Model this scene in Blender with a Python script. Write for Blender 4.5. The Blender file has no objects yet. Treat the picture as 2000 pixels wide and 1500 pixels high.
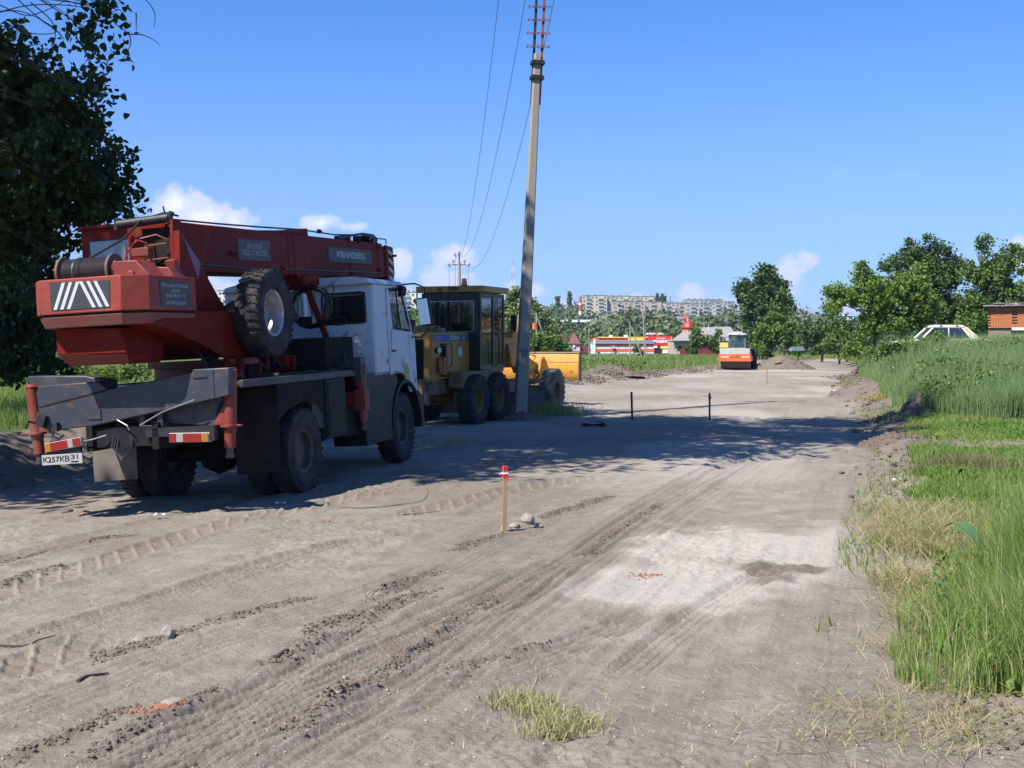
import bpy, bmesh, math, random
import numpy as np
from mathutils import Matrix, Vector
R = math.radians
rng = np.random.default_rng(7)
random.seed(7)
S = bpy.context.scene

# ------------------------------------------------------------------ camera, world, sun
CAM_Z = 1.9
cam_data = bpy.data.cameras.new("camera")
cam = bpy.data.objects.new("camera", cam_data)
S.collection.objects.link(cam)
cam.location = (0, 0, CAM_Z)
cam.rotation_euler = (R(90), 0, 0)
cam_data.sensor_width = 36
cam_data.lens = 43.2
cam_data.shift_y = -0.039
cam_data.clip_end = 8000
cam_data.clip_start = 0.1
S.camera = cam

SUN_EL, SUN_AZ = 52, 225          # azimuth the light comes from: behind left of the camera
sun_dir = Vector((-math.sin(R(45)) * math.cos(R(SUN_EL)), -math.cos(R(45)) * math.cos(R(SUN_EL)), math.sin(R(SUN_EL))))
sl = bpy.data.lights.new("sun", 'SUN')
sl.energy = 5.0
sl.angle = R(0.53)
sl.color = (1.0, 0.95, 0.88)
sun = bpy.data.objects.new("sun", sl)
S.collection.objects.link(sun)
sun.rotation_euler = sun_dir.to_track_quat('Z', 'Y').to_euler()
sun.location = (-20, -20, 40)

S.view_settings.view_transform = 'Standard'
S.view_settings.look = 'None'
S.view_settings.gamma = 1
S.view_settings.exposure = 0.86
S.view_settings.use_curve_mapping = False
S.cycles.max_bounces = 6
S.cycles.transparent_max_bounces = 12
S.cycles.volume_bounces = 0

W = bpy.data.worlds.new("World")
S.world = W
W.use_nodes = True
wt = W.node_tree
wt.nodes.clear()


class NT:
    """small helper to write node graphs as expressions"""
    def __init__(s, tree): s.t = tree
    def n(s, typ, ins=None, **kw):
        nd = s.t.nodes.new(typ)
        for k, v in kw.items(): setattr(nd, k, v)
        for k, v in (ins or {}).items(): s.put(nd.inputs[k], v)
        return nd
    def put(s, sock, v):
        if isinstance(v, bpy.types.NodeSocket): s.t.links.new(v, sock)
        elif v is not None: sock.default_value = v
    def m(s, op, a, b=None, c=None, clamp=False):
        nd = s.t.nodes.new('ShaderNodeMath'); nd.operation = op; nd.use_clamp = clamp
        for i, v in enumerate((a, b, c)):
            if v is not None: s.put(nd.inputs[i], v)
        return nd.outputs[0]
    def mix(s, f, a, b, typ='MIX'):
        nd = s.t.nodes.new('ShaderNodeMix'); nd.data_type = 'RGBA'; nd.blend_type = typ
        s.put(nd.inputs[0], f)
        for k, v in ((6, a), (7, b)):
            if isinstance(v, (tuple, list)): v = tuple(v) + (1,) * (4 - len(v))
            s.put(nd.inputs[k], v)
        return nd.outputs[2]
    def ramp(s, f, lo, hi):
        nd = s.t.nodes.new('ShaderNodeMapRange'); nd.interpolation_type = 'SMOOTHSTEP'
        s.put(nd.inputs[0], f); s.put(nd.inputs[1], lo); s.put(nd.inputs[2], hi)
        return nd.outputs[0]
    def noise(s, vec, scale, detail=4, rough=.55, dist=0, out=0):
        nd = s.n('ShaderNodeTexNoise', {'Scale': scale, 'Detail': detail, 'Roughness': rough, 'Distortion': dist})
        if vec is not None: s.put(nd.inputs['Vector'], vec)
        return nd.outputs[out]


w = NT(wt)
sky = w.n('ShaderNodeTexSky', sky_type='NISHITA')
sky.sun_disc = False
sky.sun_elevation = R(SUN_EL)
sky.sun_rotation = R(SUN_AZ)
sky.altitude = 150
sky.air_density = 1.0
sky.dust_density = 0.35
sky.ozone_density = 3.2
geo = w.n('ShaderNodeTexCoord')
sep = w.n('ShaderNodeSeparateXYZ', {0: geo.outputs['Generated']})
dx, dy, dz = sep.outputs
ya = w.m('MAXIMUM', dy, 0.02)
cu = w.m('DIVIDE', dx, ya)
cv = w.m('DIVIDE', dz, ya)
front = w.ramp(dy, 0.1, 0.3)
vec = w.n('ShaderNodeCombineXYZ', {0: cu, 1: cv, 2: 0.0}).outputs[0]
nz = w.noise(vec, 24, 6, .6)
nzb = w.noise(vec, 70, 4, .6)
# clouds: centre (right, up) and half sizes as tangents, strength
CL = [(-.272, .114, .028, .020, .95), (-.252, .102, .046, .022, .95), (-.226, .100, .026, .016, .9), (-.262, .094, .060, .020, .9),
      (-.155, .099, .022, .010, .9), (-.130, .096, .018, .006, .5), (-.046, .070, .026, .016, .95), (-.052, .052, .03, .022, .9),
      (-.090, .065, .012, .018, .7), (-.245, .045, .05, .018, .8), (-.080, .035, .05, .016, .7), (-.0, .043, .04, .012, .5), (.145, .040, .024, .012, .55),
      (.105, .037, .016, .008, .5), (.228, .056, .018, .024, .5), (.240, .069, .014, .012, .55), (.170, .035, .03, .01, .35), (.412, .075, .012, .020, .8),
      (.05, .03, .09, .008, .4), (.3, .03, .12, .010, .35), (-.40, .05, .06, .03, .8), (-.34, .03, .06, .02, .7), (.55, .08, .08, .03, .8), (-.6, .09, .12, .05, .8)]
cl = None
for (a, b, ra, rb, st) in CL:
    ex = w.m('DIVIDE', w.m('SUBTRACT', cu, a), ra)
    ey = w.m('DIVIDE', w.m('SUBTRACT', cv, b), rb)
    d2 = w.m('SQRT', w.m('ADD', w.m('MULTIPLY', ex, ex), w.m('MULTIPLY', ey, ey)))
    val = w.m('MULTIPLY', w.m('SUBTRACT', 1.0, d2, clamp=True), st)
    cl = val if cl is None else w.m('MAXIMUM', cl, val)
nn = w.m('ADD', w.m('MULTIPLY', nz, 1.35), w.m('MULTIPLY', nzb, .65))
den = w.m('ADD', w.m('MULTIPLY', cl, 1.25), w.m('SUBTRACT', w.m('MULTIPLY', nn, 1.5), 1.62))
mask = w.m('MULTIPLY', w.m('MULTIPLY', w.ramp(den, .0, .42), w.ramp(cl, 0.0, .22)), front)
skyc = w.mix(1.0, sky.outputs[0], (0.64, 1.17, 1.95), 'MULTIPLY')
# thin bright lavender layer toward the horizon
hz = w.ramp(dz, 0.30, -0.02)
skyc = w.mix(w.m('MULTIPLY', hz, .55), skyc, (4.7, 5.5, 9.8))
cc = w.mix(w.ramp(cv, .03, .11), (7.0, 7.4, 10.2), (10.6, 10.8, 11.6))
cc = w.mix(w.ramp(den, 1.0, .35), cc, (7.4, 8.2, 11.2))
wisp = w.m('MULTIPLY', w.ramp(w.noise(w.n('ShaderNodeMapping', {'Vector': vec, 'Scale': (1.0, 4.5, 1)}).outputs[0], 5, 7, .62), .50, .85), w.m('MULTIPLY', w.ramp(cv, .22, .02), front))
skyc = w.mix(w.m('MULTIPLY', wisp, .30), skyc, (8.2, 8.6, 10.4))
skyc = w.mix(w.m('MULTIPLY', mask, .88), skyc, cc)
bg = w.n('ShaderNodeBackground', {'Color': skyc, 'Strength': 0.0535})
wo = w.n('ShaderNodeOutputWorld', {'Surface': bg.outputs[0]})


# ------------------------------------------------------------------ helpers
def tag(o, label=None, cat=None, group=None, kind=None):
    if label: o['label'] = label
    if cat: o['category'] = cat
    if group: o['group'] = group
    if kind: o['kind'] = kind
    return o


def thing(name, label, cat, group=None, loc=(0, 0, 0), rot=(0, 0, 0), mat=None):
    o = bpy.data.objects.new(name, None)
    o.empty_display_size = .2
    S.collection.objects.link(o)
    if mat is not None: o.matrix_world = mat
    else:
        o.location = loc; o.rotation_euler = rot
    return tag(o, label, cat, group)


class MB:
    def __init__(s): s.V = []; s.F = []
    def add(s, v, f):
        b = len(s.V)
        s.V += [tuple(p) for p in v]
        s.F += [tuple(i + b for i in q) for q in f]
        return s
    def box(s, x0, x1, y0, y1, z0, z1):
        return s.add([(x, y, z) for x in (x0, x1) for y in (y0, y1) for z in (z0, z1)],
                     [(0, 1, 3, 2), (4, 6, 7, 5), (0, 4, 5, 1), (2, 3, 7, 6), (0, 2, 6, 4), (1, 5, 7, 3)])
    def obox(s, c, h, rot=(0, 0, 0)):
        M = Matrix.Translation(c) @ (Matrix.Rotation(R(rot[2]), 4, 'Z') @ Matrix.Rotation(R(rot[1]), 4, 'Y') @ Matrix.Rotation(R(rot[0]), 4, 'X'))
        v = [M @ Vector((x * h[0], y * h[1], z * h[2])) for x in (-1, 1) for y in (-1, 1) for z in (-1, 1)]
        return s.add(v, [(0, 1, 3, 2), (4, 6, 7, 5), (0, 4, 5, 1), (2, 3, 7, 6), (0, 2, 6, 4), (1, 5, 7, 3)])
    def prism(s, ax, poly, a, b):
        n = len(poly)
        def P(p, t):
            return (t, p[0], p[1]) if ax == 'x' else (p[0], t, p[1]) if ax == 'y' else (p[0], p[1], t)
        v = [P(p, a) for p in poly] + [P(p, b) for p in poly]
        f = [tuple(range(n)), tuple(range(2 * n - 1, n - 1, -1))] + [(i, (i + 1) % n, n + (i + 1) % n, n + i) for i in range(n)]
        return s.add(v, f)
    def cyl(s, p0, p1, r0, r1=None, n=16, cap=True):
        r1 = r0 if r1 is None else r1
        p0 = Vector(p0); p1 = Vector(p1); d = (p1 - p0).normalized()
        u = d.orthogonal().normalized(); q = d.cross(u)
        v = []
        for p, r in ((p0, r0), (p1, r1)):
            v += [p + (u * math.cos(t) + q * math.sin(t)) * r for t in (2 * math.pi * k / n for k in range(n))]
        f = [(k, (k + 1) % n, n + (k + 1) % n, n + k) for k in range(n)]
        if cap: f += [tuple(range(n - 1, -1, -1)), tuple(range(n, 2 * n))]
        return s.add(v, f)
    def tube(s, pts, r, n=6, r1=None):
        pts = [Vector(p) for p in pts]
        v = []; N = len(pts); u = None
        for i, p in enumerate(pts):
            d = (pts[min(i + 1, N - 1)] - pts[max(i - 1, 0)]).normalized()
            if u is None: u = d.orthogonal().normalized()
            u = (u - d * u.dot(d)).normalized(); q = d.cross(u)
            rr = r if r1 is None else r + (r1 - r) * i / (N - 1)
            v += [p + (u * math.cos(t) + q * math.sin(t)) * rr for t in (2 * math.pi * k / n for k in range(n))]
        f = [(i * n + k, i * n + (k + 1) % n, (i + 1) * n + (k + 1) % n, (i + 1) * n + k) for i in range(N - 1) for k in range(n)]
        f += [tuple(range(n - 1, -1, -1)), tuple(range((N - 1) * n, N * n))]
        return s.add(v, f)
    def lathe(s, prof, c=(0, 0, 0), ax='x', n=48, closed=False):
        v = []
        for k in range(n):
            t = 2 * math.pi * k / n; ct, st = math.cos(t), math.sin(t)
            for a, r in prof:
                p = (a, r * ct, r * st) if ax == 'x' else (r * ct, a, r * st) if ax == 'y' else (r * ct, r * st, a)
                v.append((p[0] + c[0], p[1] + c[1], p[2] + c[2]))
        m = len(prof); f = []
        for k in range(n):
            k2 = (k + 1) % n
            for i in range(m if closed else m - 1):
                j = (i + 1) % m
                f.append((k * m + i, k * m + j, k2 * m + j, k2 * m + i))
        return s.add(v, f)
    def build(s, name, mat, parent=None, bevel=0, smooth=35, loc=None, normals=True):
        me = bpy.data.meshes.new(name)
        me.from_pydata(s.V, [], s.F)
        if normals:
            bm = bmesh.new(); bm.from_mesh(me)
            bmesh.ops.recalc_face_normals(bm, faces=bm.faces)
            bm.to_mesh(me); bm.free()
        if smooth:
            me.shade_smooth(); me.set_sharp_from_angle(angle=R(smooth))
        for q in (mat if isinstance(mat, (list, tuple)) else [mat]): me.materials.append(q)
        o = bpy.data.objects.new(name, me)
        S.collection.objects.link(o)
        if parent: o.parent = parent
        if loc: o.location = loc
        if bevel:
            b = o.modifiers.new('bevel', 'BEVEL'); b.width = bevel; b.segments = 2; b.limit_method = 'ANGLE'; b.angle_limit = R(40)
        return o


def copy_tree(o, parent=None, loc=None):
    c = o.copy(); S.collection.objects.link(c)
    if parent: c.parent = parent
    if loc is not None: c.location = loc
    for ch in list(o.children): copy_tree(ch, c)
    return c


def raw_mesh(name, V, F, mat, parent=None, attrs=None, fs=4, smooth=False):
    """V (n,3) array, F (m,fs) array -> object, fast"""
    me = bpy.data.meshes.new(name)
    V = np.ascontiguousarray(V, dtype=np.float32); F = np.ascontiguousarray(F, dtype=np.int32)
    me.vertices.add(len(V)); me.vertices.foreach_set('co', V.ravel())
    me.loops.add(F.size); me.loops.foreach_set('vertex_index', F.ravel())
    me.polygons.add(len(F)); me.polygons.foreach_set('loop_start', np.arange(0, F.size, F.shape[1], dtype=np.int32))
    me.update(calc_edges=True)
    for k, a in (attrs or {}).items():
        at = me.attributes.new(k, 'FLOAT', 'POINT'); at.data.foreach_set('value', np.ascontiguousarray(a, dtype=np.float32))
    if smooth: me.shade_smooth()
    me.materials.append(mat)
    o = bpy.data.objects.new(name, me); S.collection.objects.link(o)
    if parent: o.parent = parent
    return o


def mat(name, col, rough=.6, metal=0, var=.18, scale=3.0, dust=0, dustcol=(.30, .27, .23), rust=0, bump=.0, bscale=30, spec=.5, coat=0):
    m = bpy.data.materials.new(name); m.use_nodes = True
    t = NT(m.node_tree); bs = m.node_tree.nodes['Principled BSDF']
    tc = t.n('ShaderNodeTexCoord').outputs['Object']
    c = t.mix(t.noise(tc, scale, 5, .6), tuple(x * (1 - var) for x in col), tuple(min(1, x * (1 + var)) for x in col))
    if rust:
        k = t.ramp(t.noise(tc, scale * 2.3, 8, .7), .60 - rust * .2, .68 - rust * .1)
        c = t.mix(t.m('MULTIPLY', k, .8), c, (.11, .045, .02))
    if dust:
        k = t.ramp(t.noise(tc, scale * .8, 6, .65), .62 - dust * .5, .85 - dust * .2)
        c = t.mix(t.m('MULTIPLY', k, min(1, .35 + dust * .5)), c, dustcol)
    if rust:
        mp = t.n('ShaderNodeMapping', {'Vector': tc, 'Scale': (9, 9, .7)}).outputs[0]
        k = t.ramp(t.noise(mp, 1.0, 6, .7), .52, .74)
        c = t.mix(t.m('MULTIPLY', k, .45), c, (.05, .038, .032))
        k = t.ramp(t.noise(tc, 26, 4, .7), .64, .70)
        c = t.mix(t.m('MULTIPLY', k, .5), c, tuple(min(1, x * 1.8 + .03) for x in col))
    t.put(bs.inputs['Base Color'], c)
    r = t.m('ADD', t.m('MULTIPLY', t.noise(tc, scale * 3, 4), .25), rough - .12, clamp=True)
    t.put(bs.inputs['Roughness'], r)
    bs.inputs['Metallic'].default_value = metal
    bs.inputs['Specular IOR Level'].default_value = spec
    bs.inputs['Coat Weight'].default_value = coat
    if bump:
        b = t.n('ShaderNodeBump', {'Strength': bump, 'Distance': .02, 'Height': t.noise(tc, bscale, 6, .6)})
        t.put(bs.inputs['Normal'], b.outputs[0])
    return m


def foliage(name, lo, hi, straw=None, trans=.25, rough=.55):
    """leaf or blade material driven by the per-vertex attribute 'var' (colour of the plant itself)"""
    m = bpy.data.materials.new(name); m.use_nodes = True
    t = NT(m.node_tree); bs = m.node_tree.nodes['Principled BSDF']; out = m.node_tree.nodes['Material Output']
    at = t.n('ShaderNodeAttribute', attribute_name='var').outputs['Fac']
    if straw:
        c = t.mix(t.ramp(at, 0, .62), lo, hi); c = t.mix(t.ramp(at, .68, 1.0), c, straw)
    else: c = t.mix(at, lo, hi)
    t.put(bs.inputs['Base Color'], c)
    bs.inputs['Roughness'].default_value = rough
    bs.inputs['Specular IOR Level'].default_value = .3
    tr = t.n('ShaderNodeBsdfTranslucent', {'Color': t.mix(1.0, c, (1.0, 1.15, .6), 'MULTIPLY')})
    mx = t.n('ShaderNodeMixShader', {0: trans, 1: bs.outputs[0], 2: tr.outputs[0]})
    t.put(out.inputs['Surface'], mx.outputs[0])
    return m


def glass(name, col=(.03, .045, .05), alpha=.35, rough=.04):
    m = bpy.data.materials.new(name); m.use_nodes = True
    t = NT(m.node_tree); bs = m.node_tree.nodes['Principled BSDF']
    bs.inputs['Base Color'].default_value = (*col, 1); bs.inputs['Roughness'].default_value = rough
    bs.inputs['Specular IOR Level'].default_value = .8
    bs.inputs['Alpha'].default_value = 1 - alpha
    return m


def text(parent, s, M, mt, width=None, height=None, bold=.0, ext=.003, name='lettering'):
    cu_ = bpy.data.curves.new(name, 'FONT'); cu_.body = s; cu_.size = 1; cu_.extrude = 0; cu_.offset = bold
    cu_.align_x = 'CENTER'; cu_.align_y = 'CENTER'; cu_.resolution_u = 3; cu_.space_line = .95
    cu_.materials.append(mt)
    o = bpy.data.objects.new(name, cu_); S.collection.objects.link(o)
    bpy.context.view_layer.update()
    d = o.dimensions
    sx = width / max(d.x, 1e-4) if width else 1; sy = height / max(d.y, 1e-4) if height else sx
    if not width: sx = sy
    cu_.extrude = ext / min(sx, sy) * .5
    bpy.context.view_layer.update()
    me = bpy.data.meshes.new_from_object(o.evaluated_get(bpy.context.evaluated_depsgraph_get()))
    bpy.data.objects.remove(o); me.name = name
    o = bpy.data.objects.new(name, me); S.collection.objects.link(o)
    o.parent = parent
    o.matrix_local = M @ Matrix.Diagonal((sx, sy, min(sx, sy), 1))
    return o


def face_m(c, right, up):
    r = Vector(right).normalized(); u = Vector(up); u = (u - r * u.dot(r)).normalized(); n = r.cross(u)
    return Matrix(((r.x, u.x, n.x, c[0]), (r.y, u.y, n.y, c[1]), (r.z, u.z, n.z, c[2]), (0, 0, 0, 1)))


def frame(ox, oy, oz, head, pitch=0, roll=0):
    """vehicle frame: local x right, y forward, z up"""
    a = R(head); p = R(pitch); r = R(roll)
    f = Vector((math.sin(a) * math.cos(p), math.cos(a) * math.cos(p), math.sin(p)))
    l = Vector((-math.cos(a), math.sin(a), 0)); z = f.cross(l)
    l2 = l * math.cos(r) - z * math.sin(r); z2 = z * math.cos(r) + l * math.sin(r)
    x = -l2
    return Matrix(((x.x, f.x, z2.x, ox), (x.y, f.y, z2.y, oy), (x.z, f.z, z2.z, oz), (0, 0, 0, 1)))


def ss(a, b, x):
    t = np.clip((x - a) / (b - a), 0, 1)
    return t * t * (3 - 2 * t)


def hash2(i, j, s):
    n = (i * 374761393 + j * 668265263 + s * 362437) & 0xffffffff
    n = ((n ^ (n >> 13)) * 1274126177) & 0xffffffff
    return ((n ^ (n >> 16)) & 0xffff) / 65535.


def vnoise(x, y, s=0):
    xi = np.floor(x).astype(np.int64); yi = np.floor(y).astype(np.int64)
    fx = x - xi; fy = y - yi; fx = fx * fx * (3 - 2 * fx); fy = fy * fy * (3 - 2 * fy)
    a = hash2(xi, yi, s); b = hash2(xi + 1, yi, s); c = hash2(xi, yi + 1, s); d = hash2(xi + 1, yi + 1, s)
    return (a * (1 - fx) + b * fx) * (1 - fy) + (c * (1 - fx) + d * fx) * fy


def fbm(x, y, o=4, s=0):
    r = 0; a = .5
    for k in range(o):
        r = r + a * (vnoise(x * 2 ** k, y * 2 ** k, s + k * 17) - .5); a *= .5
    return r


def gp(x, y):
    """a spot on the level ground read off the photograph (2000 px wide) in metres"""
    return ((x - 1000) / (y - 672) * CAM_Z, 2400 * CAM_Z / (y - 672))


def at(x, y, Y):
    return ((x - 1000) / 2400 * Y, Y, CAM_Z + (672 - y) / 2400 * Y)


# ------------------------------------------------------------------ terrain
EDGE_R = np.array([(-30, 1.0), (0, 1.2), (5.5, 1.75), (7.9, 2.25), (13.9, 4.1), (20, 6.1), (30, 9.1), (45, 12.7), (67, 18.2), (95, 26.5), (138, 37), (170, 46), (230, 60)])
EDGE_L = np.array([(-30, -12), (9, -10), (18, -7.3), (26, -5.2), (38, -2.4), (58, 2.7), (69, 6.8), (91, 15), (138, 28), (175, 40), (230, 55)])
def er(Y): return np.interp(Y, EDGE_R[:, 0], EDGE_R[:, 1])
def el(Y): return np.interp(Y, EDGE_L[:, 0], EDGE_L[:, 1])


def base_z(X, Y):
    X = np.asarray(X, float); Y = np.asarray(Y, float)
    z = -0.055 * np.clip(-2.6 - X, 0, 3.2) * ss(6, 13, Y) * (1 - ss(26, 40, Y))
    z = z - .17 * np.exp(-((Y - 33) / 7.) ** 2) * ss(-6, 0, X + 4)
    dr = X - er(Y); dl = el(Y) - X
    wob = fbm(X * .4, Y * .4, 3, 5) * 1.5
    bank = .06 + .10 * ss(10, 25, Y) + 1.0 * ss(26, 46, Y) * (1 - ss(75, 130, Y))
    wid = .8 + 1.6 * ss(20, 45, Y)
    z = z + bank * ss(0, 1, (dr + wob * .5) / wid) * (Y < 300)
    z = z + .35 * ss(3, 12, dr) * ss(20, 40, Y) * (1 - ss(75, 130, Y))
    # soil heaped along the right edge
    z = z + (.10 + .22 * vnoise(X * .8, Y * .8, 9)) * np.exp(-((dr - .3) / .35) ** 2) * ss(14, 24, Y) * (1 - ss(110, 130, Y)) * vnoise(X * .23, Y * .23, 3)
    # left verge by the truck
    z = z + .62 * ss(0, 1.8, dl + wob * .4) * (1 - ss(30, 50, Y))
    # soil windrow along the field
    ww = ss(48, 58, Y) * (1 - ss(96, 108, Y))
    hump = .20 + .22 * np.exp(-((Y - 66) / 4.) ** 2)
    z = z + hump * np.exp(-((dl - .6) / .9) ** 2) * ww * (.55 + .9 * vnoise(X * 1.1, Y * 1.1, 21))
    # valley and the hill beyond
    z = z - 3.0 * ss(205, 250, Y) * (1 - ss(250, 380, Y))
    z = z + 24 * ss(280, 1050, Y)
    z = z + 3 * fbm(X * .006, Y * .006, 3, 33) * ss(300, 600, Y)
    return z


def ground_z(x, y):
    return float(base_z(np.array([x]), np.array([y]))[0])


def gpt(p): return gp(*p)


TRACKS = [  # kind, width, [photo points on the ground]
    ('lug', .46, [(-200, 1230), (0, 1150), (200, 1090), (420, 1025), (560, 998), (700, 972), (800, 955)]),
    ('lug', .46, [(760, 1012), (930, 975), (1040, 950), (1170, 930)]),
    ('lug', .46, [(-120, 1360), (60, 1295), (150, 1262), (260, 1232)]),
    ('zig', .62, [(150, 1560), (450, 1415), (640, 1318), (800, 1240), (950, 1172), (1080, 1112)]),
    ('zig', .30, [(560, 1370), (720, 1285), (880, 1205), (1010, 1140), (1120, 1080)]),
    ('rib', .42, [(470, 1560), (760, 1395), (1010, 1218), (1200, 1082), (1380, 965), (1500, 885)], .8),
    ('rib', .40, [(-60, 1440), (200, 1335), (420, 1255), (640, 1190), (900, 1092)], .7),
    ('rib', .36, [(200, 1600), (520, 1330), (760, 1180), (1000, 1050), (1200, 975)], .6),
    ('rib', .45, [(820, 1560), (1000, 1400), (1160, 1250), (1300, 1110), (1400, 1010)], .45),
    ('zig', .3, [(-60, 1290), (300, 1170), (600, 1080), (850, 1030)]),
    ('rib', .34, [(380, 1570), (600, 1435), (720, 1370), (850, 1290), (980, 1195), (1100, 1110), (1230, 1020), (1340, 955), (1440, 900), (1520, 860)]),
    ('rib', .30, [(650, 1450), (790, 1378), (900, 1345), (1050, 1293), (1200, 1225), (1330, 1175)]),
    ('rib', .5, [(1130, 1085), (1250, 1005), (1350, 945), (1450, 890), (1560, 840)]),
    ('rib', .4, [(-80, 1015), (80, 996), (250, 966)]),
    ('rib', .4, [(-100, 1110), (100, 1048), (300, 1005), (560, 955), (700, 930)]),
    ('rib', .3, [(1595, 1540), (1640, 1250), (1665, 1050), (1690, 930), (1700, 850)], .3),
    ('rib', .28, [(1440, 1540), (1545, 1250), (1600, 1050), (1630, 930)], .25),
    ('zig', .3, [(1200, 1340), (1330, 1230), (1450, 1150), (1560, 1090)]),
    ('rib', .3, [(1300, 1560), (1420, 1200), (1470, 1020)], .2),
]
RIDGES = [(.09, [(-60, 1520), (50, 1475), (180, 1415), (250, 1378)]), (.11, [(530, 1300), (600, 1268), (690, 1232)]),
          (.09, [(560, 1420), (700, 1350), (800, 1285), (900, 1200), (970, 1158)]), (.10, [(715, 1168), (780, 1140), (855, 1112)]),
          (.07, [(190, 1292), (330, 1245), (500, 1195), (600, 1165)]), (.07, [(880, 1078), (930, 1058), (990, 1040)]),
          (.08, [(1060, 1012), (1130, 992), (1195, 972)]), (.07, [(180, 1480), (300, 1410), (420, 1350)]),
          (.09, [(690, 1345), (620, 1400), (560, 1440)]), (.06, [(600, 1240), (700, 1200), (830, 1170)]),
          (.05, [(0, 1075), (150, 1045), (260, 1030)]), (.05, [(0, 1130), (60, 1110), (130, 1095)]), (.06, [(700, 1225), (760, 1180), (850, 1150)]),
          (.05, [(1130, 1085), (1210, 1030), (1290, 980)]), (.05, [(860, 1320), (960, 1290), (1060, 1262)])]


def poly_dist(X, Y, pts):
    """signed distance and arc length to a polyline on the ground"""
    best = np.full(X.shape, 1e9); sd = np.zeros(X.shape); arc = np.zeros(X.shape); L = 0
    for (x0, y0), (x1, y1) in zip(pts[:-1], pts[1:]):
        dx_, dy_ = x1 - x0, y1 - y0; l = math.hypot(dx_, dy_)
        t = np.clip(((X - x0) * dx_ + (Y - y0) * dy_) / l / l, 0, 1)
        ex, ey = X - x0 - t * dx_, Y - y0 - t * dy_
        d = np.hypot(ex, ey); k = d < best
        best = np.where(k, d, best); s_ = np.sign(ex * dy_ - ey * dx_)
        sd = np.where(k, d * s_, sd); arc = np.where(k, L + t * l, arc); L += l
    return sd, arc, L


def smooth_line(pts, n=6):
    P = np.array(pts, float); out = []
    for i in range(len(P) - 1):
        p0 = P[max(i - 1, 0)]; p1 = P[i]; p2 = P[i + 1]; p3 = P[min(i + 2, len(P) - 1)]
        for t in np.linspace(0, 1, n, endpoint=False):
            out.append(.5 * (2 * p1 + (p2 - p0) * t + (2 * p0 - 5 * p1 + 4 * p2 - p3) * t * t + (3 * p1 - p0 - 3 * p2 + p3) * t ** 3))
    out.append(P[-1]); return [tuple(q) for q in out]


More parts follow.
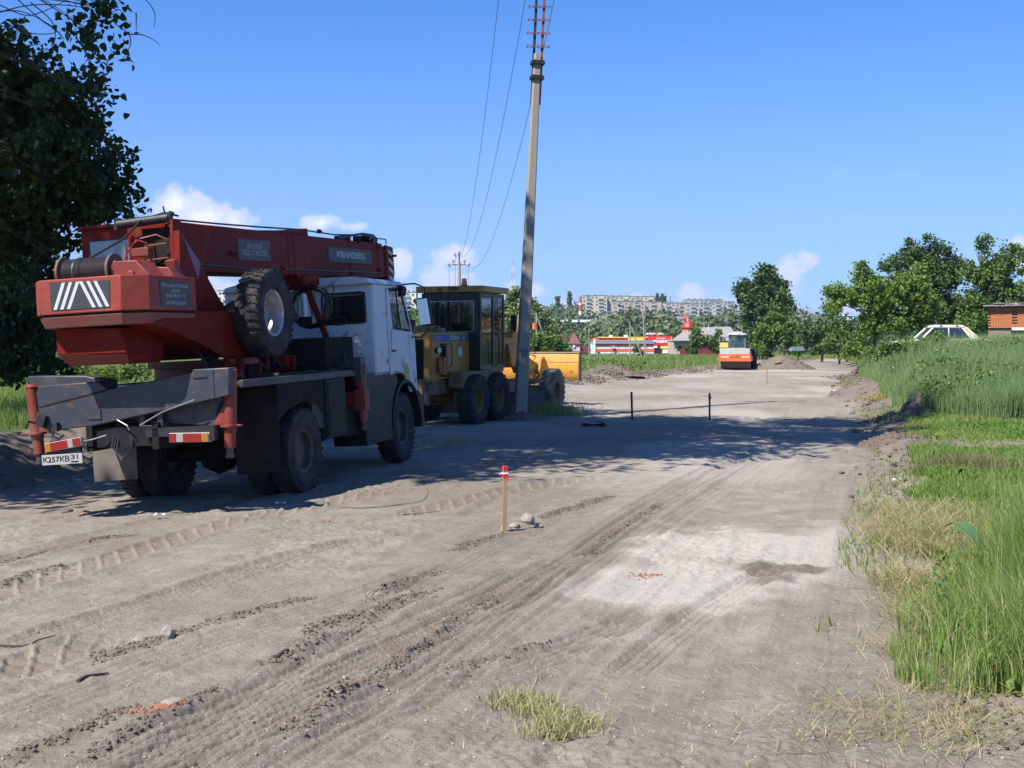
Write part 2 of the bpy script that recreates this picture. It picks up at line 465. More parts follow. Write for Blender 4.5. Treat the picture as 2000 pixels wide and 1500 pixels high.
def detail(X, Y):
    """ruts, ridges, tread prints: returns dz, disturbed-soil mask"""
    dz_ = np.zeros(X.shape); msk = np.zeros(X.shape)
    near = (Y > 3) & (Y < 42)
    x = X[near]; y = Y[near]; z = np.zeros(x.shape); mk = np.zeros(x.shape)
    for kind, wd, pts, *amp in TRACKS:
        amp = amp[0] if amp else 1.0
        pl = smooth_line([gpt(p) for p in pts], 4)
        a = np.array(pl)
        sel = (x > a[:, 0].min() - 1) & (x < a[:, 0].max() + 1) & (y > a[:, 1].min() - 1) & (y < a[:, 1].max() + 1)
        xs, ys = x[sel], y[sel]
        sd, arc, L = poly_dist(xs, ys, pl)
        h = wd / 2; ends = ss(0, .6, arc) * (1 - ss(L - .6, L, arc))
        inn = (1 - ss(h * .85, h * 1.05, np.abs(sd))) * ends
        patch = .35 + .65 * ss(.30, .6, vnoise(arc * .9, sd * 2, 61))
        q = -.014 * inn + .018 * np.exp(-((np.abs(sd) - h * 1.2) / .06) ** 2) * ends
        if kind == 'lug':
            c = (arc + sd * 1.45) / .29
            patch = .75 + .25 * patch; q = q + inn * .020 * (1 - ss(.07, .15, np.abs((c % 1) - .5))) * patch + inn * .010 * np.sin(arc * 42 + sd * 10) * patch
        elif kind == 'zig':
            tri = np.abs((arc / .07) % 1 - .5) * .03
            c = (sd + tri) / .062
            q = q - inn * .012 * (np.abs((c % 1) - .5) < .13) * patch
        else:
            c = sd / (wd / 5)
            q = q + inn * .020 * (np.abs((c % 1) - .5) - .25) * (.5 + vnoise(arc * 25, c * .0 + np.floor(c) * 7, 4)) * 1.3
        z[sel] += q * amp
        if kind == 'lug': mm = inn * patch * .85 * ss(.09, .16, np.abs((c % 1) - .5)) * (.65 + .35 * np.sin(arc * 42 + sd * 10 + 1))
        elif kind == 'zig': mm = inn * (.22 + .7 * patch * (np.abs((c % 1) - .5) < .13))
        else: mm = inn * (.22 + .6 * ss(.28, .42, .5 - np.abs((c % 1) - .5)) * (.4 + .6 * patch)) * amp
        mk[sel] = np.maximum(mk[sel], mm)
    for hh, pts in RIDGES:
        pl = smooth_line([gpt(p) for p in pts], 3); a = np.array(pl)
        sel = (x > a[:, 0].min() - 1) & (x < a[:, 0].max() + 1) & (y > a[:, 1].min() - 1) & (y < a[:, 1].max() + 1)
        xs, ys = x[sel], y[sel]
        sd, arc, L = poly_dist(xs, ys, pl)
        ends = ss(0, .4, arc) * (1 - ss(L - .4, L, arc))
        am = .35 + .9 * vnoise(arc * 2.2, arc * 0, 31)
        g = np.exp(-((sd + .05 * (vnoise(arc * 3, 0 * arc, 8) - .5)) / .062) ** 2) * ends * am
        z[sel] += hh * .40 * g * (.55 + .9 * vnoise(xs * 28, ys * 28, 12))
        mk[sel] = np.maximum(mk[sel], np.clip(g * 1.2, 0, .8))
    ac = (x + .5 - y * .27) * 7; al = y * .35
    ac2 = (x - y * .30 + .6 * np.sin(y * .22)) * 11
    st1 = vnoise(ac, al, 81); st2 = vnoise(ac2, y * .5, 82)
    z += .030 * (st1 - .5) * ss(.35, .6, vnoise(x * .3, y * .22, 83)) + .020 * (st2 - .5) * ss(.4, .65, vnoise(x * .25, y * .2, 84))
    mk = np.maximum(mk, .35 * ss(.5, .9, st2) * ss(.4, .65, vnoise(x * .25, y * .2, 84)))
    z += .045 * fbm(x * 1.3, y * 1.3, 4, 50) + .022 * fbm(x * 9, y * 9, 3, 51)
    rough = ss(.55, .8, vnoise(x * .55, y * .55, 77))
    z += .026 * rough * (vnoise(x * 22, y * 22, 13) - .4) + .008 * (vnoise(x * 30, y * 30, 14) - .5)
    dz_[near] = z; msk[near] = mk
    far = ~near
    dz_[far] = .10 * fbm(X[far] * .7, Y[far] * .7, 4, 50)
    return dz_, msk


# one sheet, finer near the camera
rows = [np.linspace(-60, 3.6, 14), np.linspace(3.8, 4.95, 12)]
k = np.linspace(1 / 5.0, 1 / 32, 800); rows.append(1 / k)
rows.append(np.geomspace(32.3, 4000, 210)); rows = np.concatenate(rows)
uu = np.concatenate([-np.geomspace(8, .56, 20), np.linspace(-.54, .54, 760), np.geomspace(.56, 8, 20)])
YY, UU = np.meshgrid(rows, uu, indexing='ij')
XX = UU * np.where(YY > 3.7, YY + .3, 4 + (3.7 - YY) * 1.5)
Z0 = base_z(XX, YY)
dzz, soil = detail(XX, YY)
dR = XX - er(YY); dL = el(YY) - XX
wob2 = fbm(XX * .7, YY * .7, 4, 15) * 1.6
in_bank = np.clip(ss(-.4, .6, dR + wob2), 0, 1) * (YY < 240)
in_left = ss(-.2, .8, dL + wob2)
# where soil is loose and lumpy
lump = np.exp(-((dR - .3) / (.45 + .015 * YY)) ** 2) * ss(14, 22, YY) * (YY < 130) * .8 + np.exp(-((dL - .6) / .9) ** 2) * ss(10, 16, YY) * (YY < 108)
lump = np.clip(lump, 0, 1)
Z0 = Z0 + dzz * (1 - .6 * np.maximum(in_bank, in_left) * (YY > 20)) + lump * (.08 * (vnoise(XX * 4, YY * 4, 71) - .5) + .10 * (vnoise(XX * 9, YY * 9, 72) - .5))
patches = ss(.60, .72, vnoise(XX * .5, YY * .5, 91) * .7 + vnoise(XX * 2.2, YY * 2.2, 92) * .3)
grassy = np.clip(ss(.2, 1.4 + .02 * YY, dR + wob2 - .4), 0, 1) * (YY < 500) + ss(1.2, 2.4, dL + wob2 * .5)
bare = patches * ss(6, 10, YY) * (1 - ss(24, 27, YY)) + (1 - ss(5.5, 7.5, YY + (XX - 2.6) * -0.9))
grassy = np.clip(grassy * (1 - np.clip(bare, 0, 1) * (XX > 0) * .85), 0, 1)
grassy = np.where(YY > 175, 1, grassy)
def blot(px, py, rx, ry):
    cx, cy = gp(px, py)
    return np.exp(-(((XX - cx) / rx) ** 2 + ((YY - cy) / ry) ** 2))
wn = vnoise(XX * 1.4, YY * 1.4, 41) * .6 + vnoise(XX * 5, YY * 5, 42) * .4
pale = np.clip(blot(1400, 1090, 1.1, 1.3) * 1.3 + blot(1580, 1085, .9, 1.2) + blot(1280, 1130, .5, .7) + blot(1680, 1050, .35, 1.6) * .8 + blot(1300, 1165, .8, .35), 0, 1)
pale = .95 * ss(.14, .80, pale * .75 + (wn - .5) * .95) + .5 * ss(.66, .85, vnoise(XX * .3, YY * .22, 44)) * ss(12, 16, YY)
pale += .35 * ss(.4, .9, vnoise(XX * .35, YY * .25, 47)) * ss(32, 40, YY) * (1 - ss(90, 110, YY))
pale = pale * (1 - ss(-.6, .2, dR))
damp = ss(.35, .7, (blot(1490, 1110, .32, .35) + blot(1570, 1112, .3, .25) * .9 + blot(1500, 1135, .4, .25) * .6) * .9 + (wn - .5) * .5)
soil_shade = np.clip(soil * .8 + in_left * .9 * (YY < 50) + lump * .9 + in_bank * .55 * ss(14, 30, YY) + .35 * ss(.55, .75, vnoise(XX * .5, YY * .5, 55)), 0, 1)  # in_left term darkens the left verge: tree shade put into the soil colour
idx = np.arange(YY.size).reshape(YY.shape)
Fq = np.stack([idx[:-1, :-1], idx[:-1, 1:], idx[1:, 1:], idx[1:, :-1]], -1).reshape(-1, 4)

gm = bpy.data.materials.new('dirt_road'); gm.use_nodes = True
t = NT(gm.node_tree); bs = gm.node_tree.nodes['Principled BSDF']
tc = t.n('ShaderNodeTexCoord').outputs['Object']
A = lambda n_: t.n('ShaderNodeAttribute', attribute_name=n_).outputs['Fac']
n1 = t.noise(tc, .35, 6, .6); n2 = t.noise(tc, 3.1, 8, .65); n3 = t.noise(tc, 38, 6, .7); n4 = t.noise(tc, 150, 3, .7)
c = t.mix(t.ramp(n1, .35, .65), (.248, .217, .175), (.312, .276, .226))
c = t.mix(t.ramp(n2, .35, .72), c, (.208, .174, .132))
c = t.mix(t.m('MULTIPLY', t.ramp(n3, .50, .76), .55), c, (.150, .122, .095))
c = t.mix(t.m('MULTIPLY', t.ramp(n4, .56, .68), .55), c, (.46, .42, .36))
c = t.mix(t.m('MULTIPLY', t.ramp(t.noise(tc, 85, 4, .7), .58, .70), .5), c, (.16, .13, .10))
c = t.mix(t.m('MULTIPLY', A('soil'), .66), c, (.135, .106, .080))  # disturbed soil, plus the tree shade painted on the left verge
c = t.mix(t.m('MULTIPLY', A('pale'), t.m('ADD', t.m('MULTIPLY', n2, .5), .45), clamp=True), c, (.50, .465, .405))
c = t.mix(t.m('MULTIPLY', A('damp'), .85), c, (.15, .118, .092))
gn = t.ramp(t.m('ADD', A('grassy'), t.m('MULTIPLY', t.m('SUBTRACT', n2, .5), 1.1)), .35, .65)
gcol = t.mix(t.noise(tc, .12, 5, .6), (.060, .095, .022), (.10, .13, .038))
gcol = t.mix(t.m('MULTIPLY', t.ramp(n3, .45, .7), .6), gcol, (.05, .04, .022))
c = t.mix(gn, c, gcol)
t.put(bs.inputs['Base Color'], c)
bs.inputs['Roughness'].default_value = .95
bs.inputs['Specular IOR Level'].default_value = .15
hgt = t.m('ADD', t.m('MULTIPLY', n3, 1.0), t.m('MULTIPLY', n4, .35))
bp = t.n('ShaderNodeBump', {'Strength': .85, 'Distance': .028, 'Height': hgt})
t.put(bs.inputs['Normal'], bp.outputs[0])
ground = raw_mesh('ground', np.stack([XX, YY, Z0], -1).reshape(-1, 3), Fq, gm,
                  attrs={'grassy': grassy.ravel(), 'pale': np.clip(pale, 0, 1).ravel(), 'damp': damp.ravel(), 'soil': soil_shade.ravel()}, smooth=True)
tag(ground, kind='structure')
# ------------------------------------------------------------------ materials for machines
M_ = {}
M_['red'] = mat('red_paint_shaded', (.145, .010, .005), .6, spec=.12, var=.22, scale=2.2, rust=.3, dust=.15, dustcol=(.16, .06, .04), bump=.08, bscale=14)  # body red, darkened in the colour for the crane's shaded sides
M_['redl'] = mat('red_paint_worn', (.165, .020, .010), .55, var=.25, scale=3, dust=.35, dustcol=(.20, .10, .08), rust=.3, bump=.1, bscale=12)
M_['white'] = mat('cab_paint', (.42, .49, .53), .40, var=.05, scale=1.6, dust=.15, dustcol=(.34, .36, .35), rust=.06)
M_['grey'] = mat('steel_grey', (.024, .029, .040), .5, var=.35, scale=4, dust=.4, dustcol=(.075, .068, .06), rust=.3, bump=.05)
M_['black'] = mat('black_metal', (.010, .010, .012), .55, var=.3, scale=5, dust=.3, dustcol=(.035, .032, .03))
M_['dull'] = mat('underbody', (.010, .010, .010), .85, var=.4, scale=5, dust=.4, dustcol=(.035, .03, .026), spec=.2)
M_['olive'] = mat('olive_box', (.018, .020, .014), .65, var=.25, scale=4, dust=.3, dustcol=(.045, .042, .035), spec=.2)
M_['rubber'] = mat('rubber', (.015, .015, .017), .88, var=.35, scale=6, dust=.5, dustcol=(.070, .062, .054), bump=.15)
M_['rubber_dusty'] = mat('rubber_dusty', (.06, .06, .062), .9, var=.3, scale=5, dust=.75, dustcol=(.19, .175, .155), bump=.15)
M_['rim'] = mat('rim_grey', (.20, .21, .22), .5, var=.25, scale=5, dust=.5, dustcol=(.18, .15, .12), rust=.4)
M_['rimd'] = mat('rim_dark', (.028, .026, .026), .6, var=.3, scale=5, dust=.6, dustcol=(.12, .10, .085), rust=.3)
M_['rims'] = mat('rim_silver', (.42, .42, .44), .35, metal=.5, var=.15, scale=4, dust=.35, rust=.3)
M_['rubberblk'] = mat('hose_rubber', (.010, .010, .011), .45, var=.2)
M_['rope'] = mat('steel_rope', (.11, .10, .095), .45, metal=.6, var=.5, scale=40, dust=.2)
M_['sign'] = mat('sign_panel', (.055, .062, .065), .6, var=.15, scale=5, dust=.2, dustcol=(.12, .12, .11))
M_['letter'] = mat('white_lettering', (.46, .47, .47), .6, var=.12, scale=20)
M_['letterd'] = mat('grey_lettering', (.30, .31, .31), .6, var=.2, scale=20)
M_['inkb'] = mat('black_lettering', (.012, .012, .012), .5, var=.1)
M_['yellow'] = mat('yellow_paint_shaded', (.38, .185, .022), .42, var=.16, scale=1.8, dust=.32, dustcol=(.30, .21, .12), rust=.12)  # tree shade put into the colour; the front blade keeps the bright yellow
M_['yellowd'] = mat('yellow_paint_dusty', (.20, .110, .030), .7, var=.3, scale=2.5, dust=.7, dustcol=(.22, .17, .12), rust=.3)
M_['blue'] = mat('blue_band', (.030, .055, .24), .45, var=.12)
M_['bandgrey'] = mat('grey_band', (.075, .095, .13), .5, var=.12)
M_['orange'] = mat('orange_paint', (.60, .115, .022), .45, var=.1, scale=2, dust=.25)
M_['lightgrey'] = mat('light_grey_paint', (.40, .40, .37), .6, var=.15, scale=2.5, dust=.5, dustcol=(.34, .29, .22))
M_['glass'] = glass('cab_glass', (.02, .03, .035), .62)
M_['glassd'] = glass('dark_glass', (.012, .016, .018), .32, .08)
M_['glasspale'] = mat('dusty_glass', (.16, .22, .26), .12, var=.5, scale=1.2, spec=.9)
M_['mirror'] = mat('mirror_glass', (.40, .47, .52), .12, metal=.85, var=.02)
M_['chrome'] = mat('galvanised', (.35, .38, .42), .35, metal=.75, var=.25, scale=5)
M_['lensr'] = mat('red_lens', (.22, .010, .010), .18, var=.25, scale=30, coat=.6)
M_['lensw'] = mat('white_lens', (.26, .26, .24), .2, var=.15, scale=30, coat=.6)
M_['lensa'] = mat('amber_lens', (.30, .13, .015), .2, var=.15, scale=30, coat=.6)
M_['beacon'] = mat('beacon_orange', (.85, .16, .015), .22, var=.05, coat=.8)
M_['wood'] = mat('stake_wood', (.30, .19, .10), .75, var=.25, scale=12, dust=.2)
M_['woodd'] = mat('dark_stake', (.022, .026, .022), .7, var=.3)
M_['concrete'] = mat('concrete', (.27, .25, .21), .9, var=.18, scale=2.5, dust=.2, dustcol=(.22, .20, .17), bump=.25, bscale=25)
M_['rustred'] = mat('rusty_steel', (.17, .060, .038), .75, var=.35, scale=4)
M_['curtain'] = mat('curtain', (.040, .020, .020), .9, var=.3, scale=10)


def smooth_t(pts, n=5):
    P = [Vector(p) for p in pts]; out = []
    for i in range(len(P) - 1):
        p0 = P[max(i - 1, 0)]; p1 = P[i]; p2 = P[i + 1]; p3 = P[min(i + 2, len(P) - 1)]
        for k in range(n):
            t_ = k / n; out.append(.5 * (2 * p1 + (p2 - p0) * t_ + (2 * p0 - 5 * p1 + 4 * p2 - p3) * t_ ** 2 + (3 * p1 - p0 - 3 * p2 + p3) * t_ ** 3))
    return out + [P[-1]]
_wheels = {}
def wheel(parent, c, D, Wd, rim, style, side, tm, rm, dish=.0, hollow=False):
    """a rim (named wheel) with its tyre as a child; the axle runs along local x"""
    key = (D, Wd, rim, style, tm.name, rm.name, dish, hollow)
    if key not in _wheels:
        Rr = D / 2; r0 = rim / 2
        mb = MB()
        h = Wd / 2
        prof = [(-h * .74, r0), (-h * .95, r0 + (Rr - r0) * .18), (-h, r0 + (Rr - r0) * .5), (-h * .93, Rr - .045), (-h * .84, Rr - .018),
                (-h * .4, Rr - .010), (h * .4, Rr - .010), (h * .84, Rr - .018), (h * .93, Rr - .045), (h, r0 + (Rr - r0) * .5), (h * .95, r0 + (Rr - r0) * .18), (h * .74, r0)]
        mb.lathe(prof, ax='x', n=56, closed=True)
        n = {'truck': 34, 'grader': 22, 'agri': 24, 'plain': 40}[style]
        for k in range(n):
            for s in (-1, 1):
                th = 2 * math.pi * (k + (.5 if s > 0 else 0) * (style != 'agri')) / n
                if style in ('truck', 'plain'):
                    segs = [(s * h * .10, s * h * .46, 0, .10), (s * h * .54, s * h * .98, .05, .16)]
                    tw = math.pi * D / n * .36; hh = .014
                else:
                    segs = [(s * h * .02, s * h * .5, 0, .30), (s * h * .5, s * h * .99, .30, .42)]
                    tw = math.pi * D / n * (.27 if style == 'agri' else .33); hh = .034
                for xa, xb, oa, ob in segs:
                    # slanted block following the circumference
                    v = []
                    for x_, o_ in ((xa, oa), (xb, ob)):
                        drop = .020 if abs(x_) > h * .85 else 0
                        for dt in (-tw / 2, tw / 2):
                            for rr in (Rr - .04, Rr + hh * .6 - drop):
                                a = th + (o_ * Wd * .55 + dt) / Rr
                                v.append((x_, rr * math.cos(a), rr * math.sin(a)))
                    mb.add(v, [(0, 1, 3, 2), (4, 6, 7, 5), (0, 4, 5, 1), (2, 3, 7, 6), (1, 5, 7, 3), (0, 2, 6, 4)])
        # sidewall rings
        for s in (-1, 1):
            mb.lathe([(s * h * .985, r0 + (Rr - r0) * .62), (s * (h + .006), r0 + (Rr - r0) * .60), (s * h * .985, r0 + (Rr - r0) * .56)], ax='x', n=48)
        tyre = mb.build('tyre', tm, None, normals=False)
        rb = MB()
        d0 = dish
        if hollow: rb.lathe([(h * .74, r0 + .005), (h * .80, r0 - .005), (h * .72, r0 - .03), (h * .1, r0 - .055), (-h * .5, r0 - .06), (-h * .72, r0 - .03), (-h * .80, r0 - .005)], ax='x', n=40); rb.lathe([(-h * .45, r0 - .055), (-h * .50, r0 * .62), (-h * .42, r0 * .5)], ax='x', n=32)
        else: rb.lathe([(h * .74, r0 + .005), (h * .80, r0 - .005), (h * .72, r0 - .03), (h * .30 + d0, r0 - .05), (d0 + h * .05, r0 * .80), (d0 + h * .02, r0 * .50), (d0 + h * .22, r0 * .44), (d0 + h * .22, .001)], ax='x', n=40)
        if not hollow: rb.lathe([(-h * .74, r0 + .005), (-h * .80, r0 - .005), (-h * .72, r0 - .03), (-h * .2, r0 - .05), (-h * .2, .001)], ax='x', n=32)
        for k in range(0 if hollow else 10):
            a = 2 * math.pi * k / 10
            y, z = r0 * .60 * math.cos(a), r0 * .60 * math.sin(a)
            rb.cyl((d0 + h * .02, y, z), (d0 + h * .14, y, z), .018, n=6)
        if not hollow: rb.cyl((d0 + h * .2, 0, 0), (d0 + h * .36, 0, 0), r0 * .24, r0 * .20, n=20)
        rim_o = rb.build('wheel', rm, None, normals=True)
        tyre.parent = rim_o
        _wheels[key] = rim_o; o = rim_o
    else: o = copy_tree(_wheels[key])
    o.parent = parent; o.location = c
    if side < 0: o.rotation_euler = (0, 0, math.pi)
    return o


# ------------------------------------------------------------------ truck crane
TR = frame(-3.83, 16.22, -0.10, 14, 0.75, 3)
T = thing('truck_crane', 'red truck crane with white cab and boom laid forward, parked in tree shade', 'truck crane', mat=TR)
rd, rl, gy, bk, du = M_['red'], M_['redl'], M_['grey'], M_['black'], M_['dull']

for sx in (-1, 1):
    wheel(T, (sx * 1.09, 0, .56), 1.12, .30, .56, 'truck', sx, M_['rubber'], M_['rimd'], dish=-.03)
    wheel(T, (sx * .755, 0, .56), 1.12, .30, .56, 'truck', -sx, M_['rubber'], M_['rimd'], dish=-.03)
    wheel(T, (sx * 1.06, 3.95, .56), 1.12, .31, .56, 'truck', sx, M_['rubber'], M_['rimd'], dish=.10)
sp = wheel(T, (.88, -.27, 2.355), 1.13, .33, .60, 'truck', 1, M_['rubber'], M_['rims'], dish=-.09, hollow=True)
sp['label'] = 'spare wheel standing upright behind the cab'

mb = MB()
for sx in (-.42, .42): mb.box(sx - .04, sx + .04, -2.3, 5.0, .82, 1.12)
for y in (-2.2, -1.2, .9, 2.2, 3.2, 4.7): mb.box(-.38, .38, y - .05, y + .05, .86, 1.08)
mb.build('chassis_frame', du, T)
mb = MB(); mb.cyl((-1.0, 0, .56), (1.0, 0, .56), .10); mb.lathe([(-.24, .06), (-.18, .2), (0, .27), (.18, .2), (.24, .06)], (0, 0, .56)); mb.box(-.9, .9, -.1, .1, .66, .74)
for sx in (-.52, .52): mb.box(sx - .05, sx + .05, -.75, .75, .68, .82)
mb.build('rear_axle', du, T)
mb = MB(); mb.cyl((-.95, 3.95, .5), (.95, 3.95, .5), .08); mb.box(-.6, -.5, 3.2, 4.7, .6, .72); mb.box(.5, .6, 3.2, 4.7, .6, .72)
mb.build('front_axle', du, T)
mb = MB(); mb.cyl((0, .3, .7), (0, 2.6, .85), .06); mb.box(-.30, .30, 2.6, 4.4, .75, 1.25); mb.build('drivetrain', du, T)

# deck and platform
mb = MB()
mb.box(-1.25, 1.22, -1.72, 1.90, 1.475, 1.525)
mb.box(1.20, 1.26, -1.74, 1.92, 1.455, 1.545)
mb.box(-1.26, -1.20, -1.74, 1.92, 1.455, 1.545)
mb.box(-.6, .6, -1.7, 1.9, 1.10, 1.475)
mb.build('deck', mat('deck_metal', (.025, .024, .026), .55, var=.3, scale=3, dust=.5, dustcol=(.12, .10, .08)), T, bevel=.008)
mb = MB()
for k in range(7):
    x0 = .2 + .8 * (k % 3) * .4; y0 = -1.2 + k * .33
    pts = [(x0 + .35 * math.sin(j * 1.3 + k), y0 + .14 * j, 1.55 + .02 * math.sin(j * 2 + k)) for j in range(9)]
    mb.tube(pts, .022, 5)
mb.build('cable_tangle', mat('dirty_rope', (.045, .038, .028), .9, var=.4, scale=20), T)

# rear outrigger beams
mb = MB()
mb.prism('y', [(-1.09, 1.52), (-1.05, 1.60), (-.27, 1.62), (-.15, 1.52), (.92, 1.665), (.93, 1.70), (1.37, 1.70), (1.36, 1.39), (1.24, 1.37), (.71, 1.28), (-.34, 1.115), (-.95, 1.07), (-1.05, 1.13)], -2.30, -2.10)
o = mb.build('outrigger_beam', gy, T, bevel=.012)
sb = MB(); sb.prism('y', [(-1.06, 1.36), (-1.05, 1.35), (-.14, 1.51), (-.16, 1.525)], -2.306, -2.297); sb.build('weld_seam', du, o); sb = MB(); sb.box(-.42, -.25, -2.315, -2.30, 1.19, 1.30); sb.build('beam_plate', gy, o); sb = MB(); sb.box(.93, 1.10, -2.315, -2.30, 1.605, 1.62); sb.build('beam_plate', gy, o); sb = MB(); sb.box(1.18, 1.185, -2.305, -2.30, 1.37, 1.69); sb.build('weld_seam', du, o)
mb = MB(); mb.prism('y', [(-1.36, 1.72), (-.60, 1.69), (-.30, 1.62), (-.3, 1.40), (.3, 1.30), (1.20, 1.30), (1.2, 1.05), (.2, 1.12), (-.6, 1.30), (-1.34, 1.42)], -2.06, -1.84)
mb.build('outrigger_beam', mat('steel_dark', (.028, .03, .036), .5, var=.3, dust=.4, dustcol=(.10, .09, .08)), T, bevel=.012)
mb = MB(); mb.prism('y', [(.25, 1.24), (1.15, 1.36), (1.10, 1.05), (.55, 1.10)], -2.16, -2.06); mb.box(.19, .26, -2.24, -2.1, 1.08, 1.24); mb.box(.42, .49, -2.24, -2.1, 1.08, 1.26); mb.box(.19, .49, -2.24, -2.1, 1.06, 1.09)
mb.build('beam_bracket', gy, T, bevel=.006)
for sx, x0, z0 in ((1, 1.32, 1.66), (-1, -1.25, 1.59)):
    mb = MB()
    mb.cyl((x0 - .0, -2.15, z0), (x0 - .05 * sx, -2.15, .98), .068, .075)
    mb.cyl((x0 - .05 * sx, -2.15, .98), (x0 - .06 * sx, -2.15, .80), .064)
    mb.cyl((x0 - .052 * sx, -2.15, 1.03), (x0 - .052 * sx, -2.15, 1.06), .105)
    mb.prism('y', [(x0 - .02 * sx, 1.40), (x0 - .24 * sx, 1.06), (x0 - .05 * sx, 1.06)], -2.19, -2.11)
    mb.cyl((x0, -2.15, z0), (x0, -2.15, z0 + .035), .08, .04)
    mb.box(x0 - .16, x0 + .10, -2.18, -2.12, 1.035, 1.055)
    o = mb.build('outrigger_jack', rl, T, bevel=.004)
    mb = MB(); mb.cyl((x0 - .06 * sx, -2.15, .80), (x0 - .065 * sx, -2.15, .72), .04); mb.cyl((x0 - .065 * sx, -2.15, .72), (x0 - .065 * sx, -2.15, .685), .055, .05); mb.build('jack_foot', M_['rimd'], o)
mb = MB(); mb.tube([(-1.06, -2.34, 1.17), (-1.12, -2.42, 1.2), (-1.16, -2.42, 1.12)], .016); mb.obox((-1.0, -2.34, 1.20), (.05, .03, .07), (0, 20, 0)); mb.obox((-.82, -2.34, 1.12), (.03, .03, .05)); mb.tube([(-.85, -2.33, 1.1), (-.86, -2.36, 1.02), (-.80, -2.33, .98), (-.75, -2.3, 1.02)], .014)
mb.build('lashing_hook', bk, T)
mb = MB(); mb.tube([(.25, -2.33, 1.10), (.55, -2.34, 1.24), (.95, -2.33, 1.36)], .008); mb.tube([(-.6, -2.34, .93), (-.35, -2.36, .96), (-.2, -2.3, 1.0)], .007); mb.tube([(-.05, -2.3, 1.17), (.10, -2.34, 1.10), (.12, -2.34, 1.05)], .008)
mb.build('wire_rod', M_['chrome'], T)
mb = MB()
for k in range(3): mb.tube([(-.12 + .02 * k, -2.2, 1.12), (-.14 + .03 * k, -2.3, .86 - .03 * k), (.0, -2.32, .74 - .02 * k), (.12, -2.3, .80 + .03 * k), (.10 - .03 * k, -2.2, 1.10)], .009)
mb.build('hanging_hose', M_['rubberblk'], T)

# tail lamps and plate
def lamp(name_lbl, x0, z0, x1, z1, order):
    """lamp bar between two ends (lower edges), split into lenses"""
    b = MB(); ang = math.degrees(math.atan2(z1 - z0, x1 - x0)); L = math.hypot(x1 - x0, z1 - z0)
    b.obox(((x0 + x1) / 2, -2.36, (z0 + z1) / 2 + .045), (L / 2 + .006, .030, .052), (0, -ang, 0))
    o = b.build('tail_lamp', M_['lightgrey'], T, bevel=.003); o['label'] = name_lbl
    p = 0
    for mt, wd in order:
        b = MB(); c0 = p + wd / 2; p += wd
        x = x0 + (x1 - x0) * c0; z = z0 + (z1 - z0) * c0 + .045
        b.obox((x, -2.395, z), (L * wd / 2 - .002, .008, .046), (0, -ang, 0)); b.build('lens', M_[mt], o)
lamp('tilted left tail lamp', -.94, .84, -.48, .90, [('lensa', .17), ('lensr', .48), ('lensw', .15), ('lensr', .20)])
lamp('right tail lamp', .65, .905, 1.13, .895, [('lensr', .18), ('lensw', .18), ('lensr', .46), ('lensa', .18)])
mb = MB(); mb.obox((-.72, -2.40, .752), (.262, .006, .058), (0, -1.5, 0)); np_ = mb.build('number_plate', mat('plate_white', (.34, .33, .31), .5, var=.12, scale=12, dust=.25), T, bevel=.002)
text(np_, 'К257КВ', face_m((-.795, -2.408, .750), (1, 0, .03), (0, 0, 1)), M_['inkb'], .34, .068, bold=.012)
text(np_, '31', face_m((-.545, -2.408, .775), (1, 0, .03), (0, 0, 1)), M_['inkb'], .085, .052, bold=.012)
mb = MB(); mb.obox((-.605, -2.408, .757), (.0015, .001, .056)); mb.obox((-.55, -2.408, .722), (.045, .001, .008)); mb.build('plate_marking', M_['inkb'], np_)
mb = MB(); mb.box(-.95, -.5, -2.37, -2.33, .76, .90); mb.box(-.9, -.55, -2.36, -2.2, .88, .96); mb.build('lamp_bracket', bk, T)
mb = MB(); mb.box(.6, 1.2, -2.36, -2.33, .99, 1.03); mb.box(.3, 1.15, -2.3, -2.2, .96, 1.06); mb.box(1.13, 1.19, -2.37, -2.3, .90, 1.04)
mb.build('rear_cross_member', bk, T)

# mud flaps
def flap(x0, x1, zb, zt, y, tilt, m_):
    n = 8; V = []; F = []
    for i in range(n + 1):
        for j in range(2):
            u = i / n
            V.append((x0 + (x1 - x0) * j, y - .05 * math.sin(u * 2.3) * tilt, zt + (zb - zt) * u + .012 * math.sin(3 * j + u * 5)))
    b = MB(); b.V = V; b.F = [(2 * i, 2 * i + 1, 2 * i + 3, 2 * i + 2) for i in range(n)]
    o = b.build('mud_flap', m_, T, smooth=0)
    so = o.modifiers.new('s', 'SOLIDIFY'); so.thickness = .012
    return o
flap(-1.32, -.70, .33, 1.06, -.82, 1, mat('flap_pale', (.095, .085, .07), .85, var=.35, scale=3, dust=.5, dustcol=(.20, .18, .15)))  # left flap: paler base than the right one, mottled lighter
flap(.66, 1.25, .36, 1.40, -.78, 1, mat('flap_dark', (.015, .014, .014), .85, var=.3, scale=3, dust=.5, dustcol=(.045, .04, .034), spec=.2))
mb = MB(); mb.box(-1.3, -.7, -.80, -.76, 1.0, 1.15); mb.build('flap_bracket', M_['dull'], T)
mb = MB(); mb.prism('x', [(-.80, 1.46), (-.80, 1.0), (-.5, 1.12), (0, 1.20), (.5, 1.12), (.62, 1.0), (.68, 1.46)], 1.215, 1.235)
mb.box(.66, 1.22, -.76, -.72, 1.36, 1.46); mb.box(.66, 1.22, .64, .68, .62, 1.46)
mb.build('rear_fender', M_['dull'], T)

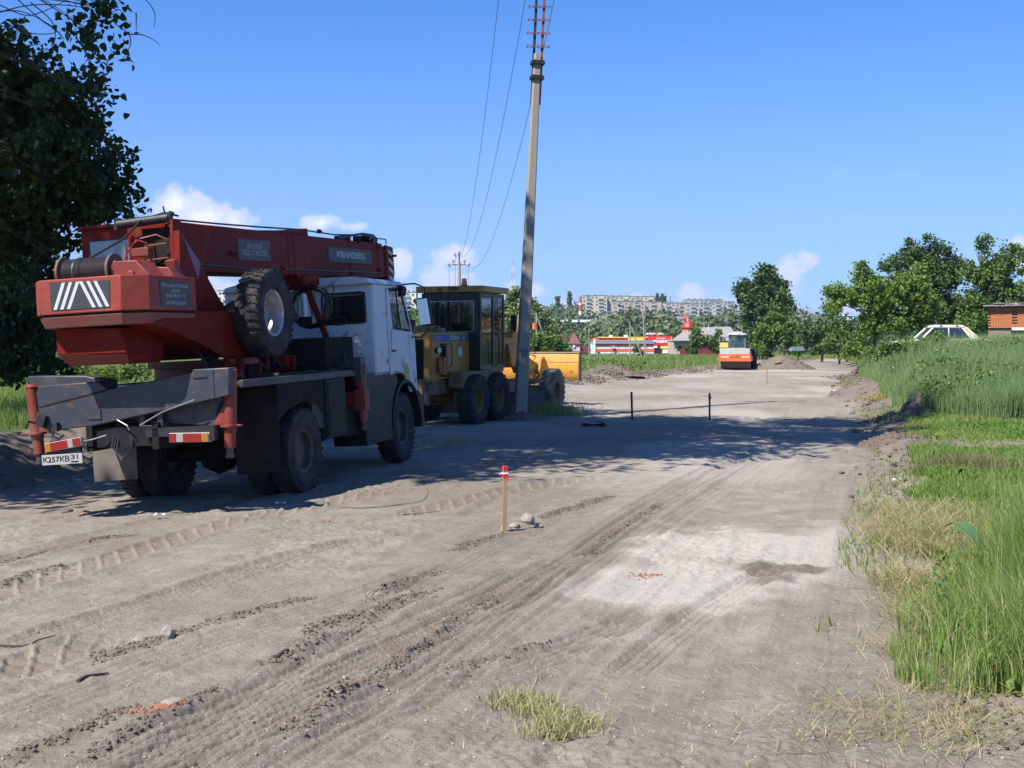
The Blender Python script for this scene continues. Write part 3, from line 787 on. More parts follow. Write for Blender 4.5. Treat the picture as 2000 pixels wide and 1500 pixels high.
# boxes between the axles
mb = MB(); mb.box(.60, 1.25, .73, 1.42, .64, 1.45); o = mb.build('tool_box', M_['olive'], T, bevel=.012)
b = MB(); b.box(1.25, 1.262, .77, 1.38, .69, 1.40); b.build('door', M_['olive'], o, bevel=.006)
mb = MB(); mb.box(.62, 1.22, .30, .70, .80, 1.44); mb.build('battery_box', bk, T, bevel=.01)
mb = MB(); mb.cyl((-.2, 1.55, .90), (-.2, 2.3, .90), .26); mb.box(.62, 1.18, 1.5, 2.2, .60, 1.00); mb.build('fuel_tank', du, T, bevel=.02)
mb = MB(); mb.box(-1.22, -.6, .6, 1.9, .62, 1.4); mb.build('tool_box', M_['olive'], T, bevel=.012)
# front jacks at the deck end
for sx in (-1, 1):
    mb = MB(); mb.box(sx * 1.28 - .05, sx * 1.28 + .05, 1.88, 2.04, 1.30, 1.62); mb.cyl((sx * 1.28, 1.97, 1.48), (sx * 1.28, 1.97, .78), .068); mb.box(sx * 1.28 - .09, sx * 1.28 + .08, 1.88, 2.06, .95, 1.26)
    mb.box(min(sx * .5, sx * 1.2), max(sx * .5, sx * 1.2), 1.9, 2.04, .98, 1.22)
    o = mb.build('outrigger_jack', rl, T, bevel=.006)
    b = MB(); b.cyl((sx * 1.28, 1.97, .78), (sx * 1.28, 1.97, .66), .045); b.build('jack_foot', M_['rimd'], o)
mb = MB(); mb.box(1.20, 1.33, 1.86, 2.06, 1.36, 1.72); mb.box(.8, 1.3, 1.88, 1.98, 1.56, 1.66); mb.build('deck_post', gy, T, bevel=.01)

# slewing ring and turntable
mb = MB(); mb.cyl((0, -.3, 1.52), (0, -.3, 1.72), .62, n=36); mb.cyl((0, -.3, 1.72), (0, -.3, 1.80), .70, n=36); mb.build('slewing_ring', mat('red_dark_paint', (.20, .018, .014), .55, var=.3, dust=.4, dustcol=(.10, .06, .05)), T)
mb = MB()
mb.prism('x', [(-2.0, 2.38), (-2.6, 2.24), (-1.6, 2.0), (-1.0, 1.82), (.35, 1.82), (.4, 2.05), (-.4, 2.38)], -.66, .66)
mb.prism('x', [(-1.75, 2.4), (-1.7, 3.47), (-1.50, 3.47), (-1.05, 2.95), (-.62, 2.56), (-.2, 2.25), (.3, 2.1), (.3, 1.85), (-1.2, 1.85)], .405, .445)
mb.prism('x', [(-1.0, 2.4), (-1.0, 2.9), (-.62, 2.56), (-.2, 2.25), (.3, 2.1), (.3, 1.85), (-1.2, 1.85)], -.345, -.305)
mb.prism('x', [(-1.76, 2.5), (-1.70, 3.34), (-1.56, 3.20), (-1.30, 2.76)], .445, .53)
mb.build('turntable_frame', rd, T, bevel=.008)
mb = MB(); mb.prism('x', [(-1.60, 3.36), (-1.10, 2.98), (-1.18, 2.79), (-1.45, 2.78)], .446, .462); mb.build('gusset_plate', mat('plum_paint', (.16, .06, .09), .45, var=.15), T)
mb = MB(); mb.obox((.56, -1.95, 2.88), (.06, .05, .10), (15, 0, 0)); mb.build('bracket_box', rl, T, bevel=.006)

# counterweight
mb = MB()
P = [(-.52, -2.95), (.48, -2.95), (.70, -2.73), (.70, -1.70), (-.70, -1.70), (-.70, -2.75)]
mb.prism('z', P, 2.38, 2.765)
cwm = mat('counterweight_red_lit', (.235, .028, .014), .6, var=.25, scale=2.2, rust=.3, dust=.3, dustcol=(.28, .12, .09), bump=.5, bscale=6)  # sunlit copy of the red, brighter by colour than the body paint
cw = mb.build('counterweight', cwm, T, bevel=.010)
P2 = [(x * .97, -1.7 + (y + 1.7) * .985) for x, y in P]
b = MB(); v = [(x, y, 2.352) for x, y in P2] + [(x * .94, -1.7 + (y + 1.7) * .96, 2.235) for x, y in P2]
b.add(v, [(0, 1, 2, 3, 4, 5), (11, 10, 9, 8, 7, 6)] + [(i, (i + 1) % 6, 6 + (i + 1) % 6, 6 + i) for i in range(6)])
b.build('lower_skirt', mat('skirt_red', (.20, .036, .026), .6, var=.25, dust=.7, dustcol=(.17, .10, .08), scale=2), cw, bevel=.006)
b = MB(); b.prism('z', [(x * .96, -1.7 + (y + 1.7) * .975) for x, y in P], 2.350, 2.382); b.build('shadow_gap', du, cw)
# black panel with six slanting stripes
b = MB(); b.add([(-.385, -2.957, 2.735), (.355, -2.957, 2.715), (.345, -2.957, 2.425), (-.375, -2.957, 2.425), (-.385, -2.950, 2.735), (.355, -2.950, 2.715), (.345, -2.950, 2.425), (-.375, -2.950, 2.425)],
                [(0, 1, 2, 3), (4, 7, 6, 5), (0, 4, 5, 1), (1, 5, 6, 2), (2, 6, 7, 3), (3, 7, 4, 0)])
sg = b.build('stripe_panel', mat('black_panel', (.035, .038, .042), .5, var=.25, scale=8), cw)
b = MB()
def S_(xb, xt, zt):
    b.add([(xb - .021, -2.960, 2.432), (xb + .021, -2.960, 2.432), (xt + .021, -2.960, zt), (xt - .021, -2.960, zt)], [(0, 1, 2, 3)])
for i in range(3): S_(-.325 + i * .083, -.205 + i * .088, 2.722)
for i in range(3): S_(.155 + i * .083, -.012 + i * .088 + .02, 2.722 - i * .003)
b.build('white_stripe', M_['letter'], sg)
b = MB(); b.box(.701, .708, -2.52, -1.86, 2.41, 2.705); sg = b.build('warning_sign', M_['sign'], cw)
text(sg, 'Работа крана без наряда-\nдопуска\nближе 30м от ЛЭП', face_m((.7095, -2.19, 2.600), (0, 1, 0), (0, 0, 1)), M_['letterd'], .60, .165, bold=.012, ext=.002)
text(sg, 'ЗАПРЕЩЕНА', face_m((.7095, -2.19, 2.460), (0, 1, 0), (0, 0, 1)), M_['letterd'], .46, .052, bold=.02, ext=.002)

# winch
mb = MB(); mb.lathe([(-.60, .12), (-.60, .19), (-.57, .19), (-.57, .12)], (0, -2.35, 2.87), 'x', 32, True); mb.lathe([(.04, .12), (.04, .19), (.07, .19), (.07, .12)], (0, -2.35, 2.87), 'x', 32, True); mb.cyl((-.6, -2.35, 2.87), (.1, -2.35, 2.87), .125, n=24)
wd = mb.build('winch_drum', mat('drum_flange', (.10, .06, .045), .7, var=.3, rust=.3), T)
b = MB(); prof = []
for k in range(26):
    x = -.55 + k * .0225; rr = .155 + (.012 if 6 < k < 11 else 0)
    prof += [(x, rr - .010), (x + .011, rr + .006)]
b.lathe(prof, (0, -2.35, 2.87), 'x', 32); b.build('rope_winding', M_['rope'], wd)
mb = MB(); mb.tube([(-.30, -2.32, 3.02), (-.02, -2.0, 3.26), (.06, -1.72, 3.50), (.30, -1.60, 3.57), (.30, -1.3, 3.56)], .014)
mb.build('hoist_rope', M_['rubberblk'], T)
mb = MB(); mb.prism('y', [(.02, 2.76), (.11, 2.96), (.40, 2.955), (.58, 2.765)], -2.48, -2.12); mb.prism('y', [(.30, 2.76), (.36, 2.90), (.60, 2.88), (.68, 2.765)], -2.14, -1.85); mb.cyl((.34, -2.52, 2.79), (.34, -2.44, 2.79), .05)
o = mb.build('winch_gearbox', rl, T, bevel=.012)
b = MB(); b.box(.075, .115, -2.487, -2.478, 2.78, 2.86); b.build('slot', du, o)
mb = MB()
for pts in ([(.02, -1.95, 2.76), (.03, -1.95, 3.15), (.10, -1.95, 3.24), (.20, -1.9, 3.2), (.24, -1.85, 2.98), (.30, -1.8, 2.78)], [(-.05, -1.9, 2.78), (-.06, -1.9, 3.2)], [(-.10, -1.9, 2.96), (-.10, -1.85, 3.1), (.05, -1.8, 3.26), (.25, -1.75, 3.3), (.36, -1.7, 3.24)],
            [(.05, -1.75, 3.17), (.38, -1.75, 3.19)], [(.05, -1.75, 3.00), (.40, -1.75, 3.02)], [(-.1, -1.9, 3.0), (.0, -1.9, 3.0)]): mb.tube(pts, .012)
mb.build('hydraulic_pipe', rl, T)
mb = MB(); mb.box(.05, .27, -1.98, -1.86, 3.04, 3.14); mb.build('valve_block', rl, T, bevel=.006)
mb = MB(); mb.box(-.02, .38, -1.60, -1.50, 2.8, 3.4); mb.build('dark_backing', du, T)  # black backing sheet added to darken the space behind the hoses
mb = MB(); mb.cyl((-.26, -1.72, 3.46), (.38, -1.66, 3.50), .055, n=20); mb.cyl((.36, -1.66, 3.43), (.42, -1.66, 3.57), .035); mb.cyl((-.28, -1.72, 3.40), (-.25, -1.72, 3.54), .04); mb.tube([(.33, -1.66, 3.55), (.31, -1.66, 3.64)], .01)
mb.build('rope_roller', bk, T)

# operator cabin on the left of the boom
mb = MB(); mb.box(-1.22, -.34, -1.02, -1.0, 1.9, 3.04); mb.box(-1.22, -1.10, -1.02, -1.00, 3.04, 3.36); mb.box(-.45, -.34, -1.02, -1.0, 3.04, 3.36); mb.box(-1.22, -.34, -1.02, -1.00, 3.36, 3.52)
mb.box(-1.22, -1.19, -1.0, .6, 1.9, 2.9); mb.box(-1.22, -1.19, -1.0, -.9, 2.9, 3.52); mb.box(-1.22, -1.19, .5, .6, 2.9, 3.52); mb.box(-.37, -.34, -1.0, .6, 1.9, 3.52); mb.box(-1.22, -.34, -1.0, .6, 1.88, 1.9)
mb.box(-1.24, -.32, -1.06, .66, 3.52, 3.56)
cb = mb.build('operator_cabin', rd, T, bevel=.008)
b = MB(); b.box(-1.10, -.45, -1.025, -1.015, 3.04, 3.36); b.build('window', M_['glasspale'], cb)
b = MB(); b.box(-1.12, -1.10, -1.032, -1.018, 3.02, 3.38); b.box(-.45, -.43, -1.032, -1.018, 3.02, 3.38); b.box(-1.12, -.43, -1.032, -1.018, 3.36, 3.38); b.box(-1.12, -.43, -1.032, -1.018, 3.02, 3.04); b.build('window_frame', bk, cb)
mb = MB(); mb.prism('y', [(-.52, 2.24), (.30, 2.20), (.36, 1.92), (-.50, 1.94)], -2.70, -1.9); lb = mb.build('lower_housing', rd, T, bevel=.01)
b = MB(); v = [(-.50, -2.70, 1.935), (.36, -2.70, 1.915), (.30, -2.55, 1.80), (-.45, -2.55, 1.81), (-.50, -1.9, 1.935), (.36, -1.9, 1.915), (.30, -1.9, 1.80), (-.45, -1.9, 1.81)]
b.add(v, [(0, 1, 2, 3), (4, 7, 6, 5), (0, 4, 5, 1), (1, 5, 6, 2), (2, 6, 7, 3), (3, 7, 4, 0)]); b.box(.20, .206, -2.706, -2.70, 1.93, 2.19); b.build('belly_panel', mat('red_belly', (.15, .008, .006), .4, var=.15), lb)

# boom: three nested box sections, rising a little toward its tip
def bz(y): return (y + 1.5) * .0292
def boom(y0, y1, hw, zt, zb, name, parent, m_, bev=.012):
    b = MB(); v = []
    for y in (y0, y1):
        for x in (-hw, hw):
            for z in (zb, zt): v.append((x, y, z + bz(y)))
    b.add(v, [(0, 1, 3, 2), (4, 6, 7, 5), (0, 4, 5, 1), (2, 3, 7, 6), (0, 2, 6, 4), (1, 5, 7, 3)])
    return b.build(name, m_, parent, bevel=bev)
boomo = boom(-1.55, 5.75, .30, 3.475, 2.875, 'boom', T, rd)
boomo.data.transform(Matrix.Translation((.05, 0, 0)))
b = boom(5.74, 6.05, .25, 3.445, 2.90, 'inner_section', boomo, rd); b.data.transform(Matrix.Translation((.05, 0, 0)))
for y in (1.75, 1.95, 4.15, 5.55):
    b = MB(); b.obox((.05, y, 3.175 + bz(y)), (.306, .012, .306)); b.build('collar_plate', rd, boomo)
b = MB(); b.prism('x', [(6.0, 3.68), (6.38, 3.66), (6.42, 3.2), (6.30, 3.0), (6.0, 2.98)], .29, .325); b.prism('x', [(6.0, 3.68), (6.38, 3.66), (6.42, 3.2), (6.30, 3.0), (6.0, 2.98)], -.22, -.185)
b.cyl((-.2, 6.28, 3.52), (.32, 6.28, 3.52), .10); b.cyl((-.2, 6.28, 3.12), (.32, 6.28, 3.12), .10); b.cyl((.325, 6.3, 3.50), (.42, 6.3, 3.50), .022)
hd = b.build('boom_head', rd, boomo)
b = MB()
for k in range(4): b.add([(.328, 6.12, 3.62 - k * .155), (.328, 6.37, 3.54 - k * .155), (.328, 6.37, 3.47 - k * .155), (.328, 6.12, 3.55 - k * .155)], [(0, 1, 2, 3)])
b.build('hazard_stripe', M_['letter'], hd)
def bsign(y0, y1, zt, zb, txt, tw, th, m_, bold):
    b = MB(); v = []
    for x in (.351, .358):
        for y in (y0, y1):
            for z in (zb, zt): v.append((x, y, z + bz(y)))
    b.add(v, [(0, 1, 3, 2), (4, 6, 7, 5), (0, 4, 5, 1), (2, 3, 7, 6), (0, 2, 6, 4), (1, 5, 7, 3)])
    s_ = b.build('sign', M_['sign'], boomo); yc = (y0 + y1) / 2
    text(s_, txt, face_m((.3595, yc, (zt + zb) / 2 + bz(yc)), (0, 1, .0292), (0, 0, 1)), m_, tw, th, bold=bold, ext=.002)
bsign(.14, 1.12, 3.335, 3.055, 'НЕ СТОЙ\nПОД СТРЕЛОЙ', .76, .19, M_['letterd'], .012)
bsign(3.25, 5.17, 3.335, 3.10, 'ИВАНОВЕЦ', 1.25, .125, M_['letter'], .02)
b = MB(); b.tube([(.20, -1.45, 3.52), (.2, 0, 3.575), (.2, 1.2, 3.63), (.2, 2.55, 3.70), (.2, 3.9, 3.72), (.2, 5.4, 3.83), (.1, 6.2, 3.70)], .013); b.build('boom_rope', M_['rubberblk'], boomo)
b = MB(); b.prism('x', [(.9, 3.555), (1.5, 3.60), (2.55, 3.71), (2.60, 3.71), (2.62, 3.58), (2.3, 3.60), (1.2, 3.565)], .10, .30); b.build('hook_ramp', rd, boomo)
b = MB(); b.prism('x', [(3.85, 3.68), (5.0, 3.83), (5.5, 3.84), (5.72, 3.78), (5.68, 3.68), (5.6, 3.74), (5.0, 3.79), (3.9, 3.65)], .25, .29); b.box(.04, .30, 4.3, 4.4, 3.62, 3.74); b.box(.04, .3, 5.45, 5.6, 3.66, 3.76); b.cyl((0, 5.3, 3.76), (.3, 5.3, 3.76), .05); b.tube([(.28, 5.7, 3.78), (.3, 6.1, 3.79), (.3, 6.1, 3.70)], .012)
b.build('rope_guide', bk, boomo)
mb = MB(); mb.prism('x', [(1.9, 2.97), (2.9, 3.0), (2.7, 2.80), (2.2, 2.78)], -.1, .40); mb.build('cylinder_lug', rd, T, bevel=.01)
mb = MB(); mb.cyl((.05, -.75, 2.10), (.05, 1.2, 2.66), .11, n=20); mb.cyl((.05, 1.2, 2.66), (.05, 2.2, 2.92), .06, n=16); mb.build('lift_cylinder', mat('lift_cyl', (.11, .045, .025), .6, var=.3), T)

# hoses, valves and plumbing between turntable and deck, brackets along the boom
rgd = random.Random(12)
for k in range(14):
    y0 = -1.5 + .24 * k; mb = MB(); x0 = .48 + .1 * rgd.random()
    mb.tube(smooth_t([(x0 - .3, y0, 1.9 + .2 * rgd.random()), (x0, y0 + .1, 1.75 + .2 * rgd.random()), (x0 + .1 * rgd.random(), y0 + .3, 1.62), (x0 - .1, y0 + .6, 1.58 + .05 * rgd.random())]), .014 + .008 * rgd.random(), 6); mb.build('hydraulic_hose', M_['rubberblk'], T)
for k in range(9):
    mb = MB(); y0 = -1.1 + k * .27; mb.obox((.52 + .08 * rgd.random(), y0, 1.62 + .12 * rgd.random()), (.06 + .05 * rgd.random(), .07 + .05 * rgd.random(), .06 + .06 * rgd.random()), (0, 0, 20 * rgd.random())); mb.cyl((.6, y0, 1.6), (.6, y0, 1.8 + .1 * rgd.random()), .03, n=8); mb.build('valve_block', rd if k % 3 else du, T, bevel=.006)
for y, z in ((-.05, 3.15), (.02, 3.14), (2.9, 3.62), (4.6, 3.55), (5.5, 3.5), (5.5, 3.1), (4.2, 3.0), (1.5, 3.0)):
    mb = MB(); mb.obox((.365, y, z + bz(y) * .5), (.018, .045, .03)); mb.cyl((.36, y, z + bz(y) * .5), (.41, y, z + bz(y) * .5), .014, n=8); mb.build('bracket', rd, boomo)
for y in np.arange(-2.5, -1.75, .12):
    mb = MB(); mb.cyl((.70, y, 2.745), (.712, y, 2.745), .012, n=6); mb.build('bolt', rd, cw)
mb = MB(); mb.tube([(.36, -1.3, 2.98), (.365, .5, 3.0), (.365, 2.2, 3.06), (.365, 5.5, 3.16)], .012, 5); mb.build('boom_pipe', M_['rubberblk'], boomo)

# boom rest, exhaust can and hose coil behind the cab
mb = MB(); mb.tube([(.42, 2.05, 2.95), (.50, 2.20, 2.55), (.62, 2.38, 2.0), (.66, 2.42, 1.6)], .050, 8); mb.box(-.5, .75, 2.05, 2.60, 1.54, 1.96); mb.box(-.55, -.1, 2.0, 2.4, 1.9, 2.15)
mb.build('boom_rest', rd, T, bevel=.01)
mb = MB(); mb.box(.25, .98, 1.45, 2.50, 1.54, 2.03); mb.build('hydraulic_tank', du, T, bevel=.02)
mb = MB(); mb.cyl((.10, 1.5, 2.08), (.35, 1.5, 2.08), .11, n=20); mb.build('red_flask', rl, T)
mb = MB(); mb.cyl((.36, 2.20, 2.36), (.36, 2.20, 2.70), .115, .115, n=24); mb.cyl((.36, 2.20, 2.70), (.36, 2.20, 2.73), .115, .08, n=24); mb.build('air_cleaner', M_['chrome'], T)
mb = MB(); mb.cyl((.36, 2.20, 2.24), (.36, 2.20, 2.36), .10, n=24); mb.build('cleaner_base', du, T)
mb = MB()
for k in range(7):
    rr = .30 + .012 * random.random(); ox, oz = random.uniform(-.02, .02), random.uniform(-.03, .03)
    mb.tube([(.50 + ox + rr * math.cos(a), 2.12 + .03 * k - .1, 2.50 + oz + rr * .95 * math.sin(a)) for a in np.linspace(0, 2 * math.pi, 25)], .013, 5)
mb.tube([(.72, 2.1, 2.65), (.80, 2.1, 2.80), (.86, 2.1, 2.82), (.88, 2.1, 2.72), (.84, 2.1, 2.6)], .009, 5)
mb.tube([(.5, 2.1, 2.82), (.56, 2.1, 2.86), (.60, 2.1, 2.82), (.54, 2.1, 2.75)], .008, 5)
mb.tube([(.75, 2.1, 2.35), (.88, 2.15, 2.20), (1.02, 2.2, 2.22), (.95, 2.2, 2.34), (.80, 2.15, 2.30)], .009, 5)
mb.tube([(.78, 2.0, 1.6), (.80, 2.0, 1.78), (.90, 2.05, 1.85), (1.0, 2.1, 1.78), (.98, 2.1, 1.58)], .014, 6)
mb.build('hose_coil', M_['rubberblk'], T)

# white cab
wm = M_['white']
cab = MB()
# rear wall
cab.box(-1.22, 1.22, 2.77, 2.80, 1.46, 2.24); cab.box(-1.22, 1.22, 2.77, 2.80, 2.70, 2.83)
cab.box(-1.22, -1.10, 2.77, 2.80, 2.24, 2.70); cab.box(1.10, 1.22, 2.77, 2.80, 2.24, 2.70); cab.box(-.40, .40, 2.77, 2.80, 2.24, 2.70)
# roof (crowned)
rp = [(-1.24, 2.82), (-1.18, 2.90), (-.95, 2.945), (0, 2.965), (.95, 2.945), (1.18, 2.90), (1.24, 2.82)]
v = [(x, 2.72, z) for x, z in rp] + [(x, 4.22, z) for x, z in rp] + [(x * .96, 4.55, z - .05 - .03 * (z > 2.85)) for x, z in rp]
f = [tuple(range(7)), tuple(range(20, 13, -1)), (0, 6, 13, 7), (7, 13, 20, 14)]
for r_ in (0, 7):
    for i in range(6): f.append((r_ + i, r_ + 7 + i, r_ + 8 + i, r_ + 1 + i))
cab.add(v, f)
for s in (-1, 1):
    a, b2 = sorted((s * 1.19, s * 1.235))
    cab.prism('x', [(2.80, 1.46), (3.33, 1.46), (3.33, 2.83), (2.80, 2.83)], a, b2)          # pillar panel
    cab.prism('x', [(3.33, 2.76), (4.02, 2.80), (4.10, 2.88), (3.33, 2.84)], a, b2)
    cab.prism('x', [(4.52, 2.02), (4.58, 2.02), (4.16, 2.86), (4.06, 2.82)], a, b2)          # A pillar
    cab.prism('x', [(4.46, 1.12), (4.66, 1.10), (4.66, 2.00), (4.46, 2.10)], a, b2)
cab.prism('x', [(4.62, 1.0), (4.72, 1.0), (4.68, 2.05), (4.60, 2.05)], -1.22, 1.22)
cab.box(-1.2, 1.2, 2.8, 4.66, 1.42, 1.46)
co = cab.build('cab', wm, T, bevel=.02)
for s in (-1, 1):
    x0, x1 = sorted((s * 1.20, s * 1.245))
    d = MB(); d.prism('x', [(3.36, 1.16), (3.36, 1.46), (3.42, 2.14), (4.46, 2.08), (4.47, 1.10), (4.30, 1.10), (4.14, 1.30), (3.95, 1.42), (3.50, 1.46)], x0, x1)
    d.prism('x', [(3.36, 1.46), (3.36, 2.76), (3.46, 2.76), (3.56, 2.14)], x0, x1)
    do = d.build('door', wm, co, bevel=.012)
    h_ = MB(); xx0, xx1 = sorted((s * 1.245, s * 1.27)); h_.box(xx0, xx1, 3.48, 3.62, 1.76, 1.80); h_.build('handle', bk, T) if False else None
    g = MB(); g.prism('x', [(3.57, 2.14), (4.48, 2.10), (4.05, 2.79), (3.46, 2.75)], s * 1.215 - .004, s * 1.215 + .004); g.build('side_window', M_['glass'], co)
    g = MB(); g.tube([(s * 1.22, 3.57, 2.15), (s * 1.22, 3.46, 2.75), (s * 1.22, 4.05, 2.79), (s * 1.22, 4.48, 2.11), (s * 1.22, 3.57, 2.15)], .014); g.tube([(s * 1.22, 4.0, 2.13), (s * 1.22, 3.84, 2.77)], .014); g.build('window_seal', bk, co)
h_ = MB(); h_.box(1.246, 1.27, 3.46, 3.60, 1.77, 1.80); h_.build('door_handle', bk, co)
h_ = MB(); h_.box(1.236, 1.255, 3.24, 3.32, 1.60, 1.66); h_.build('side_marker', M_['lensa'], co)
g = MB(); g.prism('x', [(4.60, 2.02), (4.62, 2.02), (4.18, 2.84), (4.15, 2.84)], -1.16, 1.16); g.build('windscreen', M_['glass'], co)
for x0, x1 in ((.40, 1.10), (-1.10, -.40)):
    g = MB(); g.box(x0, x1, 2.78, 2.786, 2.24, 2.70); g.build('rear_window', M_['glassd'], co)
    g = MB(); r_ = .06
    pts = []
    for cx, cz, a0 in ((x1 - r_, 2.70 - r_, 0), (x0 + r_, 2.70 - r_, 90), (x0 + r_, 2.24 + r_, 180), (x1 - r_, 2.24 + r_, 270)):
        pts += [(cx + r_ * math.cos(R(a0 + a)), 2.765, cz + r_ * math.sin(R(a0 + a))) for a in (0, 30, 60, 90)]
    g.tube(pts + [pts[0]], .017); g.build('window_seal', bk, co)
    g = MB()
    for k in range(5): g.box(x0 + .03 + k * .13, x0 + .165 + k * .13, 2.82 + .02 * (k % 2), 2.835 + .02 * (k % 2), 2.2, 2.66)
    g.build('curtain', M_['curtain'], co)
g = MB(); g.box(-1.2, 1.15, 2.755, 2.772, 1.93, 1.945); g.box(.95, .965, 2.757, 2.772, 1.94, 2.1); g.build('pressed_seam', wm, co)
g = MB(); g.box(-1.25, 1.25, 2.70, 4.3, 2.812, 2.828); g.build('roof_gutter', mat('gutter', (.25, .24, .22), .6, rust=.5, var=.3), co)
g = MB(); ring = [(1.252, 4.10 + .085 * math.cos(a), 1.42 + .15 * math.sin(a)) for a in np.linspace(0, 2 * math.pi, 20)]; g.tube(ring, .010, 4)
g.tube([(1.252, 4.14, 1.50), (1.252, 4.07, 1.48), (1.252, 4.07, 1.43), (1.252, 4.13, 1.42), (1.252, 4.13, 1.36), (1.252, 4.06, 1.34)], .012, 4)
g.build('door_emblem', mat('emblem_yellow', (.42, .48, .07), .6, var=.2), co)
mb = MB(); mb.cyl((1.26, 3.95, 2.74), (1.33, 4.0, 2.72), .10, .07, n=18); mb.tube([(1.2, 3.8, 2.83), (1.28, 3.9, 2.82), (1.3, 3.97, 2.74)], .012); mb.build('round_mirror', bk, T)
mb = MB(); mb.tube([(1.0, 4.32, 2.86), (1.35, 4.45, 2.87), (1.50, 4.50, 2.80), (1.52, 4.52, 2.1), (1.4, 4.5, 1.98), (1.2, 4.5, 2.0)], .014); mb.build('mirror_arm', bk, T)
mb = MB(); mb.obox((1.50, 4.46, 2.40), (.105, .035, .235), (0, -6, 16)); mo = mb.build('side_mirror', bk, T, bevel=.02)
b = MB(); b.obox((1.487, 4.422, 2.40), (.085, .004, .21), (0, -6, 16)); b.build('mirror_glass', M_['mirror'], mo)
# black wheel arch and rear guard
mb = MB()
arch = [(3.95 + .72 * math.cos(a), .60 + .72 * math.sin(a)) for a in np.linspace(R(0), R(180), 20)]
archi = [(3.95 + .66 * math.cos(a), .60 + .66 * math.sin(a)) for a in np.linspace(R(180), R(0), 20)]
mb.prism('x', [(y, z) for y, z in arch] + [(y, z) for y, z in archi], .80, 1.29)
mb.prism('x', [(2.10, .42), (3.22, .42), (3.24, .75), (3.35, 1.05), (3.5, 1.22), (3.62, 1.30), (3.5, 1.42), (2.55, 1.43), (2.10, 1.48)], 1.22, 1.27)
mb.prism('x', [(4.66, .5), (4.80, .5), (4.80, 1.0), (4.55, 1.12)], 1.05, 1.28)
mb.box(.75, 1.22, 2.10, 2.14, .42, 1.45)
mb.build('front_fender', mat('fender_black', (.008, .010, .015), .5, var=.3, dust=.3, dustcol=(.03, .028, .028), spec=.25), T, bevel=.012)
mb = MB(); mb.prism('x', [(y, z) for y, z in arch] + [(y, z) for y, z in archi], -1.29, -.80); mb.box(-1.25, -.75, 3.25, 3.29, .42, .9)
mb.build('front_fender', bpy.data.materials['fender_black'], T, bevel=.012)
mb = MB(); mb.box(-1.2, 1.2, 4.72, 4.90, .50, .85); mb.tube([(1.22, 4.75, .95), (1.27, 4.86, .85), (1.28, 4.86, .5)], .012); mb.build('bumper', du, T, bevel=.03)

# ------------------------------------------------------------------ motor grader
GM = frame(-.82, 32.0, -.23, 21.0, .3, 0)
GM = GM @ Matrix.Translation((-1.2, 0, 0))
G = thing('motor_grader', 'yellow motor grader with black cab behind the leaning concrete pole', 'motor grader', mat=GM)
ye, yd = M_['yellow'], M_['yellowd']
rim_y = mat('rim_yellow', (.22, .12, .03), .6, var=.3, dust=.6, dustcol=(.13, .09, .06))
for y in (0, 1.5):
    wheel(G, (1.0, y, .665), 1.33, .42, .62, 'grader', 1, M_['rubber'], rim_y, dish=-.10)
    wheel(G, (-1.0, y, .665), 1.33, .42, .62, 'grader', -1, M_['rubber'], rim_y, dish=-.10)
wheel(G, (1.0, 6.3, .665), 1.33, .42, .62, 'agri', 1, M_['rubber_dusty'], rim_y, dish=-.10)
wheel(G, (-1.0, 6.3, .665), 1.33, .42, .62, 'agri', -1, M_['rubber_dusty'], rim_y, dish=-.10)
for s in (-1, 1):
    a, b2 = sorted((s * .58, s * .76)); mb = MB(); mb.box(a, b2, -.35, 1.85, .42, .92); mb.build('tandem_case', yd, G, bevel=.04)
mb = MB(); mb.cyl((-.8, .75, .68), (.8, .75, .68), .14); mb.box(-.45, .45, -1.5, 2.4, .85, 1.20); mb.box(-.35, .35, -1.72, -1.5, .70, 1.22); mb.box(.1, .45, -1.65, -1.5, .6, .95); mb.build('chassis', yd, G, bevel=.02)
mb = MB(); mb.cyl((-.65, 6.3, .66), (.65, 6.3, .66), .10); mb.box(-.6, .6, 6.15, 6.45, .55, .82)
mb.build('front_axle', yd, G, bevel=.02)
# engine hood
mb = MB(); mb.prism('x', [(-1.56, 1.15), (.60, 1.40), (.80, 1.40), (.80, 2.46), (-1.40, 2.43), (-1.56, 2.38)], -.55, .55)
hood = mb.build('engine_hood', ye, G, bevel=.025)
b = MB(); b.box(-.44, .30, -1.572, -1.556, 1.25, 2.26); b.build('grille_opening', du, hood)
for k in range(16):
    b = MB(); b.obox((-.07, -1.585, 1.30 + k * .061), (.365, .010, .017), (28, 0, 0)); b.build('grille_slat', bk, hood)
b = MB(); b.box(.551, .556, -1.50, .78, 2.20, 2.38); gb = b.build('side_band', M_['bandgrey'], hood)
b = MB(); b.prism('x', [(-1.50, 2.20), (-.75, 2.20), (-.55, 2.38), (-1.50, 2.38)], .556, .559); b.build('blue_patch', M_['blue'], gb)
text(gb, '922', face_m((.560, -1.15, 2.275), (0, 1, 0), (0, 0, 1)), M_['letterd'], .42, .10, bold=.0)
text(gb, 'SEM', face_m((.560, -.22, 2.29), (0, 1, 0), (0, 0, 1)), M_['letter'], .55, .11, bold=.02)
b = MB(); b.tube([(.561, .40 + .09 * math.cos(a), 2.29 + .055 * math.sin(a)) for a in np.linspace(.3, 2 * math.pi - .3, 16)], .007, 4); b.box(.558, .564, .39, .41, 2.25, 2.33); b.build('round_mark', M_['letter'], gb)
b = MB(); b.tube([(.560, -.75, 2.14), (.560, -.45, 2.14), (.560, -.38, 2.08), (.560, -.38, 1.62), (.560, -.45, 1.56), (.560, -.75, 1.56)], .010, 4); b.build('panel_seam', du, hood)
b = MB(); b.box(.551, .556, -1.10, -.72, 1.30, 2.15); b.build('side_recess', du, hood)
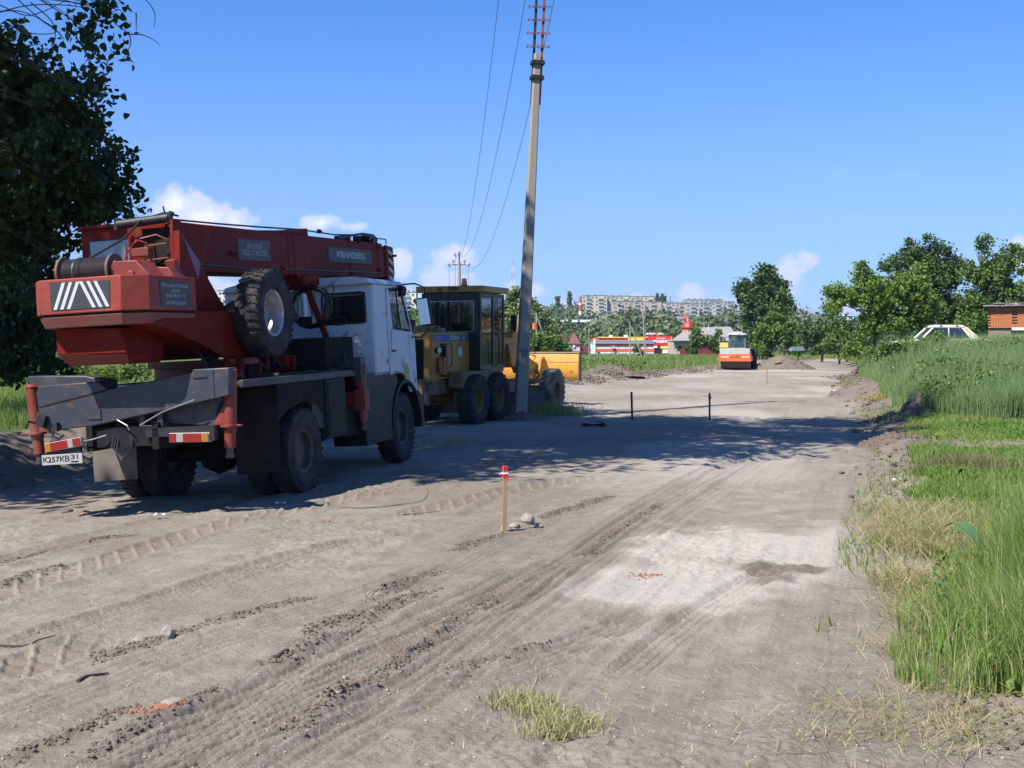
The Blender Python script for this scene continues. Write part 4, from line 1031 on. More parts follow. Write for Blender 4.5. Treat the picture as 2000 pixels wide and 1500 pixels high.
b = MB(); b.box(.56, .60, -.80, -.70, 1.4, 2.15); b.build('bracket_strip', M_['bandgrey'], hood)
b = MB(); b.cyl((.56, .15, 1.93), (.566, .15, 1.93), .14, n=24); b.build('round_decal', mat('decal_pale', (.45, .50, .52), .6), hood)
b = MB(); b.cyl((.56, -1.30, 1.98), (.64, -1.34, 1.98), .07, .085, n=18); lo_ = b.build('work_lamp', bk, hood)
b = MB(); b.cyl((.632, -1.34, 1.98), (.646, -1.345, 1.98), .072, n=18); b.build('lamp_lens', M_['chrome'], lo_)
b = MB(); b.cyl((.63, -1.28, 1.42), (.63, -1.28, 1.72), .060, n=16); b.cyl((.63, -1.28, 1.72), (.63, -1.28, 1.80), .03, n=10); fe = b.build('fire_extinguisher', mat('faded_red', (.42, .10, .05), .5, var=.2), G)
b = MB(); b.box(.57, .72, -1.20, -1.12, 1.36, 1.80); b.tube([(.6, -1.12, 2.1), (.68, -1.0, 2.1), (.68, -.98, 1.4)], .018); b.build('grab_rail', ye, G, bevel=.01)
mb = MB(); mb.prism('x', [(-.62, 1.0), (.9, 1.0), (1.6, 1.18), (1.6, 1.42), (-.62, 1.42)], .56, .98); mb.box(.58, .95, -.60, .1, 1.16, 1.42); mb.build('side_tank', yd, G, bevel=.02)
mb = MB(); mb.cyl((-.12, -.5, 2.45), (-.12, -.5, 3.20), .065, n=16); mb.cyl((-.12, -.5, 3.15), (-.12, -.46, 3.36), .095, .085, n=16); mb.build('exhaust_stack', mat('exhaust', (.045, .028, .025), .7, var=.3), G)
mb = MB(); mb.box(-.32, .10, -.95, -.45, 2.44, 2.60); mb.cyl((.25, -.8, 2.45), (.25, -.8, 2.56), .05); mb.box(.36, .48, -.9, -.6, 2.45, 2.55); mb.cyl((.44, -.9, 2.48), (.44, -.9, 2.6), .03); mb.tube([(.15, -.9, 2.47), (.18, -.9, 2.6), (.4, -.9, 2.6), (.45, -.9, 2.47)], .014)
mb.build('hood_fitting', yd, G, bevel=.01)
mb = MB(); mb.cyl((-.42, -.9, 2.44), (-.42, -.9, 2.76), .16, n=20); mb.build('air_filter', bk, G)
# cab
mb = MB()
for sx in (-1, 1):
    for y, w_ in ((.86, .06), (1.75, .03), (2.55, .04)):
        a, b2 = sorted((sx * .80, sx * .86)); mb.box(a, b2, y - w_, y + w_, 1.45, 3.50)
    a, b2 = sorted((sx * .80, sx * .855)); mb.box(a, b2, .86, 2.55, 1.42, 1.56); mb.box(a, b2, .86, 2.55, 3.40, 3.50); mb.box(a, b2, 1.78, 2.55, 2.44, 2.50)
mb.box(-.80, .80, .80, .86, 3.30, 3.52); mb.box(-.8, .8, .80, .86, 1.45, 2.44); mb.box(-.86, -.72, .80, .86, 2.44, 3.3); mb.box(.70, .86, .80, .86, 2.44, 3.3); mb.box(-.8, .8, 2.5, 2.56, 1.42, 1.9); mb.box(-.85, .85, .85, 2.56, 1.36, 1.46); mb.box(-.8, .8, 2.50, 2.56, 3.4, 3.5)
gc = mb.build('cab', mat('cab_black', (.016, .017, .018), .38, var=.25, dust=.2, dustcol=(.05, .05, .045)), G, bevel=.012)
b = MB(); b.box(-.72, .70, .825, .835, 2.44, 3.30); b.build('rear_window', M_['glassd'], gc)
b = MB(); b.tube([(-.70, .79, 2.5), (-.70, .79, 3.22), (-.64, .79, 3.28), (.62, .79, 3.28), (.68, .79, 3.22), (.68, .79, 2.5), (.62, .79, 2.46), (-.64, .79, 2.46), (-.70, .79, 2.5)], .010, 5); b.build('window_trim', M_['chrome'], gc)
for s in (-1, 1):
    b = MB(); b.box(s * .83 - .004, s * .83 + .004, .92, 1.72, 1.56, 3.40); b.build('side_window', M_['glass'], gc)
    b = MB(); b.box(s * .835 - .004, s * .835 + .004, 1.78, 2.51, 1.56, 2.44); b.box(s * .835 - .004, s * .835 + .004, 1.78, 2.51, 2.50, 3.40); b.build('door_window', M_['glass'], gc)
b = MB(); b.box(-.78, .78, 2.53, 2.54, 1.9, 3.4); b.build('windscreen', M_['glass'], gc)
b = MB(); b.box(-.25, .25, 1.5, 1.9, 1.46, 2.0); b.box(-.25, .25, 1.45, 1.55, 1.95, 2.7); b.box(-.06, .06, 2.15, 2.3, 1.46, 2.3); b.build('seat', bk, gc)
b = MB(); b.box(.50, .70, 2.50, 2.515, 3.0, 3.38); b.build('sun_visor', mat('green_tint', (.02, .16, .09), .4), gc)
b = MB(); b.prism('z', [(-.98, .70), (.90, .70), (.98, .80), (.94, 2.75), (-.94, 2.75), (-1.02, .80)], 3.52, 3.69); rf = b.build('roof', ye, gc, bevel=.02)
text(gc, 'SEM', face_m((.12, .695, 3.605), (1, 0, 0), (0, 0, 1)), M_['inkb'], .30, .095, bold=.03, name='roof_lettering')
b = MB(); b.tube([(-.26 + .055 * math.cos(a), .694, 3.605 + .045 * math.sin(a)) for a in np.linspace(0, 2 * math.pi, 16)], .010, 4); b.box(-.268, -.252, .688, .70, 3.57, 3.64); b.build('roof_mark', M_['inkb'], gc)
mb = MB(); mb.cyl((.32, 1.0, 3.69), (.32, 1.0, 3.72), .09); be_ = mb.build('beacon_base', bk, G)
b = MB(); b.cyl((.32, 1.0, 3.72), (.32, 1.0, 3.90), .085, .062, n=20); b.build('beacon', M_['beacon'], be_)
mb = MB(); mb.tube([(.86, 1.80, 2.4), (.98, 1.78, 2.38), (1.0, 1.80, 2.3), (.98, 1.9, 1.6), (.86, 1.9, 1.5)], .016); mb.build('grab_rail', bk, G)
for s in (-1, 1):
    mb = MB(); mb.tube([(s * .86, 2.58, 3.15), (s * 1.06, 2.72, 3.12), (s * 1.12, 2.76, 2.95), (s * 1.10, 2.76, 2.45), (s * .86, 2.58, 2.42)], .016); mb.build('mirror_arm', bk, G)
    mb = MB(); mb.obox((s * 1.10, 2.70, 2.72), (.085, .04, .20), (0, 0, 8 * s)); mb.build('side_mirror', bk, G, bevel=.03)
# front frame
mb = MB()
gp_ = [(2.5, 1.25), (2.5, 1.65), (3.3, 2.05), (4.3, 2.36), (5.2, 2.42), (5.7, 2.25), (6.2, 1.75), (7.3, 1.45), (7.3, 1.12), (6.0, 1.20), (5.3, 1.9), (4.6, 2.02), (3.7, 1.75)]
mb.prism('x', gp_, -.19, .19); mb.prism('x', [(4.4, 2.1), (5.4, 2.1), (5.3, 1.5), (4.7, 1.4)], -.28, .28); mb.box(-.35, .35, 4.55, 5.1, 2.30, 2.46)
mb.build('front_frame', ye, G, bevel=.02)
mb = MB(); mb.prism('x', [(2.8, .95), (7.2, 1.05), (7.2, .90), (2.8, .75)], -.45, -.3); mb.prism('x', [(2.8, .95), (7.2, 1.05), (7.2, .90), (2.8, .75)], .3, .45); mb.cyl((0, 3.8, .72), (0, 3.8, .86), .75, n=32); mb.build('drawbar', yd, G, bevel=.01)
mb = MB()
prof = [(3.55 + .28 * (1 - math.cos(a)), .12 + .62 * (a / R(100))) for a in np.linspace(0, R(100), 8)]
pr2 = [(y + .035, z) for y, z in reversed(prof)]
for seg in range(1):
    bl = MB(); bl.prism('x', prof + pr2, -1.7, 1.55)
    Mz = Matrix.Translation((0, 3.8, 0)) @ Matrix.Rotation(R(28), 4, 'Z') @ Matrix.Translation((0, -3.8, 0))
    bl.V = [tuple(Mz @ Vector(p)) for p in bl.V]
    bl.build('moldboard', mat('blade_steel', (.075, .055, .042), .55, var=.4, dust=.5, dustcol=(.14, .11, .085), rust=.3), G, smooth=50)
for s in (-1, 1):
    mb = MB(); mb.cyl((s * .55, 4.7, 2.10), (s * .62, 4.3, 1.25), .055, n=14); mb.build('lift_cylinder', ye, G)
    mb = MB(); mb.cyl((s * .62, 4.3, 1.25), (s * .66, 4.1, .85), .03, n=10); mb.build('piston_rod', M_['chrome'], G)
    mb = MB(); mb.prism('x', [(7.0, .95), (7.2, 1.62), (7.42, 1.70), (7.85, 1.35), (7.8, .9), (7.3, .8)], s * .30 - .04, s * .30 + .04); mb.tube([(s * .3, 6.9, .9), (s * .3, 7.2, 1.6)], .05); mb.build('blade_arm', ye, G, bevel=.01)
mb = MB(); mb.tube([(.15, 5.9, 1.75), (.35, 5.8, 1.6), (.38, 5.9, 1.35), (.2, 6.0, 1.2)], .018); mb.tube([(.1, 5.9, 1.8), (.45, 6.1, 1.75), (.5, 6.2, 1.7)], .014); mb.build('hydraulic_hose', M_['rubberblk'], G)
prof = [(8.00, .95), (7.94, 1.05), (7.92, 1.25), (7.94, 1.50), (8.02, 1.80), (8.05, 1.80), (7.975, 1.5), (7.955, 1.25), (7.975, 1.08), (8.04, .97)]
mb = MB(); mb.prism('x', prof, -1.28, 1.30); fb = mb.build('front_blade', mat('blade_yellow_lit', (.62, .28, .040), .45, var=.12, scale=1.2, dust=.4, dustcol=(.30, .16, .08), rust=.1), G, smooth=50)  # sunlit copy of the yellow, left brighter than the shaded body
b = MB(); b.box(-1.28, 1.30, 7.99, 8.06, 1.80, 1.835); b.box(-1.25, 1.27, 7.93, 7.945, 1.50, 1.515); b.build('top_rib', mat('pale_edge', (.32, .26, .18), .7), fb)
b = MB(); b.prism('x', [(7.90, .92), (8.22, .90), (8.20, 1.84), (7.98, 1.84)], 1.30, 1.335); b.prism('x', [(7.90, .92), (8.22, .90), (8.20, 1.84), (7.98, 1.84)], -1.315, -1.28); b.build('side_plate', M_['yellowd'], fb, bevel=.005)
mb = MB(); mb.tube([(.35, 6.5, 1.6), (.36, 6.45, 2.75)], .012); mb.build('marker_rod', bk, G)
mb = MB(); mb.cyl((.38, 6.4, 2.55), (.38, 6.4, 2.75), .07, n=14); mb.build('turn_lamp', M_['beacon'], G)
mb = MB(); mb.prism('x', [(5.3, 2.4), (5.45, 3.0), (5.5, 2.4)], .18, .23); mb.build('hose_guard', ye, G)

# ------------------------------------------------------------------ road roller
RX, RY, _ = at(1437, 722, 90.5)
RM = Matrix.Translation((RX, RY, 0.02)) @ Matrix.Rotation(R(180 - 15), 4, 'Z')
Rr_ = thing('road_roller', 'orange and grey road roller with a steel drum facing the camera', 'road roller', mat=RM)
orr, lg = M_['orange'], M_['lightgrey']
# local +y is its front (toward the camera), drum axis along x
mb = MB(); mb.cyl((-1.04, 0, .76), (1.04, 0, .76), .76, n=56); mb.build('drum', mat('drum_steel', (.050, .045, .042), .5, var=.35, scale=2, dust=.3, dustcol=(.10, .08, .06)), Rr_, smooth=20)
mb = MB(); mb.box(-1.16, 1.16, .78, .90, .66, 1.14); mb.box(-1.18, -1.07, -.9, .9, .62, .98); mb.box(1.07, 1.18, -.9, .9, .62, .98)
for k in range(17): mb.add([(-1.08 + k * .127, .90, .665), (-.975 + k * .127, .90, .665), (-1.028 + k * .127, .90, .56), (-1.08 + k * .127, .84, .665), (-.975 + k * .127, .84, .665), (-1.028 + k * .127, .84, .56)], [(0, 1, 2), (3, 5, 4), (0, 3, 4, 1), (1, 4, 5, 2), (2, 5, 3, 0)])
fr = mb.build('drum_frame', orr, Rr_, bevel=.01)
b = MB(); b.box(-1.04, -.48, .90, .915, .88, 1.00); b.box(.42, .98, .90, .915, .88, 1.00); b.build('frame_slot', lg, fr)
text(fr, 'HAMM', face_m((0, .916, .93), (-1, 0, 0), (0, 0, 1)), mat('burnt_orange', (.42, .07, .02), .5), .72, .13, bold=.02)
mb = MB(); mb.prism('y', [(-1.08, 1.14), (1.08, 1.14), (1.10, 1.50), (1.04, 1.56), (-1.04, 1.56), (-1.10, 1.5)], .70, .86); mb.box(-1.0, 1.0, -.6, .7, 1.50, 1.56); mb.build('front_plate', lg, Rr_, bevel=.02)
mb = MB(); mb.box(-.5, .5, -2.2, -.9, .7, 1.3); mb.build('articulation', du, Rr_)
mb = MB()
for x in (-.62, .55):
    mb.box(x, x + .07, -1.32, -1.24, 1.45, 2.56); mb.box(x, x + .07, -2.75, -2.67, 1.45, 2.56)
mb.box(-.62, .62, -1.32, -1.22, 1.40, 1.62); mb.box(-.62, .62, -2.75, -1.3, 1.36, 1.46); mb.box(-.62, -.56, -2.7, -1.3, 1.45, 1.9); mb.box(.56, .62, -2.7, -1.3, 1.45, 1.9); mb.box(-.62, .62, -1.32, -1.24, 2.48, 2.58)
rc = mb.build('cab', mat('roller_cab_grey', (.16, .17, .16), .5, var=.2, dust=.4), Rr_, bevel=.01)
b = MB(); b.box(-.55, .55, -1.285, -1.275, 1.62, 2.48); b.build('windscreen', glass('roller_glass', (.05, .10, .11), .45, .05), rc)
for s in (-1, 1):
    b = MB(); b.box(s * .59 - .004, s * .59 + .004, -2.67, -1.32, 1.9, 2.48); b.build('side_window', M_['glass'], rc)
b = MB(); b.box(-.22, .22, -2.2, -1.8, 1.46, 1.9); b.box(-.22, .22, -2.25, -2.15, 1.9, 2.3); b.build('seat', bk, rc)
b = MB(); b.box(-.68, .68, -2.85, -1.12, 2.58, 2.68); b.box(-.68, .68, -1.12, -1.08, 2.55, 2.66); b.build('roof', mat('white_paint', (.42, .42, .41), .5, var=.08), rc, bevel=.03)
b = MB(); b.box(-.38, .38, -2.3, -1.45, 2.69, 2.80); b.build('roof_unit', mat('white_paint_unit', (.44, .44, .43), .5, var=.05), rc, bevel=.03)
for x in (-.60, -.12, .45):
    b = MB(); b.cyl((x, -1.08, 2.52), (x, -1.0, 2.52), .07); b.build('work_lamp', bk, rc)
mb = MB(); mb.prism('x', [(-5.0, .75), (-5.0, 1.5), (-4.6, 1.75), (-2.8, 1.85), (-2.8, .75)], -.72, .72); mb.build('engine_hood', orr, Rr_, bevel=.04)
for s in (-1, 1): wheel(Rr_, (s * 1.02, -3.1, .76), 1.52, .54, .70, 'grader', s, M_['rubber'], mat('rim_grey_roller', (.25, .25, .25), .5) if s < 0 else M_['rim'])
for s in (-1, 1):
    mb = MB(); mb.tube([(s * .6, -1.2, 2.4), (s * .9, -1.0, 2.38), (s * .9, -1.0, 2.2)], .02); mb.box(s * .9 - .06, s * .9 + .06, -1.02, -.97, 2.0, 2.3); mb.build('side_mirror', bk, Rr_)
mb = MB(); mb.box(-1.0, -.62, -2.5, -1.3, .75, 1.35); mb.box(.62, 1.0, -2.5, -1.3, .75, 1.35); mb.build('step_box', M_['rim'], Rr_, bevel=.03)
# ------------------------------------------------------------------ leaning concrete pole with its steel extension
def pxo(x, y, Y, gz=None):
    p = at(x, y, Y); return (p[0], p[1], p[2])
PY = 33.6
b0 = Vector(at(1016, 806, PY)); b1 = Vector(at(1050, 105, PY)); pd = (b1 - b0)
pole = thing('utility_pole', 'tall leaning concrete pole with rusty steel ladder top, beside the grader', 'utility pole', loc=b0)
mb = MB()
nseg = 10; v = []; up = pd.normalized(); rx = Vector((1, 0, 0)); ry = up.cross(rx)
Mr = Matrix.Rotation(R(12), 3, 'Z'); rx = Mr @ rx; ry = Mr @ Vector((0, 1, 0))
for i in range(nseg + 1):
    u = i / nseg; c_ = pd * u; hw = .172 * (1 - u) + .092 * u; hd = .14 * (1 - u) + .09 * u; ch = .03
    if i == 0: c_ = pd * -.04
    for sx, sy in ((-1, -.7), (-.8, -1), (.8, -1), (1, -.7), (1, .7), (.8, 1), (-.8, 1), (-1, .7)): v.append(c_ + rx * hw * sx + ry * hd * sy)
f = [(i * 8 + k, i * 8 + (k + 1) % 8, (i + 1) * 8 + (k + 1) % 8, (i + 1) * 8 + k) for i in range(nseg) for k in range(8)] + [tuple(range(7, -1, -1)), tuple(range(nseg * 8, nseg * 8 + 8))]
mb.add(v, f); ps = mb.build('shaft', M_['concrete'], pole, bevel=.008)
text(ps, '27', face_m(tuple(pd * .165 + ry * -.152 + rx * .0), rx, up), mat('faded_number', (.03, .04, .09), .9), .20, .17, bold=.0, ext=.002)
for yy in (123, 152):
    u = (806 - yy) / 701; c_ = pd * u
    mb = MB(); mb.obox(c_ + Vector((0, 0, 0)), (.165, .15, .055), (0, 2.8, 12)); mb.obox(c_ + Vector((.15, -.02, -.03)), (.03, .17, .045), (0, 2.8, 12)); mb.build('clamp', M_['black'], pole, bevel=.006)
ext = pd.normalized()
e0 = pd * .86; e1 = pd + ext * 4.6
for off, m_ in ((-.10, M_['black']), (.115, M_['rustred'])):
    mb = MB(); o_ = Vector((off, .0, 0)); oy = Vector((0, .12 if off < 0 else .10, 0))
    q0 = e0 + o_ + oy; q1 = e1 + o_ + oy * .8
    mb.tube([q0, q1], .052, 4); mb.build('steel_channel', m_, pole)
for k in range(8):
    c_ = pd + ext * (.20 + k * .365)
    mb = MB()
    for dz in (-.022, .022): mb.obox(c_ + Vector((.0, .02, dz)), (.31, .012, .007), (0, 2.2, 0))
    for x in (-.30, -.15, 0, .15, .30): mb.obox(c_ + Vector((x, .02, 0)), (.02, .012, .022), (0, 2.2, 0))
    mb.build('rung', M_['rustred'], pole)
c_ = pd + ext * 4.4
mb = MB(); mb.obox(c_, (1.0, .05, .05)); mb.build('cross_arm', M_['rustred'], pole)
tips = []
for x in (-.93, 0, .93):
    q = c_ + Vector((x, 0, .05)); mb = MB(); mb.cyl(q, q + Vector((0, 0, .12)), .02); mb.lathe([(.10, .03), (.12, .07), (.16, .06), (.2, .05), (.24, .02)], q, 'z', 12); mb.build('insulator', M_['chrome'], pole); tips.append(b0 + q + Vector((0, 0, .26)))

# far power pole with cross arm
FY = 113
fp0 = Vector(at(898, 700, FY)); fp0.z = -.1
fpo = thing('power_line_pole', 'slim concrete power line pole with insulators, standing behind the grader cab', 'utility pole', loc=fp0)
mb = MB(); mb.tube([(0, 0, 0), (-.05, 0, at(0, 511, FY)[2] + .1)], .20, 8, .13); mb.build('shaft', M_['concrete'], fpo)
zc = at(0, 517, FY)[2] + .1
mb = MB(); mb.box(-.62, .46, -.04, .04, zc - .05, zc + .03); mb.box(-.62, -.58, -.03, .03, zc, zc + .25); mb.box(.42, .46, -.03, .03, zc, zc + .25); mb.tube([(-.05, 0, zc + .3), (-.05, 0, zc + 1.0)], .06)
mb.tube([(-.6, 0, zc + .1), (-.95, 0, zc - .2), (-1.0, 0, zc - .05)], .03); mb.tube([(.46, 0, zc + .1), (.7, 0, zc - .2), (.85, 0, zc - .05)], .03); mb.tube([(-.05, 0, zc + .95), (-.35, 0, zc + .75), (-.42, 0, zc + .85)], .03)
mb.build('cross_arm', M_['black'], fpo)
fins = [(-1.0, 0, zc - .08), (-.60, 0, zc + .22), (.44, 0, zc + .22), (.85, 0, zc - .08), (-.05, 0, zc + 1.0), (-.44, 0, zc + .85)]
for q in fins:
    mb = MB(); mb.lathe([(0, .04), (.04, .13), (.10, .12), (.2, .07), (.28, .02)], q, 'z', 10); mb.build('insulator', mat('insulator_glass', (.10, .16, .17), .3), fpo) if q is fins[0] else None
    if q is not fins[0]: mb.build('insulator', bpy.data.materials['insulator_glass'], fpo)
for x, z in ((-.98, zc - .1), (.80, zc - .15), (-.42, zc + .75)):
    mb = MB(); mb.tube([(x, 0, z), (x * .97, -.0, z - 6)], .02, 4); mb.build('down_wire', M_['black'], fpo)


def wire(a, b_, sag, r, label, grp):
    a, b_ = Vector(a), Vector(b_); n = 24
    pts = [a.lerp(b_, i / n) - Vector((0, 0, sag * 4 * (i / n) * (1 - i / n))) for i in range(n + 1)]
    mb = MB(); mb.tube([p - a for p in pts], r, 4); o = mb.build('power_wire', M_['black'], loc=a)
    return tag(o, label, 'wire', grp)
grp = 'power wires running from the pole top to the far line pole'
wire(tips[0], fp0 + Vector(fins[5]), 3.6, .011, 'thin power wire hanging leftmost of the three across the sky', grp)
wire(tips[1], fp0 + Vector(fins[4]), 3.4, .011, 'thin power wire between the other two, passing just left of the pole top', grp)
wire(tips[2], fp0 + Vector(fins[3]), 3.4, .011, 'thin power wire right of the other two, crossing behind the leaning pole', grp)

# ------------------------------------------------------------------ survey stakes
def stake(x, yb, yt, hw, m_, label, tape=None, lean=0, Y=None, cat='stake'):
    X, Yg = gp(x, yb)
    if Y: X, Yg = at(x, yb, Y)[0], Y
    zg = ground_z(X, Yg); h = (yb - yt) / 2400 * Yg
    t_ = thing('survey_stake', label, cat, 'wooden and metal survey stakes set out along the road', loc=(X, Yg, zg))
    mb = MB(); mb.obox((lean * h / 2, 0, h / 2 - .05), (hw, hw * .8, h / 2 + .05), (0, math.degrees(math.atan(lean)), 14)); mb.build('post', m_, t_, bevel=.002)
    return t_, h
st, h = stake(984, 1038, 910, .021, M_['wood'], 'brown wooden stake with red and white tape, nearest to the camera', lean=.02)
mb = MB()
for k, (z0, z1, e) in enumerate(((h - .085, h - .05, .025), (h - .11, h - .085, .024), (h - .035, h, .024))): mb.obox((.012, 0, (z0 + z1) / 2), (e, e * .85, (z1 - z0) / 2), (0, 1, 14 + 8 * k))
mb.add([(.02, -.03, h - .10), (.055, -.04, h - .12), (.05, -.03, h - .15), (.015, -.03, h - .14)], [(0, 1, 2, 3)])
mb.build('red_tape', mat('red_tape', (.62, .03, .025), .4, var=.2), st, smooth=0)
mb = MB(); mb.obox((.012, 0, h - .073), (.0285, .025, .008), (0, 0, 18)); mb.add([(-.01, -.02, h - .07), (-.045, -.04, h - .085), (-.05, -.04, h - .075), (-.01, -.02, h - .055)], [(0, 1, 2, 3)]); mb.build('white_tape', mat('white_tape', (.75, .75, .75), .5), st, smooth=0)
mb = MB(); mb.obox((-.001, 0, .03), (.0225, .018, .03), (0, 1, 14)); mb.build('fresh_cut_foot', mat('fresh_wood', (.50, .38, .16), .7), st)
stake(1235, 819, 765, .025, M_['woodd'], 'dark metal stake in the tree shade, left one of the shaded pair', lean=-.03, Y=33.7)
s2, h2 = stake(1386, 819, 767, .022, M_['woodd'], 'dark metal stake in the tree shade with a wire tied at its top', lean=.0, Y=33.7)
mb = MB(); mb.tube([(-.18, 0, h2 - .09), (-.02, 0, h2 - .08)], .006); mb.box(-.03, .04, -.03, .03, h2 - .16, h2 - .10); mb.build('tie_wire', M_['black'], s2)
stake(1498, 749, 721, .02, M_['wood'], 'thin pale stake standing on sunlit dirt in front of the dirt heap')
stake(1165, 752, 727, .025, M_['wood'], 'weathered stake beside the soil windrow near the grader blade')
stake(1540, 725, 706, .025, M_['wood'], 'small stake at the foot of the far dirt heap', Y=86)
stake(1566, 724, 708, .03, M_['wood'], 'small stake right of the far dirt heap', Y=87)

# ------------------------------------------------------------------ foliage
def quads(C, size, rg, up=.35, aspect=.75, jitter=.35):
    """leaf rhombs at centres C"""
    n = len(C)
    N = rg.normal(size=(n, 3)); N[:, 2] += up * 2; N /= np.linalg.norm(N, axis=1)[:, None]
    T_ = rg.normal(size=(n, 3)); T_ -= N * (T_ * N).sum(1)[:, None]; T_ /= np.linalg.norm(T_, axis=1)[:, None]
    B = np.cross(N, T_)
    s = size * (1 + jitter * (rg.random(n) * 2 - 1)); s = s[:, None]
    V = np.stack([C - T_ * s * .5, C + B * s * .5 * aspect - T_ * s * .08, C + T_ * s * .55, C - B * s * .5 * aspect - T_ * s * .08], 1)
    V[:, 1] += N * s * .12; V[:, 3] += N * s * .12
    return V.reshape(-1, 3), np.arange(n * 4).reshape(n, 4)


def crown_pts(blobs, n, clump, rg, shell=.45):
    vols = np.array([b[3] * b[4] * b[5] for b in blobs]); vols = vols ** .8; cnt = np.maximum(20, (n * vols / vols.sum()).astype(int)); out = []; var = []
    for b, m in zip(blobs, cnt):
        nc = max(3, int(m / 42)); d = rg.normal(size=(nc, 3)); d /= np.linalg.norm(d, axis=1)[:, None]
        r = rg.random(nc) ** shell * (1 + .16 * rg.normal(size=nc)); r = np.clip(r, .05, 1.25)
        cc_ = np.array(b[:3]) + d * r[:, None] * np.array(b[3:6])
        cv_ = rg.random(nc)
        k = rg.integers(0, nc, m); sg = clump * (.6 + .8 * rg.random(nc))
        out.append(cc_[k] + np.clip(rg.normal(size=(m, 3)), -1.6, 1.6) * sg[k][:, None] * .5); var.append(np.clip(cv_[k] * .65 + rg.random(m) * .35, 0, 1))
    return np.concatenate(out), np.concatenate(var)


BARK = mat('bark', (.060, .047, .036), .9, var=.35, scale=6, bump=.6, bscale=18)


def tree(name, label, cat, base, trunk_top, r0, blobs, n, leaf, clump, m_, seed, limbs=8, group=None, shell=.45, kinds=None, up=.35):
    """trunk and limbs reach into the blobs; the crown is one mesh of leaves"""
    rg = np.random.default_rng(seed)
    t_ = thing(name, label, cat, group, loc=base)
    mb = MB(); B = Vector(base); tt = Vector(trunk_top)
    mid = B.lerp(tt, .5) + Vector((rg.normal() * .1, rg.normal() * .1, 0))
    mb.tube([Vector((0, 0, -.2)), mid - B, tt - B], r0, 9, r0 * .45)
    for k in range(limbs):
        b = blobs[k % len(blobs)]; d = rg.normal(size=3); d /= np.linalg.norm(d)
        e = Vector(b[:3]) + Vector((d * np.array(b[3:6]) * .75).tolist())
        s_ = B.lerp(tt, .45 + .55 * rg.random())
        m2 = s_.lerp(e, .5) + Vector((rg.normal() * .15, rg.normal() * .15, .12 * (e - s_).length * rg.random()))
        mb.tube([s_ - B, m2 - B, e - B], r0 * .34, 6, r0 * .07)
        for j in range(3):
            d = rg.normal(size=3); e2 = e + Vector((d * np.array(b[3:6]) * .3).tolist())
            mb.tube([m2 - B, (m2.lerp(e2, .6) - B), e2 - B], r0 * .13, 5, r0 * .03)
    mb.build('trunk', BARK, t_)
    P_, va = crown_pts(blobs, n, clump, rg, shell)
    V, F = quads(P_ - np.array(base), leaf, rg, up=up)
    raw_mesh('crown', V, F, m_, t_, {'var': np.repeat(va, 4)})
    return t_


def in_frame_guard(P_, va, test):
    k = test(P_); return P_[k], va[k]


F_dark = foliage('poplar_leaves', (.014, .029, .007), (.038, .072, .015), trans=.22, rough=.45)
F_deep = foliage('dark_leaves', (.042, .084, .022), (.092, .150, .042), trans=.2)
F_mid = foliage('mid_leaves', (.070, .132, .026), (.150, .225, .052), trans=.28)
F_lite = foliage('walnut_leaves', (.095, .170, .030), (.195, .285, .060), trans=.40)
F_bush = foliage('bush_leaves', (.070, .130, .020), (.140, .210, .035), trans=.32)
F_will = foliage('willow_leaves', (.12, .16, .05), (.24, .28, .10), trans=.3)
F_far = foliage('far_leaves', (.038, .072, .022), (.105, .142, .050), trans=.12, rough=.8)
F_pale = foliage('pale_far_leaves', (.11, .13, .08), (.17, .19, .12), trans=.12, rough=.8)

# big tree on the left, its lower boughs in view, its crown high over the road
def near_leaf(C, size, rg, nrm=None):
    """pointed broad poplar leaf: six corners, folded a little"""
    n = len(C)
    N = rg.normal(size=(n, 3)); N[:, 2] += .5; N /= np.linalg.norm(N, axis=1)[:, None]
    T_ = rg.normal(size=(n, 3)) * .8; T_[:, 2] -= .9; T_ -= N * (T_ * N).sum(1)[:, None]; T_ /= np.linalg.norm(T_, axis=1)[:, None]
    B = np.cross(N, T_); s = (size * (.65 + .7 * rg.random(n)))[:, None]
    V = np.stack([C - T_ * s * .45, C - T_ * s * .30 + B * s * .42 + N * s * .08, C + T_ * s * .12 + B * s * .34 + N * s * .05, C + T_ * s * .62,
                  C + T_ * s * .12 - B * s * .34 + N * s * .05, C - T_ * s * .30 - B * s * .42 + N * s * .08], 1)
    F = np.arange(n * 6).reshape(n, 6)
    return V.reshape(-1, 3), np.concatenate([F[:, [0, 1, 2, 3]], F[:, [0, 3, 4, 5]]])


